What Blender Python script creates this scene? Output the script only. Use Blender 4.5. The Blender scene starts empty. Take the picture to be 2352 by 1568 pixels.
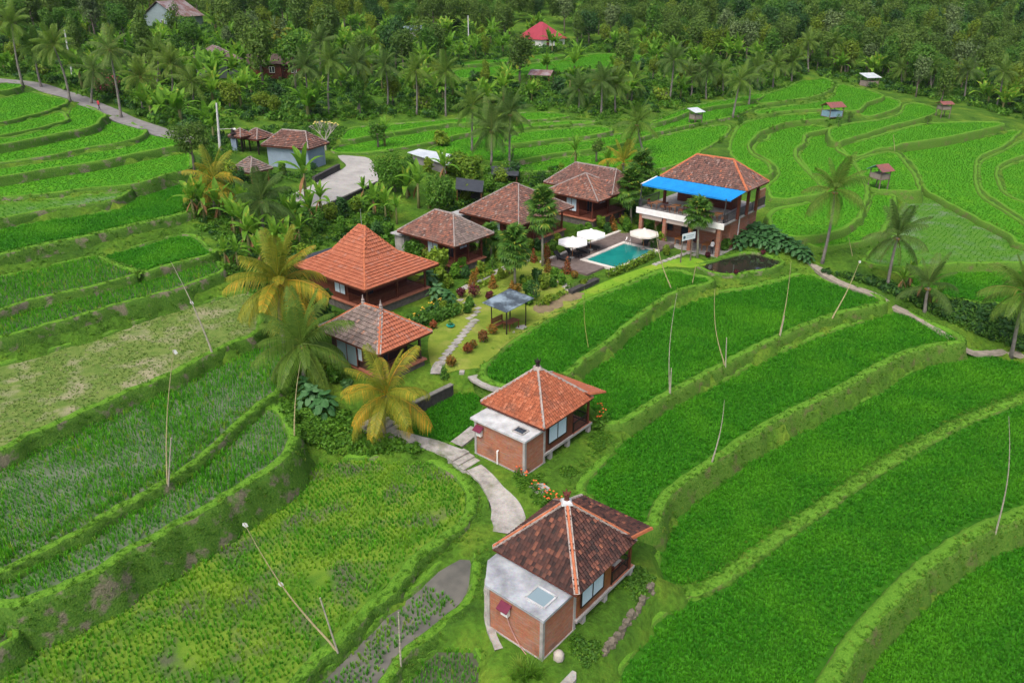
import bpy, bmesh, math, random
import numpy as np
from mathutils import Vector, Matrix
from mathutils.bvhtree import BVHTree
random.seed(7); rng = np.random.default_rng(7)
scene = bpy.context.scene
COL = scene.collection
R = math.radians

# ---------------------------------------------------------------- camera
CH, CP, CF = 30.0, 25.0, 1800.0            # height, pitch down, focal length in 2352-px units
cam_d = bpy.data.cameras.new('camera'); cam = bpy.data.objects.new('camera', cam_d); COL.objects.link(cam)
cam.location = (0, 0, CH); cam.rotation_euler = (R(90 - CP), 0, 0)
cam_d.sensor_width = 36.0; cam_d.lens = 36.0 * CF / 2352.0
cam_d.clip_start = 0.5; cam_d.clip_end = 3000
scene.camera = cam
# ---------------------------------------------------------------- sky and sun (bright overcast)
SUN_EL, SUN_AZ = 58.0, 205.0
w = bpy.data.worlds.new('World'); scene.world = w; w.use_nodes = True
nt = w.node_tree; bg = nt.nodes['Background']
sky = nt.nodes.new('ShaderNodeTexSky'); sky.sky_type = 'NISHITA'; sky.sun_disc = False
sky.sun_elevation = R(SUN_EL); sky.sun_rotation = R(SUN_AZ); sky.air_density = 0.45; sky.dust_density = 5.0; sky.ozone_density = 0.3
nt.links.new(sky.outputs[0], bg.inputs[0]); bg.inputs[1].default_value = 0.145
sd = bpy.data.lights.new('sun', 'SUN'); sd.energy = 0.85; sd.angle = R(32); sd.color = (1.0, 0.975, 0.94)
sun = bpy.data.objects.new('sun', sd); COL.objects.link(sun)
az = R(SUN_AZ); el = R(SUN_EL)
sdir = Vector((math.sin(az) * math.cos(el), math.cos(az) * math.cos(el), math.sin(el)))   # towards the sun
sun.rotation_euler = sdir.to_track_quat('Z', 'Y').to_euler()
vs = scene.view_settings
vs.view_transform = 'Standard'; vs.look = 'None'; vs.gamma = 1.0; vs.exposure = 0.92; vs.use_curve_mapping = False
cy = scene.cycles
cy.max_bounces = 5; cy.diffuse_bounces = 2; cy.glossy_bounces = 2; cy.transmission_bounces = 4; cy.transparent_max_bounces = 4
cy.use_denoising = True

# ---------------------------------------------------------------- camera maths: a pixel of the 2352 x 1568 photograph to a place
_cp, _sp = math.cos(R(CP)), math.sin(R(CP))
def ray(px, py):
    a = (px - 1176.0) / CF; b = (784.0 - py) / CF
    return Vector((a, _cp + b * _sp, -_sp + b * _cp))
def at(px, py, z):
    d = ray(px, py); return Vector((0, 0, CH)) + d * ((z - CH) / d.z)
def at_y(px, py, y):
    d = ray(px, py); return Vector((0, 0, CH)) + d * (y / d.y)

# ---------------------------------------------------------------- materials
MATS = {}
def nodes(name):
    m = bpy.data.materials.new(name); m.use_nodes = True
    n = m.node_tree; b = n.nodes['Principled BSDF']
    return m, n, b, n.nodes['Material Output']
def lk(n, a, b): n.links.new(a, b)
def node(n, t, **kw):
    x = n.nodes.new('ShaderNode' + t)
    for k, v in kw.items(): setattr(x, k, v)
    return x
def ramp(n, fac, stops):
    r = node(n, 'ValToRGB'); e = r.color_ramp.elements
    while len(e) < len(stops): e.new(0.5)
    for i, (p, c) in enumerate(stops):
        e[i].position = p; e[i].color = (*c, 1)
    if fac is not None: lk(n, fac, r.inputs[0])
    return r
def noise(n, scale, detail=4, vec=None, rough=0.6):
    t = node(n, 'TexNoise'); t.inputs['Scale'].default_value = scale; t.inputs['Detail'].default_value = detail
    t.inputs['Roughness'].default_value = rough
    if vec is not None: lk(n, vec, t.inputs['Vector'])
    return t
def mix(n, fac, a, b, mode='MIX'):
    x = node(n, 'Mix', data_type='RGBA', blend_type=mode)
    for s, i in ((fac, 0), (a, 6), (b, 7)):
        if hasattr(s, 'is_linked') or hasattr(s, 'links'): lk(n, s, x.inputs[i])
        elif i == 0: x.inputs[0].default_value = s
        else: x.inputs[i].default_value = (*s, 1)
    return x.outputs[2]
def wpos(n): return node(n, 'NewGeometry').outputs['Position']
def bump(n, b, h, strength=0.3, dist=0.03):
    x = node(n, 'Bump'); x.inputs['Strength'].default_value = strength; x.inputs['Distance'].default_value = dist
    lk(n, h, x.inputs['Height']); lk(n, x.outputs[0], b.inputs['Normal'])

def plain(name, c, rough=0.7, var=0.25, scale=6.0, bmp=0.25, metal=0.0, c2=None, spec=0.3):
    """one colour with blotches and fine grain"""
    if name in MATS: return MATS[name]
    m, n, b, o = nodes(name)
    t1 = noise(n, scale, 6, wpos(n)); t2 = noise(n, scale * 9, 3, wpos(n))
    c2 = c2 or tuple(x * (1 - var) for x in c); c1 = tuple(min(1, x * (1 + var * 0.6)) for x in c)
    r = ramp(n, t1.outputs[0], [(0.3, c2), (0.7, c1)])
    col = mix(n, 0.25, r.outputs[0], t2.outputs[1], 'OVERLAY')
    lk(n, col, b.inputs['Base Color']); b.inputs['Roughness'].default_value = rough; b.inputs['Metallic'].default_value = metal
    b.inputs['Specular IOR Level'].default_value = spec
    bump(n, b, t2.outputs[0], bmp)
    MATS[name] = m; return m

def leafy(name, dark, light, src='tint', accent=None, acc_at=0.9, trans=0.25, patch=0.0, patch_c=None, patch_lo=.45, patch_hi=.65):
    """foliage: colour from the face attribute 'tint' or from each instance, light passes through a little"""
    if name in MATS: return MATS[name]
    m, n, b, o = nodes(name)
    oi = node(n, 'ObjectInfo').outputs['Random']
    if src == 'tint':
        at_ = node(n, 'Attribute'); at_.attribute_name = 'tint'; f = at_.outputs['Fac']
        mm = node(n, 'Math', operation='MULTIPLY_ADD'); lk(n, oi, mm.inputs[0]); mm.inputs[1].default_value = 0.4; mm.inputs[2].default_value = -0.2
        ad = node(n, 'Math', operation='ADD', use_clamp=True); lk(n, f, ad.inputs[0]); lk(n, mm.outputs[0], ad.inputs[1]); f = ad.outputs[0]
    else: f = oi
    stops = [(0.0, dark), (0.85, light)]
    if accent: stops = [(0.0, dark), (acc_at - 0.1, light), (acc_at + 0.08, accent)]
    col = ramp(n, f, stops).outputs[0]
    if patch:
        t = noise(n, patch, 4, wpos(n)); pr_ = ramp(n, t.outputs[0], [(patch_lo, (0, 0, 0)), (patch_hi, (1, 1, 1))])
        col = mix(n, pr_.outputs[0], col, patch_c)
    b.inputs['Roughness'].default_value = 0.55; b.inputs['Specular IOR Level'].default_value = 0.25
    lk(n, col, b.inputs['Base Color'])
    tr = node(n, 'BsdfTranslucent'); lk(n, col, tr.inputs[0])
    mx = node(n, 'MixShader'); mx.inputs[0].default_value = trans
    lk(n, b.outputs[0], mx.inputs[1]); lk(n, tr.outputs[0], mx.inputs[2]); lk(n, mx.outputs[0], o.inputs[0])
    MATS[name] = m; return m

# ---------------------------------------------------------------- mesh collecting
class MB:
    def __init__(s): s.v = []; s.f = []; s.t = []
    def add(s, vs_, fs, tint=0.5):
        k = len(s.v); s.v += [tuple(q) for q in vs_]; s.f += [tuple(i + k for i in f) for f in fs]
        s.t += [tint] * len(fs) if not isinstance(tint, (list, np.ndarray)) else list(tint)
        return s
    def box(s, x0, y0, z0, x1, y1, z1, tint=0.5):
        v = [(x, y, z) for z in (z0, z1) for y in (y0, y1) for x in (x0, x1)]
        return s.add(v, [(0, 2, 3, 1), (4, 5, 7, 6), (0, 1, 5, 4), (2, 6, 7, 3), (0, 4, 6, 2), (1, 3, 7, 5)], tint)
    def bar(s, a, b, w, h=None, tint=0.5):
        """a beam of rectangular section from a to b"""
        a, b = Vector(a), Vector(b); h = h or w; d = (b - a)
        if d.length < 1e-6: return s
        d.normalize(); up = Vector((0, 0, 1)) if abs(d.z) < 0.95 else Vector((1, 0, 0))
        x = d.cross(up).normalized(); y = x.cross(d).normalized()
        v = [p + x * sx * w / 2 + y * sy * h / 2 for p in (a, b) for sx, sy in ((-1, -1), (1, -1), (1, 1), (-1, 1))]
        return s.add(v, [(3, 2, 1, 0), (4, 5, 6, 7), (0, 1, 5, 4), (1, 2, 6, 5), (2, 3, 7, 6), (3, 0, 4, 7)], tint)
    def tube(s, pts, radii, n=8, tint=0.5, caps=True):
        pts = [Vector(p) for p in pts]; rings = []
        if not isinstance(radii, (list, tuple)): radii = [radii] * len(pts)
        for i, p in enumerate(pts):
            d = (pts[min(i + 1, len(pts) - 1)] - pts[max(i - 1, 0)]).normalized()
            up = Vector((0, 1, 0)) if abs(d.y) < 0.9 else Vector((1, 0, 0))
            x = d.cross(up).normalized(); y = d.cross(x).normalized()
            rings.append([p + (x * math.cos(2 * math.pi * k / n) + y * math.sin(2 * math.pi * k / n)) * radii[i] for k in range(n)])
        v = [q for r in rings for q in r]; f = []
        for i in range(len(pts) - 1):
            for k in range(n):
                f.append((i * n + k, i * n + (k + 1) % n, (i + 1) * n + (k + 1) % n, (i + 1) * n + k))
        if caps: f += [tuple(range(n))[::-1], tuple(range((len(pts) - 1) * n, len(pts) * n))]
        return s.add(v, f, tint)
    def lathe(s, prof, n=12, c=(0, 0, 0), tint=0.5):
        v = []; f = []
        for r, z in prof: v += [(c[0] + r * math.cos(2 * math.pi * k / n), c[1] + r * math.sin(2 * math.pi * k / n), c[2] + z) for k in range(n)]
        for i in range(len(prof) - 1):
            for k in range(n): f.append((i * n + k, i * n + (k + 1) % n, (i + 1) * n + (k + 1) % n, (i + 1) * n + k))
        f += [tuple(range(n))[::-1], tuple(range((len(prof) - 1) * n, len(prof) * n))]
        return s.add(v, f, tint)
    def slab(s, poly, dz, tint=0.5):
        """closed prism: polygon of 3-D points extruded down by dz"""
        n = len(poly); v = [tuple(p) for p in poly] + [(p[0], p[1], p[2] - dz) for p in poly]
        f = [tuple(range(n)), tuple(range(n, 2 * n))[::-1]] + [(i, i + n, (i + 1) % n + n, (i + 1) % n) for i in range(n)]
        return s.add(v, f, tint)
    def mesh(s, name, mat, smooth=False, tint=False):
        me = bpy.data.meshes.new(name); me.from_pydata(s.v, [], s.f); me.materials.append(mat)
        if tint:
            a = me.attributes.new('tint', 'FLOAT', 'FACE'); a.data.foreach_set('value', np.array(s.t, dtype=np.float32))
        if smooth: me.polygons.foreach_set('use_smooth', [True] * len(me.polygons))
        me.update(); return me
    def build(s, name, mat, parent=None, smooth=False, tint=False):
        return link(name, s.mesh(name, mat, smooth, tint), parent)
def link(name, data, parent=None, loc=None, rz=None, sc=None):
    o = bpy.data.objects.new(name, data); COL.objects.link(o)
    if parent is not None: o.parent = parent
    if loc is not None: o.location = loc
    if rz is not None: o.rotation_euler = (0, 0, rz)
    if sc is not None: o.scale = (sc, sc, sc) if not hasattr(sc, '__len__') else sc
    return o
def tag(o, label=None, cat=None, group=None, kind=None):
    for k, v in (('label', label), ('category', cat), ('group', group), ('kind', kind)):
        if v: o[k] = v
    return o
def thing(name, label, cat, loc=(0, 0, 0), rz=0.0, group=None, sc=None):
    return tag(link(name, None, None, loc, rz, sc), label, cat, group)
def copy_tree(o, parent=None):
    c = o.copy(); COL.objects.link(c); c.parent = parent
    for ch in o.children: copy_tree(ch, c)
    return c
HIDDEN = []
def proto(name, me):
    """an object kept out of the scene, used only as the unit of a scattered crop"""
    o = bpy.data.objects.new(name, me); HIDDEN.append(o); return o

def scatter(name, pts, rz, sc, units, label, cat=None):
    """stuff: one object that carries many copies of a unit (crop, grass, undergrowth)"""
    me = bpy.data.meshes.new(name); me.from_pydata([tuple(p) for p in pts], [], [])
    a = me.attributes.new('rz', 'FLOAT', 'POINT'); a.data.foreach_set('value', np.asarray(rz, np.float32))
    a = me.attributes.new('sc', 'FLOAT', 'POINT'); a.data.foreach_set('value', np.asarray(sc, np.float32))
    o = link(name, me); tag(o, label, cat, kind='stuff')
    g = bpy.data.node_groups.new(name, 'GeometryNodeTree')
    g.interface.new_socket('Geometry', in_out='INPUT', socket_type='NodeSocketGeometry')
    g.interface.new_socket('Geometry', in_out='OUTPUT', socket_type='NodeSocketGeometry')
    N = g.nodes; gi = N.new('NodeGroupInput'); go = N.new('NodeGroupOutput')
    coll = bpy.data.collections.new(name + '_units')
    for u in units: coll.objects.link(u)
    ci = N.new('GeometryNodeCollectionInfo'); ci.inputs['Collection'].default_value = coll
    ci.inputs['Separate Children'].default_value = True; ci.inputs['Reset Children'].default_value = True
    ip = N.new('GeometryNodeInstanceOnPoints')
    ip.inputs['Pick Instance'].default_value = True
    na = N.new('GeometryNodeInputNamedAttribute'); na.data_type = 'FLOAT'; na.inputs[0].default_value = 'rz'
    ns = N.new('GeometryNodeInputNamedAttribute'); ns.data_type = 'FLOAT'; ns.inputs[0].default_value = 'sc'
    cx = N.new('ShaderNodeCombineXYZ'); L = g.links.new
    L(na.outputs[0], cx.inputs[2]); L(gi.outputs[0], ip.inputs['Points']); L(ci.outputs[0], ip.inputs['Instance'])
    L(cx.outputs[0], ip.inputs['Rotation']); L(ns.outputs[0], ip.inputs['Scale']); L(ip.outputs[0], go.inputs[0])
    o.modifiers.new('scatter', 'NODES').node_group = g
    return o
# ================================================================ TERRACES
def sh(line, dy, dx=0): return [(x + dx, y + dy) for x, y in line]
def ext(line):
    (x0, y0), (x1, y1) = line[0], line[1]; t = (-260 - x0) / (x1 - x0)
    return [(-260, y0 + (y1 - y0) * t * 0.8)] + line
A = {  # outer edge of each dike of the left-hand terraces, from the left of the picture to its right end
 1: [(0, 212), (25, 208), (48, 200)],
 2: [(0, 284), (55, 271), (109, 257), (150, 238)],
 3: [(0, 314), (82, 298), (123, 287), (150, 278)],
 4: [(0, 336), (82, 320), (164, 303), (205, 295), (227, 278), (240, 266)],
 5: [(0, 377), (96, 364), (191, 344), (273, 331), (316, 318), (330, 303)],
 6: [(0, 410), (109, 391), (219, 375), (301, 358), (370, 344), (420, 334)],
 7: [(0, 457), (82, 452), (191, 438), (287, 430), (328, 422), (369, 408), (430, 393)],
 71: [(0, 506), (109, 485), (219, 471), (268, 459), (296, 440)],
 8: [(0, 588), (82, 569), (191, 547), (273, 528), (391, 501), (430, 490)],
 9: [(0, 635), (110, 612), (219, 588), (246, 577), (314, 564), (380, 543), (415, 536)],
 10: [(0, 717), (82, 690), (191, 668), (273, 646), (328, 629), (383, 616), (488, 588)],
 11: [(0, 780), (137, 742), (273, 703), (383, 673), (500, 632)],
 12: [(0, 837), (82, 815), (153, 793), (246, 768), (300, 744), (383, 717), (492, 687), (560, 668)],
 13: [(0, 1037), (38, 1017), (109, 985), (186, 952), (273, 914), (383, 867), (492, 812), (574, 777)],
 14: [(0, 1317), (77, 1281), (131, 1254), (197, 1216), (235, 1192), (273, 1171), (328, 1140), (383, 1108), (410, 1091), (465, 1050), (519, 998), (560, 963), (605, 925)],
 15: [(0, 1390), (55, 1380), (109, 1362), (164, 1341), (219, 1314), (273, 1276), (328, 1248), (383, 1216), (451, 1180), (519, 1139), (575, 1104), (625, 1074)],
}
BANK = {1: 15, 2: 7, 3: 6, 4: 16, 5: 11, 6: 18, 7: 12, 71: 22, 8: 33, 9: 4, 10: 18, 11: 40, 12: 5, 13: 34, 14: 14, 15: 92}
def up_of(k): return sh(ext(A[k]), BANK[k])          # foot of the bank below dike k
def lo_of(k, dw=4): return sh(ext(A[k]), -dw)        # inner edge of dike k
def strip(u, l): return u + l[::-1]
FIELDS = []   # key, level, outline, dike width, dike height, bank depth, crop
def field(key, z, poly, w=0.7, h=0.18, drop=1.6, crop='dense'): FIELDS.append((key, z, poly, w, h, max(drop, 2.0) if key[0] == 'Q' else drop, crop))
# left side, from the far top down to the near ones
field('L1', 12.9, strip([(-260, 225), (0, 194), (46, 190)], lo_of(1, 3)), .6, .15, 1.2, 'far')
field('L2', 12.0, strip(up_of(1) + [(70, 212), (110, 222), (140, 228)], lo_of(2, 3)), .6, .15, .7, 'far')
field('L3', 11.6, strip(up_of(2)[:-1] + [(138, 258)], lo_of(3, 3)), .6, .15, .6, 'far')
field('L4', 11.3, strip([(-260, 340)] + sh(A[3], 6) + [(160, 262), (172, 240), (200, 246), (232, 262)], lo_of(4, 3)), .6, .15, 1.2, 'far')
field('L5', 10.4, strip(up_of(4) + [(270, 272), (300, 285), (322, 296)], lo_of(5, 3)), .6, .15, .9, 'far')
field('L6', 9.9, strip(up_of(5) + [(345, 308), (400, 322)], lo_of(6, 3)), .6, .15, 1.1, 'far')
field('L7', 9.0, strip(up_of(6) + [(432, 352), (436, 374)], lo_of(7, 4)), .6, .16, 1.6, 'far')
field('L71', 8.5, strip(sh(ext(A[7]), 12)[:5] + [(289, 438)], lo_of(71, 4)), .55, .16, 1.2, 'farwet')
field('L8', 7.6, strip(up_of(71)[:-1] + [(300, 458), (335, 442), (380, 424), (420, 412), (440, 440), (425, 470)], lo_of(8, 5)), 1.1, .2, 1.7, 'dense')
field('L9', 6.05, strip(up_of(9)[:4] + [(238, 604), (318, 632)], lo_of(10, 5)[:6] + [(318, 634)]), .55, .2, 1.0, 'wetdense')
field('L9b', 6.1, [(240, 592), (262, 582), (318, 569), (384, 549), (420, 542), (448, 548), (474, 572), (484, 584), (383, 609), (345, 621), (322, 624)], .55, .2, 1.0, 'dense')
field('L10', 5.35, strip(up_of(10) + [(498, 612)], lo_of(11, 5)), .6, .2, 1.9, 'wetdense')
field('Ldry', 3.7, strip(up_of(12) + [(585, 690), (590, 740)], lo_of(13, 8)), .8, .25, 1.5, 'dry')
field('Lw1', 2.75, strip(up_of(13) + [(640, 790), (672, 830), (668, 862), (640, 892)], lo_of(14, 9)), .7, .25, .9, 'wet')
field('Lw2', 2.3, strip(up_of(14)[:-1] + [(570, 980), (612, 946), (634, 952), (652, 985), (660, 1010), (640, 1052)], lo_of(15, 8)), .9, .28, 3.0, 'wet')
field('Lc', 1.3, [(-260, 1470), (0, 1408), (40, 1404), (52, 1414), (28, 1456), (0, 1482), (-260, 1560)], .5, .2, 1.6, 'wetdense')
field('Ly', 0.1, [(-260, 1690), (0, 1540), (109, 1472), (191, 1426), (279, 1382), (391, 1314), (465, 1272), (547, 1220), (612, 1168), (690, 1105), (735, 1062), (838, 1056), (961, 1062), (1018, 1082), (1056, 1112), (1068, 1150), (1062, 1190), (1000, 1238), (945, 1275), (900, 1330), (850, 1380), (770, 1460), (725, 1500), (660, 1566), (560, 1680), (-260, 1900)], .95, .25, 1.2, 'yellow')
field('Ls1', -.45, [(1080, 1268), (1030, 1290), (967, 1350), (915, 1392), (852, 1452), (797, 1510), (748, 1556), (640, 1680), (800, 1680), (880, 1548), (918, 1500), (952, 1468), (1008, 1426), (1062, 1378), (1080, 1330)], .75, .22, 1.1, 'mud')
field('Ls2', -1.05, [(1056, 1468), (988, 1510), (947, 1548), (880, 1680), (1130, 1680), (1115, 1568), (1090, 1500)], .6, .2, 1.2, 'wetdense')
field('S0', 0.6, [(932, 986), (946, 956), (1000, 922), (1056, 898), (1095, 897), (1128, 908), (1104, 940), (1090, 984), (1040, 1018), (985, 1012)], .45, .15, .8, 'dense')
field('pond', 1.72, [(1612, 614), (1645, 600), (1720, 583), (1768, 593), (1793, 603), (1770, 616), (1720, 624), (1655, 630)], .6, .2, 1.0, 'pond')
# right side below the garden
field('R1', 2.0, [(1118, 852), (1150, 812), (1230, 757), (1330, 702), (1430, 662), (1530, 624), (1590, 634), (1630, 646), (1580, 658), (1535, 674), (1492, 700), (1442, 738), (1392, 782), (1332, 822), (1300, 852), (1240, 884), (1190, 884), (1140, 878)], .7, .2, 1.3, 'dense')
field('R2', 1.0, [(1320, 880), (1342, 858), (1400, 818), (1450, 772), (1500, 734), (1560, 704), (1640, 678), (1720, 665), (1800, 645), (1850, 632), (1900, 648), (1960, 666), (2020, 690), (1975, 704), (1895, 726), (1835, 747), (1785, 770), (1725, 795), (1662, 830), (1612, 855), (1552, 886), (1492, 920), (1440, 955), (1400, 970), (1360, 940)], .8, .22, 1.5, 'dense')
field('R3', 0.0, [(1345, 1118), (1400, 1056), (1440, 1004), (1480, 974), (1540, 936), (1600, 903), (1680, 868), (1740, 834), (1800, 808), (1900, 768), (1980, 742), (2060, 716), (2120, 742), (2200, 780), (2140, 790), (2075, 806), (2004, 840), (1944, 875), (1864, 915), (1792, 950), (1712, 995), (1632, 1050), (1572, 1090), (1520, 1130), (1492, 1170), (1480, 1205), (1440, 1190), (1370, 1150)], .95, .25, 2.0, 'dense')
field('R4', -1.45, [(1520, 1252), (1560, 1184), (1640, 1104), (1700, 1064), (1800, 1014), (1900, 959), (2000, 913), (2080, 863), (2150, 828), (2235, 808), (2300, 822), (2420, 850), (2420, 885), (2352, 908), (2275, 932), (2194, 967), (2094, 1021), (1994, 1081), (1894, 1151), (1794, 1221), (1714, 1281), (1634, 1336), (1590, 1350), (1535, 1345), (1518, 1315)], .75, .14, .6, 'dense')
field('R5', -1.6, [(1565, 1385), (1600, 1374), (1645, 1358), (1722, 1304), (1802, 1244), (1902, 1174), (2002, 1104), (2102, 1044), (2202, 988), (2282, 952), (2352, 926), (2440, 895), (2440, 1130), (2352, 1160), (2270, 1190), (2190, 1230), (2090, 1304), (2010, 1384), (1940, 1464), (1870, 1568), (1800, 1680), (1360, 1680), (1400, 1580), (1445, 1520), (1500, 1440)], 1.2, .25, 2.2, 'dense')
field('R6', -3.25, [(2352, 1230), (2290, 1266), (2200, 1326), (2100, 1406), (2000, 1506), (1945, 1572), (1880, 1680), (2520, 1680), (2520, 1180)], .8, .2, 1.2, 'dense')
# right, beyond the footpath
field('Q0', 1.0, [(2090, 640), (2200, 624), (2352, 616), (2480, 612), (2480, 690), (2352, 700), (2220, 690), (2130, 672)], .6, .2, 1.0, 'dense')
field('Q1', 1.9, [(1990, 602), (2030, 560), (2056, 520), (2068, 484), (2112, 446), (2160, 466), (2212, 494), (2265, 522), (2321, 550), (2440, 610), (2352, 603), (2200, 604), (2080, 612)], .7, .2, 1.2, 'farwet')
field('QC', 2.9, [(1868, 556), (1915, 549), (1955, 532), (1984, 506), (2002, 466), (2008, 448), (2046, 450), (2046, 476), (2032, 510), (2008, 541), (1962, 557), (1871, 568)], .7, .2, 1.3, 'far')
field('QD', 3.4, [(1966, 374), (2012, 356), (2053, 352), (2078, 380), (2095, 402), (2104, 426), (2108, 438), (2055, 438), (2012, 436), (1996, 428), (1984, 400)], .6, .2, 1.0, 'far')
field('QB', 3.6, [(1905, 306), (1864, 317), (1857, 334), (1843, 347), (1840, 360), (1858, 386), (1897, 444), (1884, 458), (1840, 472), (1790, 482), (1772, 505), (1800, 538), (1857, 543), (1905, 534), (1940, 520), (1965, 500), (1982, 460), (1986, 435), (1972, 400), (1956, 374), (1928, 342)], .7, .2, 1.2, 'far')
field('QA', 4.3, [(1893, 293), (1857, 289), (1812, 294), (1776, 306), (1766, 322), (1746, 326), (1735, 342), (1744, 356), (1772, 370), (1792, 392), (1786, 412), (1768, 428), (1782, 456), (1839, 451), (1886, 438), (1840, 384), (1822, 360), (1825, 341), (1841, 327), (1848, 308), (1898, 297)], .7, .2, 1.3, 'far')
field('QK', 3.7, [(1928, 340), (1990, 322), (2045, 306), (2116, 288), (2200, 282), (2300, 284), (2256, 297), (2149, 319), (2067, 330), (2050, 337), (2010, 343), (1960, 360)], .7, .2, 1.4, 'far')
field('QJ', 2.4, [(2075, 350), (2150, 338), (2258, 317), (2313, 304), (2338, 302), (2298, 336), (2244, 362), (2236, 397), (2239, 430), (2254, 456), (2298, 484), (2350, 518), (2440, 575), (2352, 563), (2324, 540), (2268, 512), (2215, 484), (2163, 456), (2132, 438), (2122, 420), (2112, 395), (2094, 370)], .6, .2, 1.0, 'far')
field('QE', 2.0, [(2352, 324), (2312, 346), (2260, 371), (2252, 397), (2256, 427), (2270, 446), (2312, 474), (2352, 501), (2440, 548), (2440, 510), (2352, 468), (2312, 450), (2296, 436), (2284, 401), (2296, 376), (2352, 356), (2440, 336), (2440, 300)], .6, .2, 1.0, 'far')
field('QG', 1.5, [(2352, 372), (2310, 387), (2299, 401), (2310, 433), (2322, 452), (2352, 468), (2440, 498), (2440, 355)], .6, .2, 1.0, 'far')
field('QU', 4.5, [(1985, 281), (2025, 276), (2068, 263), (2082, 242), (2116, 240), (2150, 254), (2116, 271), (2040, 290), (1985, 307), (1930, 323), (1920, 328), (1908, 300), (1950, 286)], .6, .2, 1.1, 'far')
field('QL', 5.1, [(1985, 267), (2020, 261), (2055, 249), (2064, 235), (2040, 225), (2000, 222), (1975, 245)], .6, .2, 1.0, 'far')
field('QM', 5.8, [(1745, 254), (1825, 243), (1874, 236), (1914, 223), (1928, 196), (1960, 201), (2025, 220), (1985, 238), (1962, 255), (1890, 251), (1794, 256), (1745, 263)], .6, .2, 1.0, 'far')
field('QN', 6.4, [(1748, 237), (1820, 229), (1868, 221), (1900, 208), (1910, 192), (1898, 183), (1860, 180), (1800, 205), (1748, 222)], .6, .2, 1.0, 'far')
field('QH', 5.2, [(1700, 292), (1741, 275), (1794, 267), (1885, 261), (1898, 272), (1857, 276), (1806, 281), (1764, 294), (1736, 308), (1716, 332), (1724, 355), (1754, 372), (1766, 390), (1755, 405), (1700, 372), (1680, 340)], .6, .2, 1.2, 'far')
field('M4', 5.4, [(1164, 383), (1273, 366), (1369, 355), (1437, 339), (1492, 322), (1569, 303), (1629, 292), (1672, 290), (1655, 318), (1610, 345), (1570, 372), (1500, 390), (1420, 400), (1300, 392), (1164, 396)], .6, .2, 1.0, 'far')
field('M3', 6.0, [(1164, 343), (1273, 332), (1357, 324), (1412, 311), (1490, 298), (1545, 279), (1605, 259), (1680, 244), (1738, 234), (1736, 244), (1680, 268), (1629, 278), (1569, 290), (1492, 309), (1437, 326), (1369, 342), (1273, 353), (1164, 370)], .6, .2, 1.0, 'far')
field('M2', 6.6, [(1180, 311), (1213, 304), (1295, 297), (1372, 291), (1402, 300), (1355, 312), (1273, 320), (1164, 331)], .55, .2, .9, 'far')
field('M1', 7.0, [(1195, 287), (1295, 280), (1350, 280), (1372, 282), (1295, 287), (1213, 293), (1190, 298)], .5, .2, .9, 'far')
field('M0', 7.3, [(1180, 264), (1230, 259), (1290, 263), (1297, 270), (1195, 277)], .5, .2, .9, 'far')
field('M5', 6.6, [(1495, 285), (1545, 262), (1600, 243), (1690, 227), (1745, 216), (1742, 227), (1680, 238), (1600, 252), (1543, 272)], .5, .2, .9, 'far')
field('P2', 6.9, [(770, 341), (845, 325), (930, 311), (1030, 294), (1080, 291), (1080, 305), (1047, 311), (978, 329), (861, 349), (780, 352)], .55, .2, .9, 'far')
field('P1', 7.5, [(790, 322), (800, 300), (850, 290), (950, 283), (1030, 276), (1090, 272), (1085, 283), (1030, 284), (929, 300), (842, 314)], .55, .2, .9, 'far')
field('P3', 6.3, [(990, 342), (1050, 322), (1080, 317), (1160, 312), (1160, 372), (1080, 362), (1000, 350)], .55, .2, .9, 'far')
field('T1', 10.2, [(1050, 180), (1200, 174), (1330, 163), (1430, 150), (1480, 130), (1400, 124), (1310, 132), (1290, 139), (1190, 150), (1060, 160)], .6, .2, .8, 'far')
field('T2', 10.9, [(1062, 150), (1190, 141), (1290, 130), (1270, 126), (1180, 134), (1066, 144)], .6, .2, .9, 'far')

def catmull(pts, n, closed=True):
    P = np.array(pts, float); m = len(P); out = []
    for i in range(m if closed else m - 1):
        if closed: a, b, c, d = P[i - 1], P[i], P[(i + 1) % m], P[(i + 2) % m]
        else: a, b, c, d = P[max(i - 1, 0)], P[i], P[i + 1], P[min(i + 2, m - 1)]
        for t in np.linspace(0, 1, n, endpoint=False):
            t2, t3 = t * t, t * t * t
            out.append(.5 * (2 * b + (c - a) * t + (2 * a - 5 * b + 4 * c - d) * t2 + (3 * b - a - 3 * c + d) * t3))
    if not closed: out.append(P[-1])
    return np.array(out)
def resample(P, ds, closed=True):
    Q = np.vstack([P, P[:1]]) if closed else P
    seg = np.linalg.norm(np.diff(Q, axis=0), axis=1); s = np.concatenate([[0], np.cumsum(seg)])
    n = max(4, int(s[-1] / ds)); t = np.linspace(0, s[-1], n, endpoint=not closed)
    return np.stack([np.interp(t, s, Q[:, k]) for k in range(Q.shape[1])], 1)
def inside(poly, X, Y):
    r = np.zeros(X.shape, bool); n = len(poly); j = n - 1
    for i in range(n):
        xi, yi = poly[i]; xj, yj = poly[j]
        c = ((yi > Y) != (yj > Y)) & (X < (xj - xi) * (Y - yi) / ((yj - yi) if abs(yj - yi) > 1e-9 else 1e-9) + xi)
        r ^= c; j = i
    return r
def vnoise(x, y, s, seed=0):
    """cheap smooth noise from sines"""
    k = seed * 1.7
    return (np.sin(x * s + k) * np.cos(y * s * 1.13 - k * 2) + np.sin(x * s * 2.3 + y * s * 1.7 + k * 3) * .5 + np.sin(y * s * 3.1 - x * s * 1.1 + k) * .3) / 1.8
WORLDF = []
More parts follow.
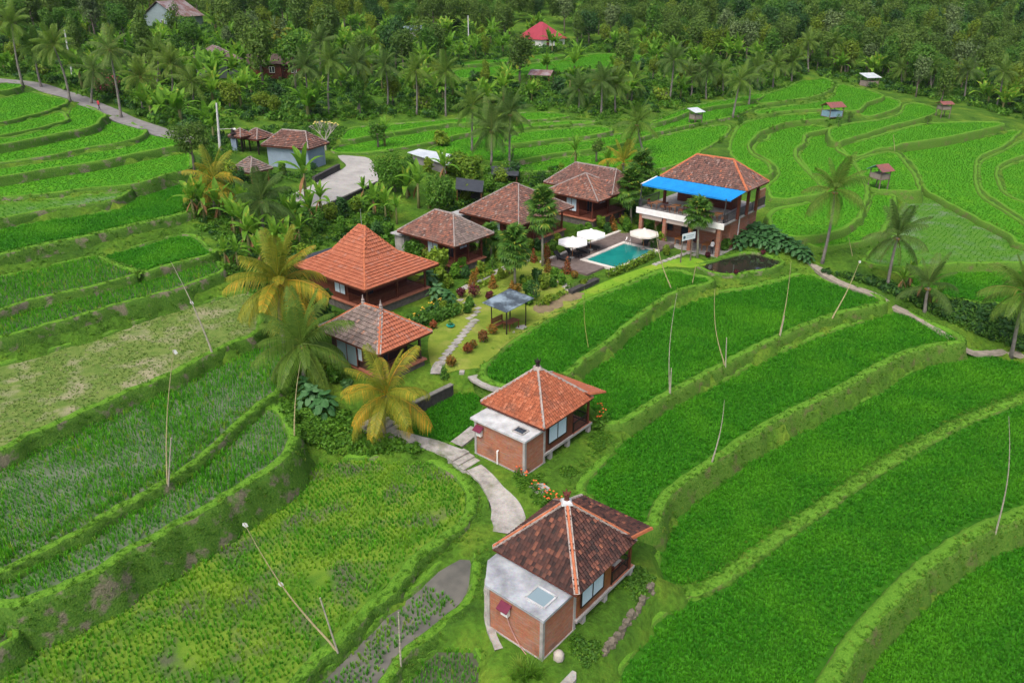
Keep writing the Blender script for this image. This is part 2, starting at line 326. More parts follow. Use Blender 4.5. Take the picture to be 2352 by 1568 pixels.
for key, z, poly, wd, h, drop, crop in FIELDS:
    px = catmull(poly, 5)
    W = np.array([at(x, min(y, 1900), z)[:2] for x, y in px])
    dist = np.median(np.hypot(W[:, 0], W[:, 1])); ds = .45 if dist < 55 else (.7 if dist < 90 else 1.3)
    W = resample(W, ds)
    a = .5 * np.sum(W[:, 0] * np.roll(W[:, 1], -1) - np.roll(W[:, 0], -1) * W[:, 1])
    if a < 0: W = W[::-1].copy()
    WORLDF.append((key, z, W, wd, h, drop, crop, dist))

# ---------------------------------------------------------------- materials of the land
def soil_grass(name, g1, g2, face1, face2, soil, lo, hi):
    """grassy dike: short light grass on the level top, rank darker growth and some bare earth on the steep side"""
    m, n, b, o = nodes(name); p = wpos(n)
    t = noise(n, .8, 6, p); t2 = noise(n, 9, 5, p); t3 = noise(n, .5, 4, p)
    mp = node(n, 'Mapping'); mp.inputs['Scale'].default_value = (6, 6, 1.2); lk(n, p, mp.inputs[0]); t5 = noise(n, 2.0, 4, mp.outputs[0])
    gr = ramp(n, t2.outputs[0], [(.3, g1), (.7, g2)]).outputs[0]
    fc = ramp(n, t5.outputs[0], [(.32, face1), (.68, face2)]).outputs[0]
    sl = ramp(n, t2.outputs[0], [(.3, tuple(x * .6 for x in soil)), (.7, soil)]).outputs[0]
    fc = mix(n, ramp(n, t.outputs[0], [(lo, (0, 0, 0)), (hi, (.85, .85, .85))]).outputs[0], fc, sl)
    nz = node(n, 'SeparateXYZ'); lk(n, node(n, 'NewGeometry').outputs['True Normal'], nz.inputs[0])
    steep = node(n, 'MapRange'); lk(n, nz.outputs[2], steep.inputs[0]); steep.inputs[1].default_value = .80; steep.inputs[2].default_value = .55
    lk(n, mix(n, steep.outputs[0], gr, fc), b.inputs['Base Color']); b.inputs['Roughness'].default_value = .9; b.inputs['Specular IOR Level'].default_value = .1
    bump(n, b, t2.outputs[0], .9, .10)
    MATS[name] = m; return m
M_dike = soil_grass('dike_grass_soil', (.06, .18, .014), (.135, .275, .026), (.035, .11, .013), (.085, .175, .022), (.205, .178, .13), .535, .62)
M_dikeR = soil_grass('dike_lush_grass', (.06, .185, .014), (.13, .28, .026), (.045, .14, .014), (.105, .19, .026), (.15, .13, .065), .54, .70)
def ground_mat():
    m, n, b, o = nodes('ground_grass'); p = wpos(n)
    t = noise(n, .25, 6, p); t2 = noise(n, 3.0, 5, p); t3 = noise(n, 20, 3, p)
    c = ramp(n, t.outputs[0], [(.3, (.028, .075, .010)), (.5, (.055, .13, .012)), (.72, (.12, .19, .02))]).outputs[0]
    c = mix(n, .6, c, ramp(n, t2.outputs[0], [(.3, (.25, .25, .25)), (.7, (.8, .8, .75))]).outputs[0], 'OVERLAY')
    c = mix(n, .4, c, t3.outputs[1], 'OVERLAY')
    lk(n, c, b.inputs['Base Color']); b.inputs['Roughness'].default_value = .95; b.inputs['Specular IOR Level'].default_value = .1
    bump(n, b, t2.outputs[0], .8, .2); MATS['ground'] = m; return m
def floor_mat(name, c1, c2, rough, patch=None, scale=1.2, wet=False):
    m, n, b, o = nodes(name); p = wpos(n)
    t = noise(n, scale, 6, p); t2 = noise(n, 14, 3, p)
    c = ramp(n, t.outputs[0], [(.35, c1), (.65, c2)]).outputs[0]
    if patch:
        t3 = noise(n, .4, 5, p); c = mix(n, ramp(n, t3.outputs[0], [(.5, (0, 0, 0)), (.66, (1, 1, 1))]).outputs[0], c, patch)
    lk(n, c, b.inputs['Base Color']); b.inputs['Specular IOR Level'].default_value = .5 if wet else .1
    if wet:
        rr = ramp(n, t.outputs[0], [(.4, (rough, rough, rough)), (.6, (.6, .6, .6))]); lk(n, rr.outputs[0], b.inputs['Roughness'])
        bump(n, b, t2.outputs[0], .08, .01)
    else:
        b.inputs['Roughness'].default_value = rough; bump(n, b, t2.outputs[0], .7, .08)
    MATS[name] = m; return m
FLOOR = {
 'dense': floor_mat('rice_floor', (.020, .10, .005), (.035, .14, .007), .9),
 'far': floor_mat('rice_far_floor', (.045, .205, .006), (.07, .25, .009), .9, (.09, .27, .010), 1.6),
 'farwet': floor_mat('rice_farwet_floor', (.05, .16, .012), (.09, .21, .02), .6, (.12, .19, .09), 1.2, False),
 'wet': floor_mat('paddy_water_mud', (.05, .10, .03), (.125, .15, .095), .18, None, .8, True),
 'wetdense': floor_mat('paddy_wet_mud', (.05, .06, .03), (.09, .10, .06), .25, None, .8, True),
 'yellow': floor_mat('paddy_mud_yellow', (.055, .15, .012), (.15, .25, .024), .7, (.085, .10, .055), .5),
 'mud': floor_mat('paddy_bare_mud', (.085, .085, .07), (.135, .13, .11), .3, None, .9, True),
 'pond': plain('pond_water', (.022, .024, .017), .05, .2, .5, .01, 0, None, .6),
 'dry': floor_mat('stubble_dry', (.08, .15, .026), (.15, .205, .05), .95, (.26, .25, .15), 1.8),
}

# ---------------------------------------------------------------- ground sheet through known heights
CTRL = [  # px, py, level
 (1060, 800, 2.2), (1130, 760, 2.2), (1250, 715, 2.15), (1350, 672, 2.15), (1450, 632, 2.1), (1550, 605, 2.0), (1400, 600, 2.25), (1300, 600, 2.4),
 (1200, 630, 2.4), (1100, 650, 2.5), (1000, 700, 2.45), (950, 850, 2.0), (1000, 845, 2.1), (1090, 850, 2.1), (880, 720, 2.6), (780, 740, 2.8),
 (1040, 610, 2.6), (1190, 575, 2.7), (1370, 520, 2.7), (1500, 540, 2.2), (1640, 590, 1.9), (1700, 585, 1.8), (1780, 570, 2.0), (1860, 600, 2.1),
 (920, 500, 4.0), (1000, 450, 4.6), (1100, 430, 4.8), (1250, 405, 4.9), (1450, 420, 4.4), (1560, 420, 4.2), (860, 560, 3.5), (800, 520, 4.2),
 (800, 400, 6.1), (760, 450, 5.7), (860, 372, 6.3), (830, 440, 5.6), (680, 400, 6.6), (560, 360, 7.6), (740, 475, 5.2), (900, 420, 5.4), (480, 320, 9.0),
 (600, 530, 5.2), (700, 560, 4.2), (560, 610, 4.6), (500, 540, 6.2), (640, 660, 3.7), (720, 850, 2.3), (690, 930, 1.9), (700, 1000, 1.5), (800, 1000, 1.2), (600, 740, 3.5), (460, 480, 7.2),
 (760, 900, 2.0), (850, 980, 1.3), (900, 1010, 1.0), (980, 1030, .9), (1040, 1045, .8), (1075, 1070, .45), (1150, 1140, .2), (1200, 1200, .0), (1300, 1110, .35), (1200, 1110, .5), (1100, 960, .8), (1000, 950, .7), (1050, 900, .8), (950, 960, .9), (1120, 900, 1.0), (1180, 920, 1.0),
 (1130, 1250, .05), (1110, 1400, -.2), (1150, 1510, -.35), (1250, 1540, -.5), (1350, 1530, -1.0), (1400, 1400, -.5), (1480, 1290, -.15), (1300, 1480, -.6), (1420, 1470, -1.3), (1380, 970, .8), (1320, 1060, .5),
 (60, 192, 13.0), (160, 232, 12.1), (240, 262, 11.5), (320, 292, 10.7), (400, 312, 9.8), (200, 150, 13.8), (400, 210, 11.4), (550, 270, 9.2), (650, 250, 9.0), (800, 262, 8.3), (950, 268, 8.1), (1100, 255, 7.8), (1300, 245, 7.7), (1500, 245, 7.4), (1700, 205, 7.6),
 (50, 100, 17), (250, 70, 17), (450, 90, 15.5), (600, 130, 13), (800, 150, 11.6), (1000, 150, 11.2), (1200, 190, 9.6), (1400, 180, 9.2), (1250, 90, 13.2), (1600, 140, 10.3), (1850, 165, 7.8), (2000, 195, 6.1), (2100, 225, 5.0), (2230, 252, 3.9), (2340, 290, 3.0),
 (2060, 700, .6), (2200, 740, .2), (2300, 800, -.4), (2352, 830, -.8), (2000, 640, 1.3), (1930, 625, 1.7), (2100, 690, .5), (2250, 720, .6),
]
CW = [(-320, 60, 14), (-320, 200, 20), (-150, 60, 9), (320, 40, -8), (320, 120, -4), (0, 8, -3), (-60, 8, 1.5), (60, 8, -6), (-140, 20, 6),
      (120, 150, -2), (160, 170, -3), (200, 220, 0), (110, 190, 3), (150, 250, 8), (240, 300, 18), (90, 240, 11), (30, 240, 12.5), (-40, 230, 13.5), (-120, 220, 17), (-200, 220, 21),
      (0, 300, 21), (100, 310, 20), (-120, 300, 26), (200, 340, 24), (-300, 320, 34), (0, 400, 45), (150, 420, 46), (-200, 420, 50), (320, 420, 42), (0, 600, 95), (300, 620, 95), (-320, 620, 98), (0, 950, 170), (400, 950, 170), (-400, 950, 170), (500, 200, 8), (520, 500, 55), (-520, 200, 30), (-520, 500, 75)]
cp = [tuple(at(*c)) for c in CTRL] + CW
for key, z, W, wd, h, drop, crop, dist in WORLDF:
    st = max(1, int(4.0 / (.45 if dist < 55 else (.7 if dist < 90 else 1.3))))
    cp += [(x, y, z - .05) for x, y in W[::st] if y > 4 and abs(x) < 300]
cp = np.array(cp)
def keep_apart(P, d):
    out = []
    for p in P:
        if all((p[0] - q[0]) ** 2 + (p[1] - q[1]) ** 2 > d * d for q in out): out.append(p)
    return np.array(out)
cp = keep_apart(cp, 1.5)
D_ = np.hypot(cp[:, None, 0] - cp[None, :, 0], cp[:, None, 1] - cp[None, :, 1])
NC = len(cp); K = np.zeros((NC + 3, NC + 3)); K[:NC, :NC] = -D_ + np.eye(NC) * .6
K[:NC, NC:] = np.c_[np.ones(NC), cp[:, :2]]; K[NC:, :NC] = K[:NC, NC:].T
cw = np.linalg.solve(K, np.r_[cp[:, 2], 0, 0, 0])
def base_h(X, Y):
    X = np.asarray(X, float); Y = np.asarray(Y, float); o = np.zeros(X.shape); fx, fy = X.ravel(), Y.ravel(); r = np.zeros(fx.shape)
    for i in range(0, len(fx), 20000):
        dd = np.hypot(fx[i:i + 20000, None] - cp[None, :, 0], fy[i:i + 20000, None] - cp[None, :, 1])
        r[i:i + 20000] = -dd @ cw[:NC] + cw[NC] + fx[i:i + 20000] * cw[NC + 1] + fy[i:i + 20000] * cw[NC + 2]
    return r.reshape(X.shape)
def lines(lo, mid0, mid1, hi, st):
    a = list(np.arange(mid0, mid1 + .01, st)); s = st
    while a[-1] < hi: s *= 1.12; a.append(a[-1] + s)
    s = st
    while a[0] > lo: s *= 1.12; a.insert(0, a[0] - s)
    return np.array(a)
gx = lines(-620, -75, 85, 620, 1.0); gy = lines(2, 18, 140, 1000, 1.0)
GX, GY = np.meshgrid(gx, gy); GZ = base_h(GX, GY)
fade = np.clip((GY - 30) / 60, 0, 1)
GZ = GZ + vnoise(GX, GY, .35, 1) * .08 + vnoise(GX, GY, .05, 2) * .5 * np.clip((GY - 150) / 80, 0, 1)
# level pads under the buildings and the pool
PADS = [((10.83, 77.09), 50, (-3.5, 12.0), (-1.0, 7.0), 2.22), (at(1707, 437, 9.0), 50, (-3.0, 9.0), (.3, 11.8), 1.85), (at(1044, 567, 5.9), 50, (.3, 5.6), (.3, 9.6), 2.6), (at(1191, 519, 6.2), 50, (.3, 9.6), (.3, 10), 2.75),
        (at(1367, 462, 6.4), 50, (.3, 8.4), (.3, 8.6), 2.9), (at(838, 668, 5.6), 50, (.3, 8.6), (.3, 9.8), 2.5), (at(870, 815, 4.9), 50, (.2, 5.4), (.2, 8.8), 2.0), (at(1250, 985, 3.7), 50, (-2.4, 6.4), (-.4, 5.6), .62),
        (at(1325, 1366, 2.9), 50, (-2.6, 6.8), (-.2, 5.6), -.1), (at(708, 343, 9.3), 68, (-.5, 5.2), (-.5, 8), 6.4)]
for c_, yw, (ua, ub), (va, vb), zp in PADS:
    dx, dy = GX - c_[0], GY - c_[1]; a_ = R(yw); uu = dx * math.cos(a_) + dy * math.sin(a_); vv = -dx * math.sin(a_) + dy * math.cos(a_)
    dd = np.maximum(np.maximum(ua - uu, uu - ub), np.maximum(va - vv, vv - vb)); t_ = np.clip(1 - dd / 2.0, 0, 1)
    GZ = GZ * (1 - t_) + zp * t_
for key, z, W, wd, h, drop, crop, dist in WORLDF:
    bx0, by0 = W.min(0) - 1; bx1, by1 = W.max(0) + 1
    m = (GX > bx0) & (GX < bx1) & (GY > by0) & (GY < by1)
    if not m.any(): continue
    ins = np.zeros(GX.shape, bool); ins[m] = inside(W[::2], GX[m], GY[m])
    GZ[ins] = np.minimum(GZ[ins], z - .45)
ny, nx = GX.shape
gv = np.c_[GX.ravel(), GY.ravel(), GZ.ravel()]
idx = np.arange(ny * nx).reshape(ny, nx)
gf = np.c_[idx[:-1, :-1].ravel(), idx[:-1, 1:].ravel(), idx[1:, 1:].ravel(), idx[1:, :-1].ravel()]
gm = bpy.data.meshes.new('ground'); gm.from_pydata(gv.tolist(), [], gf.tolist()); gm.materials.append(ground_mat())
gm.polygons.foreach_set('use_smooth', [True] * len(gm.polygons))
tag(link('ground', gm), 'green grassy ground under the fields and gardens', 'ground', kind='structure')
BV_V = [Vector(v) for v in gv.tolist()]; BV_F = gf.tolist()

FIELD_LBL = {'dense': 'flat paddy field planted thick with bright green rice', 'far': 'distant terraced paddy field of bright green rice', 'farwet': 'terraced paddy field with water glinting between the plants',
 'wet': 'flooded paddy field with grey water between young rice rows', 'wetdense': 'wet paddy field of green rice rows', 'yellow': 'paddy field of patchy yellow green rice rows over mud', 'pond': 'dark still garden pond beside the restaurant', 'mud': 'paddy field with bare grey mud and sparse rice', 'dry': 'harvested dry field of pale stubble and weeds'}
DIKE_TOPS = []
def build_field(key, z, W, wd, h, drop, crop, dist):
    global BV_V, BV_F
    wd *= .8; n = len(W); nxt = np.roll(W, -1, 0); prv = np.roll(W, 1, 0); d = nxt - prv; d /= np.linalg.norm(d, axis=1)[:, None] + 1e-9
    N_ = np.c_[d[:, 1], -d[:, 0]]                                   # outward (counter-clockwise outline)
    s = np.arange(n); big = 1.0 if dist < 60 else 1.3
    wob = vnoise(W[:, 0], W[:, 1], 1.3, 3) * .13 * big; wob2 = vnoise(W[:, 0], W[:, 1], 3.7, 5) * .08 + rng.normal(0, .03, n)
    prof = [(-.12, -.12), (.06, h * .55), (wd * .3, h), (wd * .7, h * 1.02), (wd, h * .75)]
    run = .32
    for fr in (.18, .45, .75, 1.0): prof.append((wd + run * drop * fr + .06, h * .5 - drop * fr))
    v = []; rows = len(prof)
    for k, (o_, dz) in enumerate(prof):
        nz = (wob + wob2 * 1.5) * (1.0 if k >= 2 else .5) + (vnoise(W[:, 0], W[:, 1], 2.1, 20 + k) * .10 + rng.normal(0, .03, n) if k >= 5 else 0)
        zz = z + dz + (vnoise(W[:, 0], W[:, 1], 1.9, 7 + k) * .05 if k in (2, 3, 4) else vnoise(W[:, 0], W[:, 1], 2.3, 7 + k) * .04)
        if k == 0: zz = np.full(n, z + dz)
        v.append(np.c_[W + N_ * (o_ + nz)[:, None], zz])
    V = np.concatenate(v); f = []
    for k in range(rows - 1):
        for i in range(n):
            j = (i + 1) % n; f.append((k * n + i, (k + 1) * n + i, (k + 1) * n + j, k * n + j))
    me = bpy.data.meshes.new('terrace_bank'); me.from_pydata(V.tolist(), [], f); me.materials.append(M_dikeR if key[0] in 'RQ' else M_dike)
    me.polygons.foreach_set('use_smooth', [True] * len(f)); me.update()
    bank = tag(link('terrace_bank', me), 'grass covered earth bank round a rice terrace', 'bank', kind='structure')
    # the flat floor
    fm = bpy.data.meshes.new('paddy_field'); fm.from_pydata([(x, y, z) for x, y in W], [], [tuple(range(n))]); fm.materials.append(FLOOR[crop])
    bm = bmesh.new(); bm.from_mesh(fm); bmesh.ops.triangulate(bm, faces=bm.faces[:], ngon_method='EAR_CLIP'); bm.to_mesh(fm); bm.free()
    tag(link('paddy_field', fm), FIELD_LBL[crop], 'field', kind='structure')
    k0 = len(BV_V); BV_V += [Vector(q) for q in V.tolist()]; BV_F += [tuple(i + k0 for i in q) for q in f]
    k0 = len(BV_V); BV_V += [Vector((x, y, z)) for x, y in W]; BV_F += [tuple(i + k0 for i in p.vertices) for p in fm.polygons]
    DIKE_TOPS.append((key, z, W, N_, wd, h, drop, dist))
for q in WORLDF: build_field(*q)
BVH = BVHTree.FromPolygons(BV_V, BV_F)
def hit(px, py, dz=0.0):
    """the place on the land that a pixel of the photograph looks at"""
    p, n_, i, d = BVH.ray_cast(Vector((0, 0, CH)), ray(px, py).normalized(), 2500)
    return (p + Vector((0, 0, dz))) if p else at(px, py, 5)
def gz(x, y):
    p, n_, i, d = BVH.ray_cast(Vector((x, y, 400)), Vector((0, 0, -1)))
    return p.z if p else 0.0
def drop_to(p, dz=0.0): return Vector((p[0], p[1], gz(p[0], p[1]) + dz))
# paving laid on the land -------------------------------------------------------
def ribbon(name, pts, width, mat, label, cat='path', dz=.06, ds=.6, across=4, flat=False, edge=.12, kind='structure'):
    P = np.array([tuple(hit(x, y)) for x, y in pts]); P = resample(catmull(P, 6, False), ds, False)
    d = np.gradient(P[:, :2], axis=0); d /= np.linalg.norm(d, axis=1)[:, None]; N_ = np.c_[-d[:, 1], d[:, 0]]
    zc = np.array([gz(x, y) for x, y in P[:, :2]])
    for _ in range(4): zc = np.convolve(np.pad(zc, 1, 'edge'), [.25, .5, .25], 'valid')
    wv = width if hasattr(width, '__len__') else [width, width]
    wv = np.interp(np.linspace(0, 1, len(P)), np.linspace(0, 1, len(wv)), wv)
    mb = MB(); rows = []
    for i in range(len(P)):
        row = []
        for k in range(across + 1):
            o_ = (k / across - .5) * wv[i] + (vnoise(P[i, 0], P[i, 1], 2.0, k) * .06 if k in (0, across) else 0)
            q = P[i, :2] + N_[i] * o_
            zz = zc[i] + dz if flat else max(zc[i], gz(*q)) + dz
            row.append((q[0], q[1], zz))
        row = [(row[0][0], row[0][1], row[0][2] - edge - dz)] + row + [(row[-1][0], row[-1][1], row[-1][2] - edge - dz)]
        rows.append(row)
    m_ = len(rows[0]); v = [p for r in rows for p in r]; f = []
    for i in range(len(rows) - 1):
        for k in range(m_ - 1): f.append((i * m_ + k + 1, i * m_ + k, (i + 1) * m_ + k, (i + 1) * m_ + k + 1))
    mb.add(v, f); o = mb.build(name, mat, smooth=False); return tag(o, label, cat, kind=kind)
def patch(name, pts, mat, label, cat, dz=.05, z=None, ds=.7, thick=.15, kind='structure'):
    """a paved or planted area: outline in the picture, draped or level"""
    W = np.array([tuple(hit(x, y) if z is None else at(x, y, z))[:2] for x, y in pts]); W = resample(catmull(W, 3) if len(W) > 4 else W, ds)
    a = .5 * np.sum(W[:, 0] * np.roll(W[:, 1], -1) - np.roll(W[:, 0], -1) * W[:, 1])
    if a < 0: W = W[::-1].copy()
    bm = bmesh.new(); vs_ = [bm.verts.new((x, y, 0)) for x, y in W]; bm.faces.new(vs_)
    x0, y0 = W.min(0); x1, y1 = W.max(0); st = max(ds, .8)
    for c in np.arange(x0 + st, x1, st): bmesh.ops.bisect_plane(bm, geom=bm.verts[:] + bm.edges[:] + bm.faces[:], plane_co=(c, 0, 0), plane_no=(1, 0, 0))
    for c in np.arange(y0 + st, y1, st): bmesh.ops.bisect_plane(bm, geom=bm.verts[:] + bm.edges[:] + bm.faces[:], plane_co=(0, c, 0), plane_no=(0, 1, 0))
    for v in bm.verts: v.co.z = (gz(v.co.x, v.co.y) if z is None else z) + dz
    r = bmesh.ops.extrude_edge_only(bm, edges=[e for e in bm.edges if e.is_boundary])
    for g in r['geom']:
        if isinstance(g, bmesh.types.BMVert): g.co.z -= thick + dz
    me = bpy.data.meshes.new(name); bm.to_mesh(me); bm.free(); me.materials.append(mat)
    return tag(link(name, me), label, cat, kind=kind)

# ---------------------------------------------------------------- rice and grass
def tuft(name, mat, blades, height, spread, width, seed, bend=.5):
    r = random.Random(seed); mb = MB()
    for i in range(blades):
        a = r.uniform(0, 6.283); t = r.uniform(.1, 1) * spread; hh = height * r.uniform(.65, 1.05); w_ = width * r.uniform(.7, 1.2)
        c, s_ = math.cos(a), math.sin(a); bx, by = c * .03 + r.uniform(-.03, .03), s_ * .03 + r.uniform(-.03, .03)
        mx_, my_ = bx + c * t * (1 - bend) * .6, by + s_ * t * (1 - bend) * .6; ex, ey = bx + c * t, by + s_ * t
        px_, py_ = -s_ * w_ / 2, c * w_ / 2
        mb.add([(bx - px_, by - py_, 0), (bx + px_, by + py_, 0), (mx_ + px_, my_ + py_, hh * .62), (mx_ - px_, my_ - py_, hh * .62), (ex, ey, hh * (1 - .25 * t / spread))], [(0, 1, 2, 3), (3, 2, 4)])
    return proto(name, mb.mesh(name, mat))
M_rice = leafy('rice_leaf', (.026, .185, .004), (.060, .30, .007), 'obj', None, trans=.35, patch=.16, patch_c=(.10, .36, .010), patch_lo=.46, patch_hi=.68)
M_riceF = leafy('rice_leaf_far', (.050, .225, .006), (.080, .285, .009), 'obj', None, trans=.35, patch=.12, patch_c=(.10, .30, .011))
M_riceW = leafy('rice_leaf_young', (.045, .24, .008), (.115, .42, .015), 'obj', (.24, .38, .03), .96, trans=.35)
M_riceY = leafy('rice_leaf_yellowing', (.045, .22, .008), (.12, .40, .015), 'obj', (.26, .38, .03), .96, trans=.35, patch=.45, patch_c=(.22, .40, .022), patch_lo=.5, patch_hi=.68)
M_grass = leafy('bank_grass_leaf', (.06, .19, .016), (.135, .30, .026), 'obj', (.24, .31, .05), .96, trans=.5)
M_stub = leafy('stubble_leaf', (.10, .20, .03), (.18, .27, .055), 'obj', (.33, .33, .18), .9, trans=.3)
U_rice = [tuft('rice_plant', M_rice, 14, .28, .23, .027, i) for i in range(3)]
U_riceF = [tuft('rice_clump', M_riceF, 20, .15, .32, .026, i + 5) for i in range(3)]
U_riceW = [tuft('rice_seedling', M_riceW, 8, .36, .13, .028, i + 9) for i in range(3)]
U_riceY = [tuft('rice_hill', M_riceY, 9, .36, .15, .032, i + 19) for i in range(3)]
U_grass = [tuft('grass_tuft', M_grass, 11, .17, .18, .02, i + 29, .3) for i in range(3)]
U_stub = [tuft('stubble_tuft', M_stub, 7, .16, .16, .03, i + 39, .3) for i in range(3)]
def visible(X, Y, Z, mg=60):
    vx, vy, vz = X, Y, Z - CH; dep = vy * _cp - vz * _sp
    px = 1176 + CF * vx / dep; py = 784 - CF * (vy * _sp + vz * _cp) / dep
    return (dep > 1) & (px > -mg) & (px < 2352 + mg) & (py > -mg) & (py < 1568 + mg + 60)
def fill(W, z, step, ang, jit, inset=.42):
    c = W.mean(0); ext_ = np.abs(W - c).max() * 1.5; k = np.arange(-ext_, ext_, step); a, b = np.meshgrid(k, k)
    a = a.ravel() + rng.normal(0, jit, a.size); b = b.ravel() + rng.normal(0, jit, b.size)
    x = c[0] + a * math.cos(ang) - b * math.sin(ang); y = c[1] + a * math.sin(ang) + b * math.cos(ang)
    m = visible(x, y, np.full(x.shape, z)); x, y = x[m], y[m]
    m = inside(W, x, y); x, y = x[m], y[m]
    if inset and len(x):
        keep = np.ones(len(x), bool); Q = W[::2] if len(W) > 60 else W
        for i in range(0, len(x), 4000):
            d2 = (x[i:i + 4000, None] - Q[None, :, 0]) ** 2 + (y[i:i + 4000, None] - Q[None, :, 1]) ** 2
            keep[i:i + 4000] = d2.min(1) > inset * inset * rng.uniform(.6, 1.5, len(d2))
        x, y = x[keep], y[keep]
    return x, y
CROP = {'dense': (.205, .05, U_rice, .9, 1.15, 'dense bright green rice standing in the paddy'), 'far': (.46, .14, U_riceF, .85, 1.1, 'bright green rice on a far terrace'),
        'farwet': (.55, .08, U_riceF, .55, .95, 'thin green rice rows in a far wet paddy'), 'wet': (.235, .03, U_riceW, .7, 1.35, 'young rice rows in grey paddy water'),
        'wetdense': (.24, .03, U_riceW, .85, 1.3, 'rice rows in a small wet paddy'), 'yellow': (.25, .045, U_riceY, .6, 1.15, 'patchy yellow green rice rows'),
        'mud': (.25, .05, U_riceY, .7, 1.2, 'sparse rice and weeds on bare mud'), 'dry': (.27, .10, U_stub, .6, 1.2, 'pale stubble and low weeds on the dry field')}
ANG = {'Ly': R(38), 'Lw1': R(62), 'Lw2': R(62), 'L9': R(60), 'L10': R(58)}
for key, z, W, wd, h, drop, crop, dist in WORLDF:
    if crop == 'pond': continue
    step, jit, U, s0, s1, lbl = CROP[crop]
    if crop == 'far' and dist < 105: step = .36
    x, y = fill(W, z, step, ANG.get(key, R(50)), jit, .24 if crop in ('wet', 'wetdense', 'yellow') else .40)
    if crop == 'mud':
        m = (y < 33.2 + .8 * vnoise(x, y, .7, 4)) & (vnoise(x, y, .9, 5) > -.75); x, y = x[m], y[m]
    if crop == 'yellow':
        m = (vnoise(x, y, .55, 6) > -.72) | (rng.random(len(x)) < .25); x, y = x[m], y[m]
    if crop == 'wet':
        m = (rng.random(len(x)) < .97); x, y = x[m], y[m]
    if crop == 'dry':
        m = (vnoise(x, y, .9, 8) > -.45) & (rng.random(len(x)) < .85); x, y = x[m], y[m]
    if len(x) == 0: continue
    sc = rng.uniform(s0, s1, len(x)) * (1 + .12 * vnoise(x, y, .5, 9))
    if crop == 'far' and dist < 105: sc *= .85
    if crop == 'wet': sc *= np.clip(1.05 + .35 * vnoise(x, y, .35, 12), .7, 1.4)
    scatter('rice_crop' if crop != 'dry' else 'stubble', np.c_[x, y, np.full(len(x), z - .01)], rng.uniform(0, 6.28, len(x)), sc, U, lbl, 'rice' if crop != 'dry' else 'stubble')
# grass on the dikes
gp, gs = [], []
for key, z, W, N_, wd, h, drop, dist in DIKE_TOPS:
    if dist > 105: continue
    seg = .45 if dist < 55 else .7; dens = 15 if dist < 60 else 6
    n = int(len(W) * seg * (wd + .5 * drop) * dens); i = rng.integers(0, len(W), n); o_ = rng.uniform(wd * .62, wd * .8 + .30 * drop, n)
    P = W[i] + N_[i] * o_[:, None] + rng.normal(0, seg * .4, (n, 2)); m = visible(P[:, 0], P[:, 1], np.full(n, z))
    for p, oo in zip(P[m], o_[m]):
        q = gz(p[0], p[1])
        if q < z + h + .35: gp.append((p[0], p[1], q - .02)); gs.append(random.uniform(.55, 1.25) * (1.0 if dist < 60 else 1.35))
scatter('bank_grass', gp, rng.uniform(0, 6.28, len(gp)), gs, U_grass, 'long grass growing on the terrace banks', 'grass')
# ================================================================ BUILDINGS
YAW = R(50)
def tile_mat(name, stops, src='tint', moss=(.06, .06, .045), amt=.5, rough=.8):
    m, n, b, o = nodes(name)
    if src == 'tint': a = node(n, 'Attribute'); a.attribute_name = 'tint'; f = a.outputs['Fac']
    else: f = node(n, 'ObjectInfo').outputs['Random']
    c = ramp(n, f, stops).outputs[0]; p = wpos(n)
    t = noise(n, 1.1, 5, p); t2 = noise(n, 22, 4, p)
    c = mix(n, .35, c, t2.outputs[1], 'OVERLAY')
    fac = ramp(n, t.outputs[0], [(.5, (0, 0, 0)), (.75, (amt, amt, amt))])
    c = mix(n, fac.outputs[0], c, moss)
    lk(n, c, b.inputs['Base Color']); b.inputs['Roughness'].default_value = rough; b.inputs['Specular IOR Level'].default_value = .25
    bump(n, b, t2.outputs[0], .35, .02); MATS[name] = m; return m
DARK = [(0, (.022, .014, .013)), (.35, (.048, .024, .020)), (.7, (.085, .037, .028)), (.92, (.15, .06, .04)), (1, (.22, .085, .05))]
ORNG = [(0, (.20, .062, .03)), (.4, (.27, .082, .038)), (.8, (.33, .105, .05)), (1, (.38, .14, .075))]
BRIG = [(0, (.27, .085, .045)), (.5, (.325, .105, .055)), (.85, (.36, .125, .068)), (1, (.30, .13, .09))]
GREY = [(0, (.095, .075, .068)), (.5, (.16, .125, .11)), (.85, (.21, .165, .145)), (1, (.28, .15, .10))]
BRWN = [(0, (.065, .04, .035)), (.4, (.125, .07, .057)), (.75, (.18, .088, .066)), (.93, (.24, .17, .15)), (1, (.34, .12, .065))]
BROR = [(0, (.075, .045, .038)), (.35, (.14, .075, .058)), (.7, (.21, .098, .07)), (.9, (.30, .115, .065)), (1, (.25, .20, .175))]
T = {k: (tile_mat('roof_tile_' + k, s, 'tint', mo, am), tile_mat('roof_tile_piece_' + k, s, 'obj', mo, am)) for k, s, mo, am in
     (('dark', DARK, (.05, .045, .04), .4), ('orange', ORNG, (.10, .08, .065), .45), ('bright', BRIG, (.28, .12, .08), .5), ('grey', GREY, (.16, .15, .13), .5), ('brown', BRWN, (.14, .12, .105), .45), ('brownred', BROR, (.17, .145, .125), .45))}
M_wood = plain('dark_red_timber', (.125, .036, .022), .55, .35, 3, .2)
M_plank = None
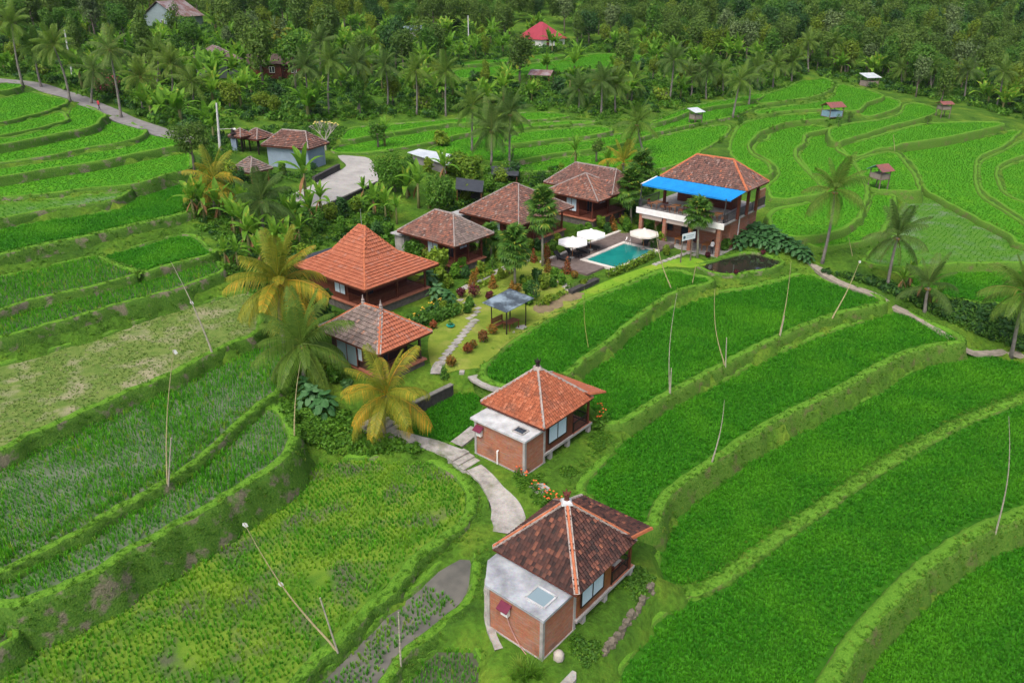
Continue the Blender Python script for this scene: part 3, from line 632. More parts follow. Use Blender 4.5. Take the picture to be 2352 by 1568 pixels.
def plank_mat():
    m, n, b, o = nodes('varnished_boards'); p = node(n, 'TexCoord').outputs['Object']
    w_ = node(n, 'TexWave', wave_type='BANDS', bands_direction='Z'); lk(n, p, w_.inputs[0]); w_.inputs['Scale'].default_value = 2.2; w_.inputs['Distortion'].default_value = .05
    t = noise(n, 3, 5, p); c = ramp(n, t.outputs[0], [(.3, (.17, .05, .02)), (.7, (.30, .10, .04))]).outputs[0]
    c = mix(n, ramp(n, w_.outputs[1], [(.0, (.75, .75, .75)), (.12, (0, 0, 0))]).outputs[0], c, (.03, .012, .008))
    lk(n, c, b.inputs['Base Color']); b.inputs['Roughness'].default_value = .45; bump(n, b, w_.outputs[1], .3, .02); return m
M_plank = plank_mat()
def brick_mat():
    m, n, b, o = nodes('thin_red_brick'); tc = node(n, 'TexCoord').outputs['Object']
    # project along whichever wall direction: x+y runs along every wall, z goes up
    sx = node(n, 'SeparateXYZ'); lk(n, tc, sx.inputs[0]); ad = node(n, 'Math', operation='ADD'); lk(n, sx.outputs[0], ad.inputs[0]); lk(n, sx.outputs[1], ad.inputs[1])
    cx = node(n, 'CombineXYZ'); lk(n, ad.outputs[0], cx.inputs[0]); lk(n, sx.outputs[2], cx.inputs[1])
    t = node(n, 'TexBrick'); lk(n, cx.outputs[0], t.inputs[0]); t.inputs['Scale'].default_value = 1.0; t.inputs['Brick Width'].default_value = .24; t.inputs['Row Height'].default_value = .062
    t.inputs['Mortar Size'].default_value = .010; t.inputs['Color1'].default_value = (.33, .095, .04, 1); t.inputs['Color2'].default_value = (.44, .15, .07, 1); t.inputs['Mortar'].default_value = (.20, .12, .085, 1)
    n1 = noise(n, 1.3, 6, tc); n2 = noise(n, 9, 4, tc)
    c = mix(n, ramp(n, n1.outputs[0], [(.48, (0, 0, 0)), (.7, (.7, .7, .7))]).outputs[0], t.outputs[0], (.24, .16, .12))
    c = mix(n, .5, c, n2.outputs[1], 'OVERLAY')
    mp = node(n, 'Mapping'); mp.inputs['Scale'].default_value = (.9, .9, 9); lk(n, tc, mp.inputs[0]); n3 = noise(n, 1.0, 5, mp.outputs[0], .7)
    c = mix(n, ramp(n, n3.outputs[0], [(.5, (0, 0, 0)), (.68, (.75, .75, .75))]).outputs[0], c, (.30, .22, .18))
    n4 = noise(n, .8, 5, tc); c = mix(n, ramp(n, n4.outputs[0], [(.55, (0, 0, 0)), (.72, (.7, .7, .7))]).outputs[0], c, (.075, .05, .04))
    lk(n, c, b.inputs['Base Color']); b.inputs['Roughness'].default_value = .9; bump(n, b, t.outputs[1], -.4, .02); return m
M_brick = brick_mat()
M_conc = plain('weathered_concrete', (.34, .33, .31), .9, .35, 1.6, .4)
M_basest = plain('dark_base_stone', (.11, .10, .09), .9, .4, 3, .6)
M_concw = plain('pale_cement_slab', (.46, .48, .48), .8, .35, 1.2, .25, c2=(.30, .31, .31))
M_mort = plain('lime_mortar', (.32, .28, .25), .9, .4, 5, .3)
M_cap = plain('terracotta_cap', (.42, .135, .06), .75, .3, 4, .3)
M_capg = plain('grey_ridge_cap', (.27, .24, .22), .9, .3, 4, .3)
M_dark = plain('black_brown_iron', (.025, .018, .016), .5, .3, 5, .1)
M_terr = plain('terracotta_floor', (.33, .13, .08), .6, .2, 4, .15)
M_curt = plain('pale_curtain', (.50, .62, .70), .6, .12, 14, .2)
M_white = plain('white_paint', (.74, .75, .73), .6, .12, 2, .1)
M_cream = plain('cream_cloth', (.66, .63, .55), .8, .15, 2, .2)
M_soffit = plain('soffit_boards', (.05, .025, .016), .8, .3, 4, .2)
def glass_mat():
    m, n, b, o = nodes('window_glass'); b.inputs['Base Color'].default_value = (.20, .28, .31, 1); b.inputs['Roughness'].default_value = .06; b.inputs['Specular IOR Level'].default_value = .9; return m
M_glass = glass_mat()
M_dglass = plain('dark_glass', (.03, .045, .06), .08, .3, 2, .02, 0, None, .8)

def tile_unit(w_, e, arch=.045, lip=.055):
    """one roof tile lying in x (across), y (up the slope), z (off the roof)"""
    v = []; L_ = e * 1.22
    for y, dz in ((L_, .0), (0, lip)):
        v += [(-w_ / 2, y, dz), (0, y, dz + arch), (w_ / 2, y, dz)]
    v += [(-w_ / 2, 0, 0), (0, 0, arch * .4), (w_ / 2, 0, 0)]
    return v, [(0, 3, 4, 1), (1, 4, 5, 2), (3, 6, 7, 4), (4, 7, 8, 5)]
def tile_face(poly, w_, e, off=.012):
    """places for tiles over one flat roof face; poly[0] -> poly[1] is the eave"""
    P = [Vector(p) for p in poly]; x = (P[1] - P[0]).normalized(); nrm = Vector((0, 0, 0))
    for i in range(1, len(P) - 1): nrm += (P[i] - P[0]).cross(P[i + 1] - P[0])
    nrm.normalize()
    if nrm.z < 0: nrm = -nrm
    y = nrm.cross(x).normalized()
    if y.z < 0: y = -y
    Q = [((p - P[0]).dot(x), (p - P[0]).dot(y)) for p in P]
    ymax = max(q[1] for q in Q); x0 = min(q[0] for q in Q); x1 = max(q[0] for q in Q); out = []
    flip = x.cross(y).dot(nrm) < 0
    r = 0; yy = -.06
    while yy < ymax - e * .25:
        k = np.arange(x0, x1 + w_, w_) + (w_ / 2 if r % 2 else 0) * 0
        cy_ = min(max(yy + e * .5, .01), ymax - .01)
        # crossing interval of the polygon at this height
        xs = []
        for i in range(len(Q)):
            (ax, ay), (bx, by) = Q[i], Q[(i + 1) % len(Q)]
            if (ay <= cy_) != (by <= cy_): xs.append(ax + (bx - ax) * (cy_ - ay) / (by - ay))
        if len(xs) >= 2:
            a, b = min(xs), max(xs)
            for kx in k:
                if a - w_ * .15 < kx < b + w_ * .15:
                    out.append((P[0] + x * kx + y * yy + nrm * off, -x if flip else x, y, nrm))
        yy += e; r += 1
    return out
def mat_of(o_, x, y, n_): return Matrix(((x.x, y.x, n_.x, o_.x), (x.y, y.y, n_.y, o_.y), (x.z, y.z, n_.z, o_.z), (0, 0, 0, 1)))
def lay_tiles(roof, faces, kind, w_, e, pieces=0, jitter=.012):
    places = []
    for f, fk in faces:
        for q in tile_face(f, w_, e): places.append((q, fk or kind))
    uv, uf = tile_unit(w_, e, .045, .055 if e < .3 else .10)
    rr = random.Random(len(places))
    if pieces:
        rw = Matrix.Rotation(YAW, 4, 'Z'); base = roof.parent.location
        def depth(q): return (rw @ q[0][0] + base).length - 0 if False else (rw @ q[0][0] + base - Vector((0, 0, CH))).length - 40 * ((rw @ q[0][3].to_4d().to_3d()).dot((Vector((0, 0, CH)) - base).normalized()) > .15)
        places.sort(key=depth)
    pm = {}
    for i, ((o_, x, y, n_), fk) in enumerate(places):
        o_ = o_ + n_ * rr.uniform(0, jitter) + x * rr.uniform(-.008, .008)
        if i < pieces:
            if fk not in pm:
                mb = MB(); mb.add(uv, uf); pm[fk] = mb.mesh('roof_tile', T[fk][1])
            t = link('roof_tile', pm[fk], roof); t.matrix_local = mat_of(o_, x, y, n_)
    by = {}
    for i, ((o_, x, y, n_), fk) in enumerate(places[pieces:]):
        mb = by.setdefault(fk, MB()); o_ = o_ + n_ * rr.uniform(0, jitter)
        mb.add([o_ + x * a + y * b + n_ * c for a, b, c in uv], uf, min(1, max(0, rr.gauss(.5, .26))))
    for fk, mb in by.items(): tag(mb.build('roof_tiling', T[fk][0], roof, tint=True), kind='stuff')
def caps(roof, segs, mat, w_=.2, h_=.12, step=.34, mortar=None, mw=.34):
    mb = MB(); mm = MB(); rr = random.Random(3)
    for a, b in segs:
        a, b = Vector(a), Vector(b); d = b - a; n = max(1, int(d.length / step))
        if mortar: mm.bar(a + Vector((0, 0, .03)), b + Vector((0, 0, .03)), mw, .09)
        for i in range(n):
            p, q = a + d * (i / n), a + d * ((i + 1.06) / n); z_ = Vector((0, 0, .09 + rr.uniform(-.008, .008)))
            x = d.cross(Vector((0, 0, 1))).normalized()
            if x.length < .1: x = Vector((1, 0, 0))
            s_ = 1.0; v = []
            for pp, k in ((p, 1.0), (q, .88)):
                v += [pp + z_ - x * w_ / 2 * k + Vector((0, 0, -.07)), pp + z_ - x * w_ / 4 * k + Vector((0, 0, h_ * .5)), pp + z_ + x * w_ / 4 * k + Vector((0, 0, h_ * .5)), pp + z_ + x * w_ / 2 * k + Vector((0, 0, -.07))]
            mb.add(v, [(0, 1, 5, 4), (1, 2, 6, 5), (2, 3, 7, 6), (0, 3, 2, 1), (4, 5, 6, 7)])
    mb.build('ridge_cap', mat, roof)
    if mortar: mm.build('ridge_mortar', mortar, roof)
def hip_faces(u0, v0, u1, v1, z, Ra, Rb, along='v'):
    C0, C1, C2, C3 = (u0, v0, z), (u1, v0, z), (u1, v1, z), (u0, v1, z)
    if along == 'v': return [[C0, C1, Ra], [C1, C2, Rb, Ra], [C2, C3, Rb], [C3, C0, Ra, Rb]], [(C0, Ra), (C1, Ra), (C2, Rb), (C3, Rb), (Ra, Rb)]
    return [[C0, C1, Rb, Ra], [C1, C2, Rb], [C2, C3, Ra, Rb], [C3, C0, Ra]], [(C0, Ra), (C3, Ra), (C1, Rb), (C2, Rb), (Ra, Rb)]
def clean(f):
    out = []
    for p in f:
        if not out or (Vector(p) - Vector(out[-1])).length > 1e-4: out.append(p)
    return out
def make_roof(parent, faces, hips, kind, w_, e, cap, mortar=None, pieces=0, kinds=None, name='roof', capw=.2, mw=.34):
    mb = MB()
    for f in faces: mb.slab(clean(f), .07)
    roof = mb.build(name, M_soffit, parent)
    lay_tiles(roof, [(clean(f), (kinds or {}).get(i)) for i, f in enumerate(faces)], kind, w_, e, pieces)
    caps(roof, [(a, b) for a, b in hips if (Vector(a) - Vector(b)).length > .05], cap, capw, mortar=mortar, mw=mw)
    # eave boards
    eb = MB()
    for f in faces:
        a, b = Vector(f[0]), Vector(f[1]); eb.bar(a - Vector((0, 0, .10)), b - Vector((0, 0, .10)), .04, .14)
    eb.build('eave_board', M_wood, roof)
    return roof
def rail(parent, pts, zb, h, mat, step=.16, pieces=False, bw=.03, name='balustrade'):
    """balustrade along a line: top and bottom rails, balusters, end posts"""
    mb = MB(); bm_ = None
    for a, b in zip(pts[:-1], pts[1:]):
        a3, b3 = Vector((*a, zb)), Vector((*b, zb)); mb.bar(a3 + Vector((0, 0, h)), b3 + Vector((0, 0, h)), .06, .06); mb.bar(a3 + Vector((0, 0, .12)), b3 + Vector((0, 0, .12)), .05, .05)
        n = int((b3 - a3).length / step)
        for i in range(1, n):
            p = a3.lerp(b3, i / n)
            if pieces:
                if bm_ is None: bb = MB(); bb.box(-bw / 2, -bw / 2, .12, bw / 2, bw / 2, h); bm_ = bb.mesh('baluster', mat)
            if not pieces: mb.box(p.x - bw / 2, p.y - bw / 2, zb + .12, p.x + bw / 2, p.y + bw / 2, zb + h)
            else: pieces.append((bm_, p))
    for p in pts: mb.box(p[0] - .04, p[1] - .04, zb, p[0] + .04, p[1] + .04, zb + h + .06)
    o = mb.build(name, mat, parent)
    if pieces:
        for me, p in pieces:
            if me is not None: link('baluster', me, o, p)
    return o
def win_x(parent, u0, u1, v, z0, z1, n=2, out=-1, frame=M_dark, pane=M_curt, d=.05):
    """window in a wall that runs along u, facing -v (out = -1)"""
    fr = MB(); y = v + out * d
    for z in (z0, z1): fr.bar((u0, y, z), (u1, y, z), .08, .08)
    for i in range(n + 1):
        u = u0 + (u1 - u0) * i / n; fr.bar((u, y, z0), (u, y, z1), .07, .07)
    o = fr.build('window', frame, parent)
    for i in range(n):
        a, b = u0 + (u1 - u0) * i / n + .035, u0 + (u1 - u0) * (i + 1) / n - .035
        p = MB(); p.box(a, y - .012, z0 + .04, b, y + .012, z1 - .04); p.build('pane', pane, o)
    return o
def win_y(parent, v0, v1, u, z0, z1, n=2, out=-1, frame=M_dark, pane=M_curt, d=.05):
    fr = MB(); x = u + out * d
    for z in (z0, z1): fr.bar((x, v0, z), (x, v1, z), .08, .08)
    for i in range(n + 1):
        v = v0 + (v1 - v0) * i / n; fr.bar((x, v, z0), (x, v, z1), .07, .07)
    o = fr.build('window', frame, parent)
    for i in range(n):
        a, b = v0 + (v1 - v0) * i / n + .035, v0 + (v1 - v0) * (i + 1) / n - .035
        p = MB(); p.box(x - .012, a, z0 + .04, x + .012, b, z1 - .04); p.build('pane', pane, o)
    return o
def finial(parent, p, mat, s=1.0, name='finial', crown=False):
    mb = MB()
    if crown:
        mb.lathe([(.13 * s, 0), (.16 * s, .06 * s), (.11 * s, .12 * s), (.15 * s, .30 * s), (.20 * s, .44 * s), (.10 * s, .47 * s)], 8, p)
        for k in range(4):
            a = k * math.pi / 2 + .78; mb.bar((p[0] + .13 * s * math.cos(a), p[1] + .13 * s * math.sin(a), p[2] + .42 * s), (p[0] + .2 * s * math.cos(a), p[1] + .2 * s * math.sin(a), p[2] + .58 * s), .06 * s)
    else: mb.lathe([(.17 * s, 0), (.2 * s, .08 * s), (.12 * s, .16 * s), (.17 * s, .3 * s), (.10 * s, .42 * s), (.06 * s, .6 * s), (.015 * s, .85 * s)], 10, p)
    return mb.build(name, mat, parent, smooth=False)

# ---------------------------------------------------------------- the two bungalows with brick bath houses
def bungalow(pxF, ze, zg, label, kind, cap, mortar, slab, slabmat, S, apex, skylight, wood):
    F = at(*pxF, ze); t = thing('bungalow', label, 'bungalow', (F.x, F.y, zg), YAW); z = ze - zg
    ap = (S / 2, S / 2, apex - zg)
    faces, hips = hip_faces(0, 0, S, S, z, ap, ap)
    # lean-to over the verandah, beyond the far eave
    zl = z - .2; lt = [(6.9, 4.6, zl), (6.9, -.05, zl), (S - .55, -.05, z + .42), (S - .55, 4.6, z + .42)]
    make_roof(t, faces, hips[:4], kind, .2, .235, cap, mortar, pieces=300, mw=.30)
    mb = MB(); mb.slab(lt[::-1], .07); r2 = mb.build('veranda_roof', M_soffit, t); lay_tiles(r2, [([lt[0], lt[1], lt[2], lt[3]], None)], kind if kind == 'dark' else 'bright', .2, .235)
    caps(r2, [(lt[1], lt[2])], M_cap, .22); caps(r2, [(lt[0], lt[3])], M_mort, .22)
    finial(t, (ap[0], ap[1], ap[2] + .05), M_wood if kind == 'dark' else M_dark, 1.0, 'roof_crown', True)
    mb = MB(); mb.lathe([(.42, 0), (.34, .12), (.2, .2)], 4, (ap[0], ap[1], ap[2] - .08)); mb.build('apex_mortar', M_mort if kind != 'dark' else M_concw, t)
    # bath house
    u0, v0, u1, v1 = slab[0] + .12, slab[1] + .12, .72, slab[3]
    mb = MB(); mb.box(u0, v0, -.05, u1, v1, 2.44 + (ze - zg - 2.9)); mb.build('brick_wall', M_brick, t); bt = 2.44 + (ze - zg - 2.9)
    mb = MB(); mb.box(u0 - .06, v0 - .06, -.5, u1, v1 + .06, -.05); mb.build('plinth', M_conc, t)
    for u, v in ((u0, v0), (u0, v1), (.55, v0)):
        mb = MB(); mb.box(u - .05, v - .05 if v == v0 else v - .13, -.05, u + .13, v + .13 if v == v0 else v + .05, bt + .001); mb.build('corner_post', M_conc, t)
    mb = MB(); mb.slab([(q[0], q[1], bt + .15) for q in slab[4]], .15); sl = mb.build('flat_roof', slabmat, t)
    a, b, c, d = skylight
    mb = MB()
    for p, q in (((a, b), (c, b)), ((c, b), (c, d)), ((c, d), (a, d)), ((a, d), (a, b))): mb.bar((*p, bt + .19), (*q, bt + .19), .09, .09)
    sk = mb.build('skylight', M_concw if kind == 'dark' else M_conc, t); mb = MB(); mb.box(a + .04, b + .04, bt + .17, c - .04, d - .04, bt + .195); mb.build('pane', M_glass if kind == 'dark' else M_dglass, sk)
    # timber room on a raised floor
    fz = .6 + (ze - zg - 2.9) * .6
    mb = MB(); mb.box(.55, .3, fz - .16, 6.0, S - .2, fz); mb.build('floor_slab', M_conc, t)
    mb = MB(); mb.box(3.75, .34, fz, 5.96, S - .3, fz + .03); mb.build('veranda_floor', M_terr, t)
    mb = MB(); mb.box(.7, .42, fz + .001, 3.75, S - .5, z - .02); mb.build('timber_wall', wood, t)
    for u in (1.3, 3.3, 5.8):
        for v in (.5, S - .5):
            mb = MB(); mb.box(u - .14, v - .14, -1.2, u + .14, v + .14, fz - .16); mb.build('pier', M_conc, t)
    win_x(t, .98, 2.95, .42, fz + .55, z - .32, 2)
    win_y(t, 1.6, 3.4, 3.75, fz + .05, z - .4, 2, 1)
    for v in (.42, S - .5):
        mb = MB(); mb.box(5.5, v - .07, fz, 5.64, v + .07, z); mb.build('post', M_wood, t)
    pc = [(None, None)]
    rail(t, [(3.85, .42), (5.57, .42)], fz, .8, M_dark, .13, pc, .025)
    pc = [(None, None)]
    rail(t, [(5.57, .42), (5.57, 2.0)], fz, .8, M_dark, .13, pc, .025)
    return t, F, bt, fz
sl1 = (-2.12, .4, 0, 3.98, [(-2.12, .38), (.75, .38), (.75, 5.2), (-.65, 5.2), (-2.06, 4.12)])
b1, F1, bt1, fz1 = bungalow((1325, 1366), 2.9, 0.0, 'timber bungalow with dark brown tiled pyramid roof and brick bath house', 'dark', M_cap, M_mort, sl1, M_concw if False else plain('stained_cement_slab', (.34, .37, .39), .75, .35, 1.0, .3, c2=(.17, .18, .20)), 5.4, 5.6, (-1.5, .85, -.5, 2.0), M_plank)
sl2 = (-1.55, .32, 0, 4.7, [(-1.6, .28), (.75, .28), (.75, 5.0), (-1.6, 5.0)])
b2, F2, bt2, fz2 = bungalow((1250, 985), 3.7, .75, 'timber bungalow with orange tiled pyramid roof and white topped bath house', 'orange', M_mort, None, sl2, M_concw, 5.5, 6.15, (-1.1, .9, -.45, 1.75), M_wood)
def box_heater(t, v, z, u):
    mb = MB(); mb.box(u - .2, v - .22, z, u, v + .22, z + .42); h_ = mb.build('water_heater', M_white, t)
    mb = MB(); mb.slab([(u - .42, v - .34, z + .46), (u + .0, v - .34, z + .72), (u + .0, v + .34, z + .72), (u - .42, v + .34, z + .46)], .03); mb.build('hood', plain('maroon_sheet', (.12, .012, .035), .5, .2, 3, .1), t)
box_heater(b1, 2.75, 1.5, -2.02); box_heater(b2, 4.25, 1.5, -1.45)
mb = MB(); mb.tube([(-1.62, 2.6, 0), (-1.62, 2.6, 1.0)], .05); mb.tube([(-1.62, 2.6, 1.0), (-1.5, 2.6, 1.0)], .05); mb.build('vent_pipe', M_white, b2)
mb = MB(); mb.tube([(-2.08, 2.72, 1.5), (-2.1, 2.5, 1.0), (-2.1, 2.2, .5), (-2.16, 1.7, .05), (-2.2, 1.2, -.2), (-2.25, .6, -.35)], .025, 6); mb.build('pipe', plain('pink_hose', (.4, .22, .2), .6, .2, 3, .1), b1)
# furniture on the verandas and odds and ends by the near bungalow
def l2w(b, u, v, z): return b.matrix_basis @ Vector((u, v, z))
bpy.context.view_layer.update()
def chair(loc, rz, label, mat, cush, group=None):
    t = thing('armchair', label, 'chair', loc, rz, group)
    mb = MB(); mb.box(-.28, -.28, .32, .28, .28, .40); mb.build('seat', mat, t)
    mb = MB(); mb.box(-.28, .22, .40, .28, .28, .9); mb.build('backrest', mat, t)
    for x in (-.26, .26):
        for y in (-.25, .25):
            m2 = MB(); m2.box(x - .025, y - .025, 0, x + .025, y + .025, .6 if y < 0 else .4); m2.build('leg', mat, t)
        m2 = MB(); m2.box(x - .03, -.28, .58, x + .03, .25, .62); m2.build('armrest', mat, t)
    m2 = MB(); m2.box(-.24, -.26, .40, .24, .2, .5); m2.build('cushion', cush, t)
    return t
M_red = plain('dark_red_fabric', (.10, .01, .014), .8, .2, 5, .2)
chair(l2w(b1, 4.25, 1.0, fz1 + .03), YAW + 1.6, 'dark red cushioned armchair on the dark roofed bungalow veranda', M_wood, M_red)
tb = thing('veranda_table', 'small white topped table on the dark roofed bungalow veranda', 'table', l2w(b1, 4.95, 1.15, fz1 + .03), YAW)
mb = MB(); mb.box(-.35, -.4, .5, .35, .4, .55); mb.build('table_top', M_cream, tb)
for x in (-.28, .28):
    for y in (-.33, .33): mb = MB(); mb.box(x - .03, y - .03, 0, x + .03, y + .03, .5); mb.build('leg', M_wood, tb)
chair(l2w(b2, 4.7, 1.5, fz2 + .03), YAW + 1.4, 'brown timber armchair on the orange roofed bungalow veranda', M_wood, M_wood)

# ---------------------------------------------------------------- villas on the garden row
def villa(pxF, ze, zg, U, V, Ra, Rb, label, kind, cap, mortar, kinds=None, tw=.2, te=.25, fl=.75, wall=M_wood, ver=2.0, over=.9, left=None, capw=.2, extra=None, along='v', railm=M_wood):
    F = at(*pxF, ze); t = thing('villa', label, 'villa', (F.x, F.y, zg), YAW); z = ze - zg
    Ra = (Ra[0], Ra[1], Ra[2] - zg); Rb = (Rb[0], Rb[1], Rb[2] - zg)
    if extra: faces, hips = extra(z)
    else: faces, hips = hip_faces(0, 0, U, V, z, Ra, Rb, along)
    make_roof(t, faces, hips, kind, tw, te, cap, mortar, kinds=kinds, capw=capw)
    o = over
    mb = MB(); mb.box(o - .15, o - .2, -.6, U - o + .15, V - o + .1, fl - .12); mb.build('stone_base', M_basest, t)
    mb = MB(); mb.box(o - .3, o - .35, fl - .12, U - o + .3, V - o + .2, fl); mb.build('floor_edge', M_terr, t)
    mb = MB(); mb.box(o, o + ver, fl, U - o, V - o, z - .03); mb.build('timber_wall', wall, t)
    n = max(2, int((U - 2 * o) / 2.4))
    pts = []
    for i in range(n + 1):
        u = o + .05 + (U - 2 * o - .1) * i / n; pts.append(u)
        mb = MB(); mb.box(u - .08, o - .03, fl, u + .08, o + .13, z); mb.build('post', wall, t)
    rail(t, [(pts[0], o + .05), (pts[-1], o + .05)], fl, .85, railm, .14)
    rail(t, [(pts[-1], o + .05), (pts[-1], o + ver)], fl, .85, railm, .14); rail(t, [(pts[0], o + .05), (pts[0], o + ver)], fl, .85, railm, .14)
    win_x(t, U * .3, U * .3 + 1.1, o + ver, fl + .02, z - .5, 2, -1, M_wood, M_dglass)
    win_x(t, U * .62, U * .62 + 1.3, o + ver, fl + .7, z - .5, 2, -1, M_wood, M_curt)
    win_y(t, V * .38, V * .38 + 1.5, o, fl + .6, z - .45, 2, -1, M_wood, M_curt)
    return t, F
SLATE = plain('grey_flat_slab', (.33, .34, .33), .85, .25, 2, .3)
v3, F3 = villa((1044, 567), 5.9, 2.7, 5.9, 8.3, (2.95, 2.9, 8.0), (2.95, 5.5, 8.0), 'villa with weathered brown red hip roof facing the stepping stone path', 'brownred', M_capg, None, {0: 'grey'}, fl=.7)
mb = MB(); mb.box(.3, 8.0, 2.55, 4.6, 9.7, 2.7); mb.build('flat_roof', SLATE, v3); mb = MB(); mb.box(.6, 8.0, -.3, 4.3, 9.4, 2.55); mb.build('annex_wall', M_conc, v3)
v4, F4 = villa((1191, 519), 6.2, 2.85, 9.9, 8.6, (4.95, 4.1, 9.0), (4.95, 4.9, 9.0), 'large villa with steep brown hip roof and long red veranda by the pool loungers', 'brown', M_capg, None, None, .2, .27, .8, capw=.16, kinds=None) if False else villa((1191, 519), 6.2, 2.85, 9.9, 8.6, (4.95, 4.1, 9.0), (4.95, 4.9, 9.0), 'large villa with steep brown hip roof and long red veranda by the pool loungers', 'brownred', M_capg, None, {0: 'brown'}, .2, .27, .8, capw=.16)
mb = MB(); mb.box(.2, 8.4, 2.7, 3.6, 10.4, 2.85); mb.build('flat_roof', SLATE, v4); mb = MB(); mb.box(.5, 8.4, -.3, 3.3, 10.1, 2.7); mb.build('annex_wall', M_conc, v4)
def v5roof(z):
    fa, ha = hip_faces(0, -.4, 6.6, 7.4, z, (3.2, 3.6, z + 2.1), (3.2, 3.7, z + 2.1))
    fb, hb = hip_faces(2.6, -.6, 8.8, 9.6, z + .25, (5.6, .9, z + 2.55), (5.6, 6.9, z + 2.55))
    return fa + fb, ha[:4] + hb
v5, F5 = villa((1367, 462), 6.4, 3.0, 8.4, 8.4, (0, 0, 9), (0, 0, 9), 'villa with two stepped brown roofs behind the white parasols', 'brownred', M_capg, None, {4: 'brown', 5: 'brown', 6: 'brown', 7: 'brown'}, .2, .27, .8, extra=v5roof, capw=.16)
def joglo(z):
    k = 2.35; b = (1.9, 1.9, 6.7, 8.0); zb = z + 1.25; zt = z + 3.65; U, V = 8.9, 10.0
    E = [(0, 0, z), (U, 0, z), (U, V, z), (0, V, z)]; B = [(2.5, 2.9, zb), (U - 2.4, 2.9, zb), (U - 2.4, V - 2.3, zb), (2.5, V - 2.3, zb)]
    Ra, Rb = (4.5, 4.85, zt), (4.5, 5.75, zt)
    f = [[E[i], E[(i + 1) % 4], B[(i + 1) % 4], B[i]] for i in range(4)]
    f += [[B[0], B[1], Ra], [B[1], B[2], Rb, Ra], [B[2], B[3], Rb], [B[3], B[0], Ra, Rb]]
    h = [(E[i], B[i]) for i in range(4)] + [(B[0], Ra), (B[1], Ra), (B[2], Rb), (B[3], Rb), (Ra, Rb)]
    return f, h
v1, FJ = villa((838, 668), 5.6, 2.6, 8.9, 10.0, (0, 0, 9), (0, 0, 9), 'pavilion villa with tall bright orange two pitched roof and red veranda', 'bright', M_cap, None, None, .24, .36, .8, extra=joglo, ver=2.6, capw=.22)
mb = MB(); mb.tube([(4.5, 5.3, 6.6), (4.5, 5.3, 8.3)], [.03, .015], 6); mb.build('lightning_rod', plain('grey_metal', (.45, .46, .47), .4, .15, 3, .1, .6), v1)
mb = MB(); mb.slab([(1.0, 9.2, 3.3), (5.5, 9.2, 3.3), (5.5, 11.6, 3.05), (1.0, 11.6, 3.05)], .08); mb.build('rear_roof', plain('dark_sheet', (.045, .05, .06), .5, .3, 2, .1), v1)
FG = at(870, 815, 4.9)
vg, FG = villa((870, 815), 4.9, 2.1, 5.5, 7.2, (2.65, 2.55, 6.95), (2.5, 4.45, 6.95), 'villa with two finials and a roof half grey half orange tiles', 'grey', M_cap, M_mort, {0: 'bright', 1: 'bright'}, .24, .34, .5, wall=plain('dark_brown_wall', (.05, .03, .024), .6, .3, 3, .2), ver=1.6, over=.7, capw=.2, railm=M_dark)
finial(vg, (2.65, 2.55, 4.95), M_capg, .85); finial(vg, (2.5, 4.45, 4.95), M_capg, .85)
mb = MB(); mb.box(.3, 3.6, 2.55, 4.6, 9.0, 2.68) if False else mb.box(1.0, 7.0, 2.3, 4.8, 8.6, 2.45); mb.build('flat_roof', SLATE, vg)
win_y(vg, 3.2, 5.6, .55, .55, 2.3, 2, -1, M_wood, M_glass, .05)

# ---------------------------------------------------------------- two storey restaurant
FR = at(1707, 437, 9.0)
rs = thing('restaurant', 'two storey brick restaurant with brown hip roof and bright blue awning', 'restaurant', (FR.x, FR.y, 1.9), YAW)
zr = 9.0 - 1.9; zs = 5.6 - 1.9
faces, hips = hip_faces(-.1, -.5, 5.6, 10.2, zr, (2.45, 2.6, 9.6), (2.45, 7.1, 9.6))
make_roof(rs, faces, hips, 'brown', .2, .26, M_cap, None, capw=.3)
M_blue = plain('blue_canvas', (.004, .20, .53), .8, .16, .8, .2)
mb = MB(); NU, NV = 8, 60; av = []
for j in range(NV + 1):
    for i in range(NU + 1):
        a, t_ = i / NU, j / NV; p = Vector((-.5, 10.3, zr + .05)).lerp(Vector((-2.3, 11.3, zr - .7)), a); q = Vector((-.5, -.6, zr + .05)).lerp(Vector((-2.3, .2, zr - .7)), a); w_ = p.lerp(q, t_)
        av.append((w_.x, w_.y, w_.z - .09 * math.sin(math.pi * a) * abs(math.sin(math.pi * t_ * 5)) ** .6 - .012 * math.sin(t_ * 130 + a * 3)))
mb.add(av, [(j * (NU + 1) + i, j * (NU + 1) + i + 1, (j + 1) * (NU + 1) + i + 1, (j + 1) * (NU + 1) + i) for j in range(NV) for i in range(NU)]); aw = mb.build('awning', M_blue, rs)
mb = MB(); mb.bar((-2.3, 11.3, zr - .76), (-2.3, .2, zr - .76), .06, .16); mb.build('valance', M_blue, aw)
mb = MB(); mb.bar((-.5, 10.35, zr + .06), (-2.3, 11.35, zr - .68), .12, .1); mb.build('side_bar', M_white, aw)
for v in (9.6, 1.5):
    mb = MB(); mb.bar((-.4, v, zr - .9), (-1.7, v + .3, zr - .62), .05); mb.build('strut', M_white, aw)
mb = MB(); mb.box(-2.6, .6, zs - .2, 8.2, 11.4, zs); mb.build('upper_floor', M_conc, rs)
mb = MB(); mb.box(-2.72, .5, zs - .55, -2.6, 11.5, zs + .12); mb.build('white_fascia', M_white, rs)
M_steel = plain('grey_steel', (.07, .075, .085), .45, .25, 4, .1, .3)
rail(rs, [(-2.5, 11.3), (-2.5, 7.6), (-2.5, 4.2), (-2.5, .7)], zs, 1.0, M_steel, .15, bw=.03, name='balcony_railing')
rail(rs, [(-2.5, .7), (1.2, .7), (4.8, .7), (8.1, .7)], zs, 1.0, M_steel, .15, bw=.03, name='balcony_railing')
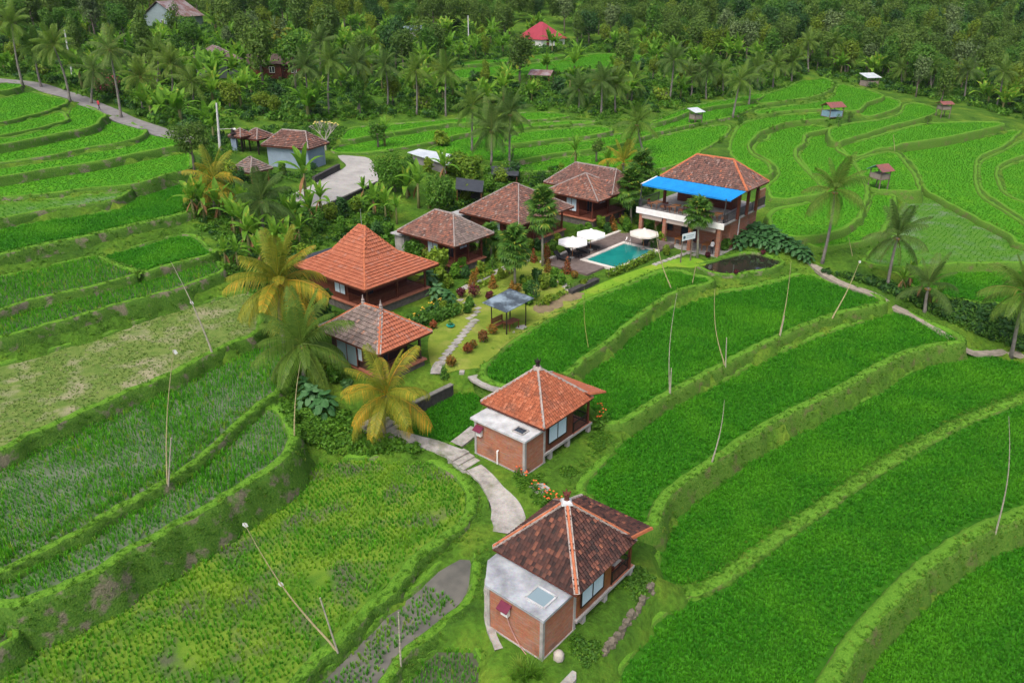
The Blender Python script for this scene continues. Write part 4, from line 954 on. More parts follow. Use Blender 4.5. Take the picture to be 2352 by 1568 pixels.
rail(rs, [(-2.5, 11.3), (2.0, 11.3)], zs, 1.0, M_steel, .15, bw=.03, name='balcony_railing')
for u, v in ((.3, .4), (.3, 4.8), (.3, 9.6), (5.0, .4), (5.0, 9.6), (2.6, .4)):
    mb = MB(); mb.box(u - .14, v - .14, zs, u + .14, v + .14, zr); mb.build('roof_post', M_wood, rs)
for u, v in ((-2.4, .7), (-2.4, 11.2)):
    mb = MB(); mb.box(u - .04, v - .04, zs, u + .04, v + .04, zr - .6); mb.build('awning_post', M_steel, rs)
mb = MB(); mb.box(3.4, 2.6, zs, 5.2, 9.6, zr - .05); mb.build('bar_wall', M_wood, rs)
mb = MB(); mb.box(6.6, .75, zs, 8.1, .95, zs + 2.0); mb.build('brick_screen', M_brick, rs)
# ground floor
mb = MB(); mb.box(.6, 1.2, -.1, 7.4, 10.8, zs - .2); mb.build('brick_wall', M_brick, rs)
mb = MB(); mb.box(-2.75, .85, -.8, 1.8, 11.0, -.02); mb.build('terrace_base', M_conc, rs)
for v in (1.05, 4.5, 7.8, 10.9):
    mb = MB(); mb.box(-2.6, v - .2, -.02, -2.2, v + .2, zs - .2); mb.build('brick_pillar', M_brick, rs)
for v0, v1_ in ((1.4, 4.2), (4.8, 7.5), (8.1, 10.7)):
    mb = MB(); mb.slab([(-2.5, v0, zs - .3), (-2.5, v1_, zs - .3), (-2.72, v1_, zs - 1.0), (-2.72, v0, zs - 1.0)], .03); mb.build('bamboo_blind', plain('bamboo_blind', (.28, .24, .21), .8, .2, 12, .4), rs)
mb = MB(); mb.tube([(2.6, 1.12, -.3), (2.6, 1.12, zs - .5)], .06); mb.build('downpipe', M_white, rs)
win_y(rs, 5.2, 7.2, .6, .1, 2.4, 2, -1, M_wood, M_dglass); win_y(rs, 8.3, 9.9, .6, .8, 2.4, 2, -1, M_wood, M_dglass)
M_teak = plain('orange_teak', (.36, .15, .05), .5, .25, 4, .2)
def table_set(loc, rz, label, group, mat):
    t = thing('dining_table', label, 'table', loc, rz, group)
    mb = MB(); mb.box(-.7, -.4, .70, .7, .4, .75); mb.build('table_top', mat, t)
    for x in (-.6, .6):
        for y in (-.32, .32): mb = MB(); mb.box(x - .03, y - .03, 0, x + .03, y + .03, .7); mb.build('leg', mat, t)
    return t
bpy.context.view_layer.update()
for i, v in enumerate((2.0, 4.6, 7.2, 9.6)):
    table_set(l2w(rs, -1.4, v, zs + .001), YAW, 'teak dining table under the blue awning on the balcony', 'balcony tables', M_teak)
    for s_ in (-.75, .75): chair(l2w(rs, -1.4 + s_ * .2, v + s_ * 1.25, zs + .001), YAW + (0 if s_ > 0 else math.pi), 'brown timber chair at a balcony table under the blue awning', M_wood, M_teak, 'balcony chairs')
for v in (3.0, 6.4): table_set(l2w(rs, -1.0, v, -.01), YAW, 'teak table on the restaurant ground floor terrace', 'terrace tables', M_teak)

# ---------------------------------------------------------------- gazebo with bench and table
G0 = at(1163, 715, 4.6); zgz = gz(G0.x + .5, G0.y + 1.5)
gzb = thing('gazebo', 'open garden shelter with black posts and tilted grey metal roof', 'shelter', (G0.x, G0.y, zgz), YAW); h_ = 4.6 - zgz
def sheet_mat(name, c, c2, stain=None):
    m, n, b, o = nodes(name); p = node(n, 'TexCoord').outputs['Object']; t = noise(n, .55, 6, p, .7); c_ = ramp(n, t.outputs[0], [(.42, c), (.58, c2)]).outputs[0]
    w_ = node(n, 'TexWave', wave_type='BANDS', bands_direction='X'); w_.inputs['Scale'].default_value = 3.5; lk(n, p, w_.inputs[0])
    lk(n, c_, b.inputs['Base Color']); b.inputs['Roughness'].default_value = .35; b.inputs['Metallic'].default_value = .3; bump(n, b, w_.outputs[1], .5, .03); return m
M_sheet = sheet_mat('grey_metal_sheet', (.075, .10, .12), (.32, .42, .48)); M_rust = sheet_mat('rusty_sheet', (.22, .11, .09), (.36, .31, .30)); M_bright = sheet_mat('bright_zinc', (.62, .68, .72), (.75, .80, .82)); M_rustred = sheet_mat('red_sheet', (.30, .10, .075), (.24, .10, .09))
mb = MB(); mb.slab([(0, 0, h_ - .1), (3.85, .1, h_), (3.75, 2.8, h_ + .25), (-.1, 2.6, h_ + .15)], .05); mb.build('roof', M_sheet, gzb)
for u, v, hh in ((.55, .45, h_ - .1), (3.2, .5, h_ - .06), (3.2, 2.3, h_ + .15), (.6, 2.2, h_ + .1)):
    mb = MB(); mb.tube([(u, v, -.3), (u + .02, v, hh * .5), (u, v, hh)], [.06, .055, .05], 7); mb.build('post', M_dark, gzb)
mb = MB(); mb.box(.2, .2, -.25, 3.5, 2.6, .05); mb.build('concrete_floor', M_conc, gzb)
bpy.context.view_layer.update()
M_bench = plain('brown_bench_wood', (.17, .06, .03), .5, .25, 4, .2)
bn = thing('garden_bench', 'brown timber bench with backrest under the metal roofed shelter', 'bench', l2w(gzb, 1.3, 1.95, .05), YAW)
for k in range(3): mb = MB(); mb.box(-.75, -.25 + k * .17, .42, .75, -.11 + k * .17, .46); mb.build('seat_slat', M_bench, bn)
for k in range(3): mb = MB(); mb.box(-.75, .25, .55 + k * .17, .75, .29, .68 + k * .17); mb.build('back_slat', M_bench, bn)
for x in (-.7, .7):
    for y in (-.2, .25): mb = MB(); mb.box(x - .04, y - .04, 0, x + .04, y + .04, 1.05 if y > 0 else .42); mb.build('leg', M_bench, bn)
tt = table_set(l2w(gzb, 1.9, 1.05, .05), YAW, 'low brown table beside the bench under the shelter', None, M_bench)
# ================================================================ PATHS, GARDEN, POOL, OUTBUILDINGS
M_road = plain('worn_asphalt', (.19, .185, .18), .9, .25, .8, .3)
M_park = plain('concrete_yard', (.34, .335, .315), .9, .25, .5, .3)
def path_mat():
    m, n, b, o = nodes('concrete_path'); p = wpos(n); t = noise(n, 1.4, 6, p, .7); t2 = noise(n, 12, 4, p); t3 = noise(n, .6, 5, p)
    c = ramp(n, t.outputs[0], [(.3, (.16, .155, .135)), (.5, (.30, .29, .265)), (.7, (.40, .385, .35))]).outputs[0]
    c = mix(n, ramp(n, t3.outputs[0], [(.55, (0, 0, 0)), (.7, (.7, .7, .7))]).outputs[0], c, (.11, .13, .05)); c = mix(n, .4, c, t2.outputs[1], 'OVERLAY')
    lk(n, c, b.inputs['Base Color']); b.inputs['Roughness'].default_value = .9; bump(n, b, t2.outputs[0], .5, .03); return m
M_path = path_mat()
M_dust = plain('dusty_track', (.28, .25, .20), .95, .3, 2.0, .5)
M_stone = plain('dark_lava_stone', (.055, .053, .05), .9, .45, 3.5, .6)
M_lawn = floor_mat('mown_lawn', (.12, .19, .022), (.20, .26, .035), .95, (.24, .26, .06), .7)
M_lawn2 = floor_mat('bright_lawn', (.11, .25, .015), (.17, .32, .025), .95, (.20, .30, .03), .7)
M_deck = None
def deck_mat():
    m, n, b, o = nodes('deck_boards'); p = node(n, 'TexCoord').outputs['Object']
    w_ = node(n, 'TexWave', wave_type='BANDS', bands_direction='Y'); w_.inputs['Scale'].default_value = 2.4; lk(n, p, w_.inputs[0])
    t = noise(n, 2, 5, p); c = ramp(n, t.outputs[0], [(.3, (.10, .075, .065)), (.7, (.19, .15, .135))]).outputs[0]
    c = mix(n, ramp(n, w_.outputs[1], [(0, (.8, .8, .8)), (.15, (0, 0, 0))]).outputs[0], c, (.03, .025, .02)); lk(n, c, b.inputs['Base Color']); b.inputs['Roughness'].default_value = .7; return m
M_deck = deck_mat()
ribbon('road', [(-60, 180), (0, 187), (60, 193), (130, 212), (200, 237), (270, 266), (330, 290), (395, 312), (450, 330)], 3.2, M_road, 'grey asphalt lane beside the upper rice terraces', 'road', .07, 1.5, 4)
patch('parking_yard', [(776, 359), (815, 360), (850, 366), (862, 390), (869, 416), (838, 432), (810, 445), (746, 471), (680, 474), (668, 452), (705, 432), (737, 416), (770, 398), (796, 381)], M_park, 'pale concrete yard in front of the blue grey house', 'yard', .08, None, .8, .25)
ribbon('footpath', [(1858, 600), (1880, 618), (1910, 642), (1960, 662), (2040, 696), (2100, 725), (2200, 779), (2290, 807), (2400, 842)], [.9, 1.0, .8, .7], M_dust, 'dusty footpath along the ridge beside the coconut palms', 'path', .10, .8, 2, True, .25)
ribbon('concrete_path', [(890, 996), (930, 1006), (985, 1020), (1030, 1036), (1048, 1044)], 1.25, M_path, 'concrete path leading down to the near bungalows', 'path', .08, .5, 3)
ribbon('concrete_path', [(1090, 1074), (1106, 1090), (1122, 1106), (1142, 1138), (1160, 1165), (1168, 1196), (1160, 1226)], [1.1, 1.1, 1.2, 1.7, 2.1, 1.5], M_path, 'concrete path curving to the dark roofed bungalow', 'path', .06, .4, 4)
ribbon('concrete_path', [(1094, 984), (1070, 1003), (1048, 1024)], 1.0, M_path, 'short concrete path behind the orange roofed bungalow', 'path', .07, .5, 2)
ribbon('concrete_path', [(1088, 866), (1102, 874), (1125, 883), (1150, 893)], 1.0, M_path, 'concrete path from the garden steps to the orange roofed bungalow', 'path', .06, .5, 2, True, .12)
ribbon('garden_path', [(1056, 668), (1100, 645), (1157, 617), (1215, 596)], .8, M_path, 'grey garden path between the clipped hedges', 'path', .06, .6, 2)
ribbon('garden_path', [(1002, 862), (1004, 846), (1012, 832)], .9, M_path, 'grey path at the foot of the stepping stones', 'path', .06, .5, 2)
ribbon('concrete_edge', [(1123, 1330), (1121, 1372), (1123, 1412), (1130, 1452), (1146, 1492)], .45, M_path, 'narrow concrete edge along the brick bath house', 'path', .06, .4, 2)
ditch = ribbon('ditch', [(1100, 1094), (1116, 1116), (1126, 1142), (1130, 1166)], .3, plain('wet_black_ditch', (.012, .013, .010), .4, .3, 3, .2), 'narrow black ditch beside the curving concrete path', 'ditch', .07, .4, 1)
patch('lawn', [(1000, 856), (985, 820), (985, 775), (1010, 745), (1060, 715), (1040, 690), (1075, 660), (1130, 632), (1200, 600), (1250, 590), (1275, 625), (1310, 665), (1335, 690), (1260, 732), (1180, 778), (1130, 822), (1100, 846), (1050, 850)], M_lawn, 'yellow green mown lawn around the stepping stones', 'lawn', .05, None, .9)
patch('lawn', [(1330, 692), (1318, 680), (1380, 652), (1450, 625), (1520, 602), (1580, 592), (1625, 600), (1600, 616), (1530, 614), (1440, 648)], M_lawn2, 'bright green lawn strip below the pool hedge', 'lawn', .05, None, .9)
patch('bare_soil', [(1225, 705), (1290, 678), (1330, 672), (1345, 682), (1290, 706), (1245, 722)], plain('bare_soil', (.19, .15, .085), .95, .3, 2, .5), 'bare brown soil patch on the lawn', 'soil', .07, None, .8)
ST = MB(); ST.slab([(-.36, -.3, .04), (.36, -.28, .04), (.37, .29, .04), (-.35, .31, .04)], .12); st_me = ST.mesh('stepping_stone', M_path)
def stones(pts, n, label, group, sc=1.0):
    P = resample(catmull(np.array([tuple(hit(x, y)) for x, y in pts]), 5, False), .1, False)
    for i in range(n):
        p = P[int((len(P) - 1) * i / (n - 1))]; o = link('stepping_stone', st_me, None, (p[0], p[1], gz(p[0], p[1]) + .05), YAW + random.uniform(-.1, .1), sc); tag(o, label, 'stepping stone', group)
stones([(1090, 738), (1065, 768), (1040, 798), (1012, 834)], 13, 'grey stepping stone in the row crossing the lawn', 'stepping stones across the lawn', 1.0)
stones([(1058, 690), (1078, 700), (1098, 710), (1090, 724), (1078, 732)], 7, 'grey stepping stone by the yellow lantern fruit bush', 'stepping stones by the hedge', .8)
stones([(1505, 608), (1530, 599), (1560, 588), (1580, 582), (1595, 586)], 9, 'grey stepping stone behind the pool hedge', 'stepping stones below the pool', .9)
stones([(1288, 648), (1294, 655), (1302, 661), (1306, 666)], 4, 'pale stone step climbing to the pool deck', 'stone steps to the pool', 1.0)
def stairs(name, a, b, n, wid, label, rz, zt, zb):
    """flight of concrete steps from pixel a (top) to pixel b (foot)"""
    A_, B_ = at(*a, zt), at(*b, zb); t = thing(name, label, 'steps', (A_.x, A_.y, zb))
    d = Vector((B_.x - A_.x, B_.y - A_.y, 0)); s_ = d.normalized(); x = Vector((-s_.y, s_.x, 0)); run = d.length / n
    for i in range(n):
        z = (zt - zb) * (1 - (i + 1) / n) + .08; m_ = MB()
        q = [s_ * (run * i) - x * wid / 2, s_ * (run * (i + 1) + .04) - x * wid / 2, s_ * (run * (i + 1) + .04) + x * wid / 2, s_ * (run * i) + x * wid / 2]
        m_.slab([(p.x, p.y, z) for p in q], .45); m_.build('step', M_path, t)
    return t
stairs('steps', (1046, 1038), (1096, 1080), 4, 1.5, 'concrete steps down between rice fields to the near bungalows', 0, .9, .42)
stairs('steps', (1056, 842), (1088, 866), 3, 1.1, 'concrete garden steps above the orange roofed bungalow', 0, 2.1, 1.2)
stairs('steps', (848, 958), (896, 994), 4, 2.2, 'broad concrete steps below the yellow coconut palm', 0, 1.75, 1.05)
# retaining walls
def wall(a, b, zt, zb, th, label, mat, name='retaining_wall', cap=M_conc):
    A_, B_ = at(*a, zt), at(*b, zt); t = thing(name, label, 'wall', (A_.x, A_.y, zb)); d = Vector((B_.x - A_.x, B_.y - A_.y, 0))
    m_ = MB(); m_.bar((0, 0, (zt - zb) / 2), d + Vector((0, 0, (zt - zb) / 2)), th, zt - zb); m_.build('stone_face', mat, t)
    m_ = MB(); m_.bar((0, 0, zt - zb + .04), d + Vector((0, 0, zt - zb + .04)), th + .1, .09); m_.build('coping', cap, t); return t
wall((916, 942), (1038, 883), 1.6, .2, .3, 'long grey stone retaining wall below the two finial villa', M_stone, cap=plain('mossy_coping', (.19, .185, .16), .95, .4, 3, .5))
A_, B_ = at(1384, 1496, -.45), at(1500, 1350, -.45); rub = thing('rubble_wall', 'crumbling low stone wall beside the dark roofed bungalow', 'wall', (A_.x, A_.y, -1.0)); M_rub = plain('rubble_stone', (.15, .135, .10), .95, .5, 4, .7)
_rr = random.Random(12); _d = Vector((B_.x - A_.x, B_.y - A_.y, 0)); _n = int(_d.length / .25); _x = Vector((-_d.y, _d.x, 0)).normalized()
for i in range(_n):
    for lv in range(2):
        c = _d * ((i + .5 + .25 * lv) / _n) + _x * _rr.uniform(-.1, .1); h_ = _rr.uniform(.2, .3); zc = gz(A_.x + c.x, A_.y + c.y) + 1.0 - .2 + lv * .18
        if lv == 1 and _rr.random() < .35: continue
        m_ = MB(); q = [c + Vector((_rr.uniform(.12, .26) * math.cos(a), _rr.uniform(.12, .26) * math.sin(a), 0)) for a in (.3, 1.3, 2.4, 3.4, 4.5, 5.5)]
        m_.slab([(p.x, p.y, zc + h_ + _rr.uniform(-.03, .03)) for p in q], h_ + .1); m_.build('stone', M_rub, rub)
wall((1310, 668), (1372, 640), 2.5, 1.6, .5, 'black lava stone wall below the pool deck corner', M_stone, cap=M_stone)
wall((738, 452), (800, 400), 6.5, 5.4, .3, 'dark stone wall along the concrete yard', M_stone, cap=M_stone) if False else None
wall((720, 408), (778, 378), 7.0, 5.9, .35, 'dark stone planter wall beside the blue grey house', M_stone, cap=M_stone)
wall((748, 472), (868, 418), 5.8, 4.8, .25, 'low dark stone edge of the concrete yard', M_stone, cap=M_stone)
wall((1000, 740), (1095, 722), 2.7, 1.9, .2, 'low black edging wall between hedge and stepping stones', M_stone, cap=M_stone) if False else None
tag(None or patch('concrete_pad', [(1215, 1118), (1242, 1108), (1266, 1124), (1240, 1142)], M_path, 'square concrete pad by the orange flowers', 'slab', .08, None, .5), None)
patch('concrete_pad', [(1262, 1550), (1290, 1528), (1332, 1548), (1300, 1590)], M_path, 'concrete pad at the foot of the brick bath house', 'slab', .05, -.42, .5, .5)

# ---------------------------------------------------------------- pool
PO = Vector((10.83, 77.09, 2.3)); PYAW = R(49)
pool = thing('swimming_pool', 'rectangular turquoise swimming pool with pale stone coping', 'pool', PO, PYAW)
def water_mat():
    m, n, b, o = nodes('pool_water'); p = wpos(n); t = noise(n, 3.5, 3, p); t2 = noise(n, .5, 3, p)
    lk(n, ramp(n, t2.outputs[0], [(.3, (.006, .16, .15)), (.7, (.012, .24, .21))]).outputs[0], b.inputs['Base Color']); b.inputs['Roughness'].default_value = .06; b.inputs['Specular IOR Level'].default_value = .5
    bump(n, b, t.outputs[0], .25, .05); return m
M_cope = plain('pale_coping', (.58, .55, .50), .7, .2, 3, .2)
mb = MB(); mb.box(.1, .1, -.3, 7.6, 4.0, .10); mb.build('water', water_mat(), pool)
for q in ((-.35, -.35, 8.05, .1), (-.35, 4.0, 8.05, 4.45), (-.35, .1, .1, 4.0), (7.6, .1, 8.05, 4.0)):
    mb = MB(); mb.box(q[0], q[1], -.4, q[2], q[3], .2); mb.build('coping', M_cope, pool)
for k in (0, .5):
    mb = MB(); mb.tube([(7.75 + .0, 3.2 + k, .1), (7.85, 3.2 + k, .8), (7.6, 3.2 + k, .95), (7.35, 3.2 + k, .6), (7.3, 3.2 + k, .05)], .025, 6); mb.build('ladder_rail', M_steel if False else plain('chrome', (.6, .6, .62), .2, .1, 3, 0, .9), pool)
dk = tag(link('pool_deck', None, None, PO, PYAW), 'weathered brown timber deck around the pool', 'deck', kind='structure')
for q in ((-3.6, 4.46, 11.3, 6.9), (8.06, -.3, 11.3, 4.45), (-3.4, 1.2, -.36, 4.45)):
    mb = MB(); mb.box(q[0], q[1], -.35, q[2], q[3], .13); tag(mb.build('decking', M_deck, dk), None)
mb = MB(); mb.box(-3.6, 6.92, -.35, 11.3, 7.35, .22); mb.build('kerb', M_cope, dk)
bpy.context.view_layer.update()
M_lou = plain('charcoal_wicker', (.022, .024, .027), .7, .35, 8, .4)
def lounger(loc, rz, label, group):
    t = thing('sun_lounger', label, 'sun lounger', loc, rz, group)
    mb = MB(); mb.box(-.32, -.2, .26, .32, 1.25, .36); mb.build('base', M_lou, t)
    mb = MB(); mb.slab([(-.32, -.22, .36), (.32, -.22, .36), (.32, -.75, .85), (-.32, -.75, .85)], .08); mb.build('backrest', M_lou, t)
    for x in (-.28, .28):
        for y in (-.15, 1.15): mb = MB(); mb.box(x - .03, y - .03, 0, x + .03, y + .03, .27); mb.build('leg', M_lou, t)
    return t
lw = lambda u, v, z: Vector((PO.x, PO.y, PO.z)) + Matrix.Rotation(PYAW, 3, 'Z') @ Vector((u, v, z))
L_lab = ['charcoal lounger at the corner of the deck, beside the red cone shrub', 'charcoal lounger under the white parasol nearer the red shrubs', 'charcoal lounger between the two white parasols', 'charcoal lounger beside the empty deck, beyond the parasols']
for i, u in enumerate((-1.6, .35, 1.9, 3.6)): lounger(lw(u, 6.1, .135), PYAW + math.pi + (.05 if i % 2 else -.05), L_lab[i], 'loungers by the pool')
lounger(lw(9.6, 2.4, .135), PYAW + 2.0, 'charcoal lounger under the cream parasol by the restaurant', 'loungers by the pool')
M_par = plain('white_canvas', (.80, .81, .80), .8, .06, 1.5, .1); M_parc = plain('cream_canvas', (.56, .53, .47), .8, .1, 1.5, .1)
def parasol(p, label, mat, r=1.65):
    zg_ = PO.z + .13; t = thing('parasol', label, 'parasol', (p[0], p[1], zg_)); h = 4.75 - zg_
    n = 8; v = [(0, 0, h)] + [(r * math.cos(2 * math.pi * k / n + .3), r * math.sin(2 * math.pi * k / n + .3), h - .5) for k in range(n)] + [(r * 1.01 * math.cos(2 * math.pi * k / n + .3), r * 1.01 * math.sin(2 * math.pi * k / n + .3), h - .68) for k in range(n)]
    f = [(0, k + 1, (k + 1) % n + 1) for k in range(n)] + [(k + 1, k + 1 + n, (k + 1) % n + 1 + n, (k + 1) % n + 1) for k in range(n)]
    mb = MB(); mb.add(v, f); mb.build('canopy', mat, t)
    mb = MB(); mb.lathe([(.3, h - .13), (.18, h + .02), (.03, h + .12)], 8); mb.build('vent_cap', mat, t)
    mb = MB(); mb.tube([(0, 0, 0), (0, 0, h)], .035); mb.build('pole', M_teak, t)
    mb = MB(); mb.lathe([(.3, 0), (.3, .08), (.06, .12)], 12); mb.build('base', M_conc, t)
    for k in range(n):
        mb = MB(); mb.bar((0, 0, h - .06), v[k + 1][:2] + (h - .53,), .03); mb.build('rib', M_teak, t)
parasol((6.5, 80.5), 'open white parasol at the red shrub end of the pool deck', M_par); parasol((8.7, 83.2), 'open white parasol in front of the stepped roof villa', M_par); parasol((14.6, 83.5), 'open cream parasol beside the restaurant', M_parc)
# sign by the restaurant
sp = hit(1563, 604); sg = thing('sign_board', 'white name board on two posts in front of the restaurant', 'sign', sp, YAW - .3)
for x in (0, 1.45): mb = MB(); mb.box(x - .05, -.05, -.2, x + .05, .05, 3.1); mb.build('post', M_wood if False else plain('grey_timber', (.17, .14, .11), .9, .3, 4, .3), sg)
mb = MB(); mb.box(-.15, -.1, 2.5, 1.75, -.05, 3.25); bd = mb.build('board', plain('pale_sign_paint', (.62, .70, .72), .6, .06, 2, .05), sg)
mb = MB(); mb.lathe([(.17, 0), (.17, .012)], 14); em = mb.build('emblem', plain('sign_ink', (.03, .10, .13), .6, .1, 3, 0), bd); em.rotation_euler = (R(90), 0, 0); em.location = (.12, -.102, 2.87)
mb = MB(); mb.box(.45, -.108, 2.92, 1.5, -.101, 2.98); mb.box(.45, -.108, 2.74, 1.3, -.101, 2.78); mb.build('lettering', plain('sign_ink_pale', (.25, .36, .38), .6, .1, 3, 0), bd)

# ---------------------------------------------------------------- outbuildings and far houses
def simple_house(name, px, zg, yaw, U, V, wall_h, ridge_h, label, cat, roofm, wallm, gable=False, over=.5, doors=True, ridge_in=1.6, posts=False, corner=True, roofkind=None, raise_=0.0):
    """small building: px is the photographed front eave corner when zg is the ground level there"""
    for _ in range(12):
        F = at(*px, zg + wall_h); zg = .5 * zg + .5 * gz(F.x + 1.0, F.y + 2.0)
    F = at(*px, zg + wall_h); t = thing(name, label, cat, (F.x, F.y, zg), yaw); z = wall_h
    if gable:
        f = [[(0, 0, z), (U, 0, z), (U, V / 2, z + ridge_h), (0, V / 2, z + ridge_h)], [(U, V, z), (0, V, z), (0, V / 2, z + ridge_h), (U, V / 2, z + ridge_h)]]; h = [((0, V / 2, z + ridge_h), (U, V / 2, z + ridge_h))]
    else:
        r = min(ridge_in, V / 2 - .05); f, h = hip_faces(0, 0, U, V, z, (U / 2, r, z + ridge_h), (U / 2, V - r, z + ridge_h))
    if roofkind: make_roof(t, f, h, roofkind, .25, .3, M_capg)
    else:
        mb = MB()
        for q in f: mb.slab(clean(q), .06)
        mb.build('roof', roofm, t)
    o = over
    if posts:
        for u in (o, U - o):
            for v in (o, V - o): mb = MB(); mb.box(u - .07, v - .07, -.5, u + .07, v + .07, z); mb.build('post', wallm, t)
        mb = MB(); mb.box(o - .1, o - .1, raise_ - .12, U - o + .1, V - o + .1, raise_ + .02); mb.build('floor', wallm, t)
    else:
        mb = MB(); mb.box(o, o, -2.0, U - o, V - o, z - .01); mb.build('wall', wallm, t)
        if gable:
            
            for uu in (o, U - o):
                mb = MB(); mb.add([(uu, o, z - .02), (uu, V - o, z - .02), (uu, V / 2, z + ridge_h * (1 - 2 * o / V) - .05)], [(0, 1, 2)]); mb.build('gable_wall', wallm, t)
        if doors:
            win_x(t, U * .25, U * .25 + .9, o, .05, 2.0, 1, -1, M_wood, M_wood); win_x(t, U * .6, U * .6 + 1.0, o, .9, 2.0, 2, -1, M_white, M_dglass); win_y(t, V * .4, V * .4 + 1.1, o, .9, 2.0, 2, -1, M_white, M_dglass)
    return t
M_bluew = plain('blue_grey_render', (.22, .29, .36), .85, .15, 1.2, .2)
simple_house('house', (708, 343), 6.4, R(68), 4.8, 7.6, 2.9, 1.75, 'blue grey walled house with weathered hip roof beside the yard', 'house', None, M_bluew, doors=False, roofkind='brown', ridge_in=1.9)
simple_house('shrine_pavilion', (590, 322), 7.4, R(60), 3.6, 3.6, 2.5, 1.1, 'small dark pavilion with brown roof beside the blue grey house', 'pavilion', None, M_dark, posts=True, roofkind='brown')
simple_house('shrine_pavilion', (552, 316), 7.8, R(60), 2.4, 2.4, 2.3, .9, 'tiny red brown roofed shrine beside the lamp post', 'shrine', None, M_dark, posts=True, roofkind='brownred')
simple_house('garden_pavilion', (575, 398), 6.4, R(55), 3.4, 3.8, 1.9, 1.3, 'grey brown roofed pavilion half hidden behind coconut fronds', 'pavilion', None, M_teak, posts=True, roofkind='grey')
# multi tier shrine
shp = hit(541, 345); sh_ = thing('tower_shrine', 'slender dark stone shrine with tiered top', 'shrine', shp); mb = MB(); mb.box(-.35, -.35, -.3, .35, .35, 1.6); mb.build('base', M_bluew, sh_)
for k, (r_, z_) in enumerate(((.75, 1.7), (.5, 2.2), (.3, 2.6))): mb = MB(); mb.lathe([(r_, z_), (r_ * .55, z_ + .3), (.12, z_ + .42)], 4); mb.build('tier', M_dark, sh_)
# shed with the bright zinc roof
sF = [at(x, y, z) for x, y, z in ((936, 350, 7.5), (1030, 380, 7.0), (1060, 358, 7.3), (962, 342, 7.7))]
c0 = sum((Vector(q) for q in sF), Vector()) / 4; zsh = gz(c0.x, c0.y); sd_ = thing('shed', 'open shed with bright white zinc roof among shrubs', 'shed', (c0.x, c0.y, zsh))
mb = MB(); mb.slab([Vector(q) - Vector((c0.x, c0.y, zsh)) for q in sF], .08); mb.build('roof', M_bright, sd_)
mb = MB()
for q in sF: p = (Vector(q) - Vector((c0.x, c0.y, zsh))) * .85; p.z = q.z - zsh - .1; m_ = MB(); m_.bar((p.x, p.y, -.3), (p.x, p.y, p.z), .14); m_.build('post', M_wood, sd_)
a_, b_ = [Vector(sF[i]) - Vector((c0.x, c0.y, zsh)) for i in (0, 1)]; mb = MB(); mb.slab([(a_.x * .8, a_.y * .8, 1.1), (b_.x * .8, b_.y * .8, 1.1), (b_.x * .8, b_.y * .8 + .1, 1.1), (a_.x * .8, a_.y * .8 + .1, 1.1)], 1.4); mb.build('wall', plain('grey_block_wall', (.2, .19, .19), .9, .2, 2, .2), sd_)
for (pa, lb, hh) in (((1128, 386, 1195, 384, 1190, 404, 1122, 400), 'low shed with dark grey sheet roof behind the villas', 1.5), ((1048, 412, 1112, 420, 1108, 442, 1046, 434), 'black shade net stretched over a plant nursery', 1.3)):
    q = [at(pa[i], pa[i + 1], 6.3) for i in (0, 2, 4, 6)]; c = sum(q, Vector()) / 4; g_ = gz(c.x, c.y); t = thing('shade_shed', lb, 'shed', (c.x, c.y, g_))
    mb = MB(); mb.slab([(p.x - c.x, p.y - c.y, 6.3 - g_ + (.25 if i < 2 else 0)) for i, p in enumerate(q)], .05); mb.build('roof', plain('dark_sheet', (.045, .05, .06)), t)
    for p in q: m_ = MB(); m_.bar(((p.x - c.x) * .9, (p.y - c.y) * .9, -.3), ((p.x - c.x) * .9, (p.y - c.y) * .9, 6.3 - g_), .1); m_.build('post', M_wood, t)
    mb = MB(); mb.box(min(p.x for p in q) * .8 - c.x * .8, -.1, 0, max(p.x for p in q) * .8 - c.x * .8, .0, 6.3 - g_ - .4); mb.build('wall', M_conc if 'sheet' in lb else plain('dark_net', (.02, .022, .02)), t)
M_rr = sheet_mat('crimson_sheet', (.38, .045, .065), (.42, .06, .08))
simple_house('house', (1243, 92), 12.2, R(40), 10.0, 11.0, 2.0, 4.3, 'house with steep crimson pyramid roof at the edge of the wood', 'house', M_rr, M_white, ridge_in=4.9)
simple_house('house', (408, 40), 16.6, R(70), 11.0, 13.0, 2.8, 4.0, 'big gabled house with rusty brown sheet roof in the trees', 'house', M_rust, plain('pale_blue_wall', (.22, .29, .31), .8, .15, 2, .1), gable=True)
simple_house('house', (462, 142), 11.8, R(35), 8.0, 7.0, 3.2, 2.4, 'village house with pale walls and grey hip roof behind the palms', 'house', None, plain('pale_grey_wall', (.32, .34, .35), .8, .15, 2, .1), roofkind='grey')
simple_house('house', (566, 148), 11.6, R(10), 7.0, 4.5, 2.6, 1.7, 'village house with dark brown gabled roof behind the palms', 'house', plain('dark_thatch', (.07, .05, .042), .95, .3, 3, .5), M_wood, gable=True)
simple_house('house', (625, 150), 11.6, R(15), 6.0, 4.5, 2.5, 1.7, 'small village house with maroon brown roof', 'house', plain('maroon_tiles', (.10, .05, .05), .9, .3, 3, .5), M_wood, gable=True)
simple_house('shed', (900, 70), 13.6, R(5), 9.0, 4.0, 2.4, 1.0, 'low shed with pale grey roof in the banana grove', 'shed', M_sheet, M_conc, gable=True, doors=False)
simple_house('shed', (1212, 172), 9.4, R(-20), 5.0, 4.0, 1.7, .9, 'little shed with rusty striped roof by the far paddy', 'shed', M_rust, M_wood, gable=True, posts=True)
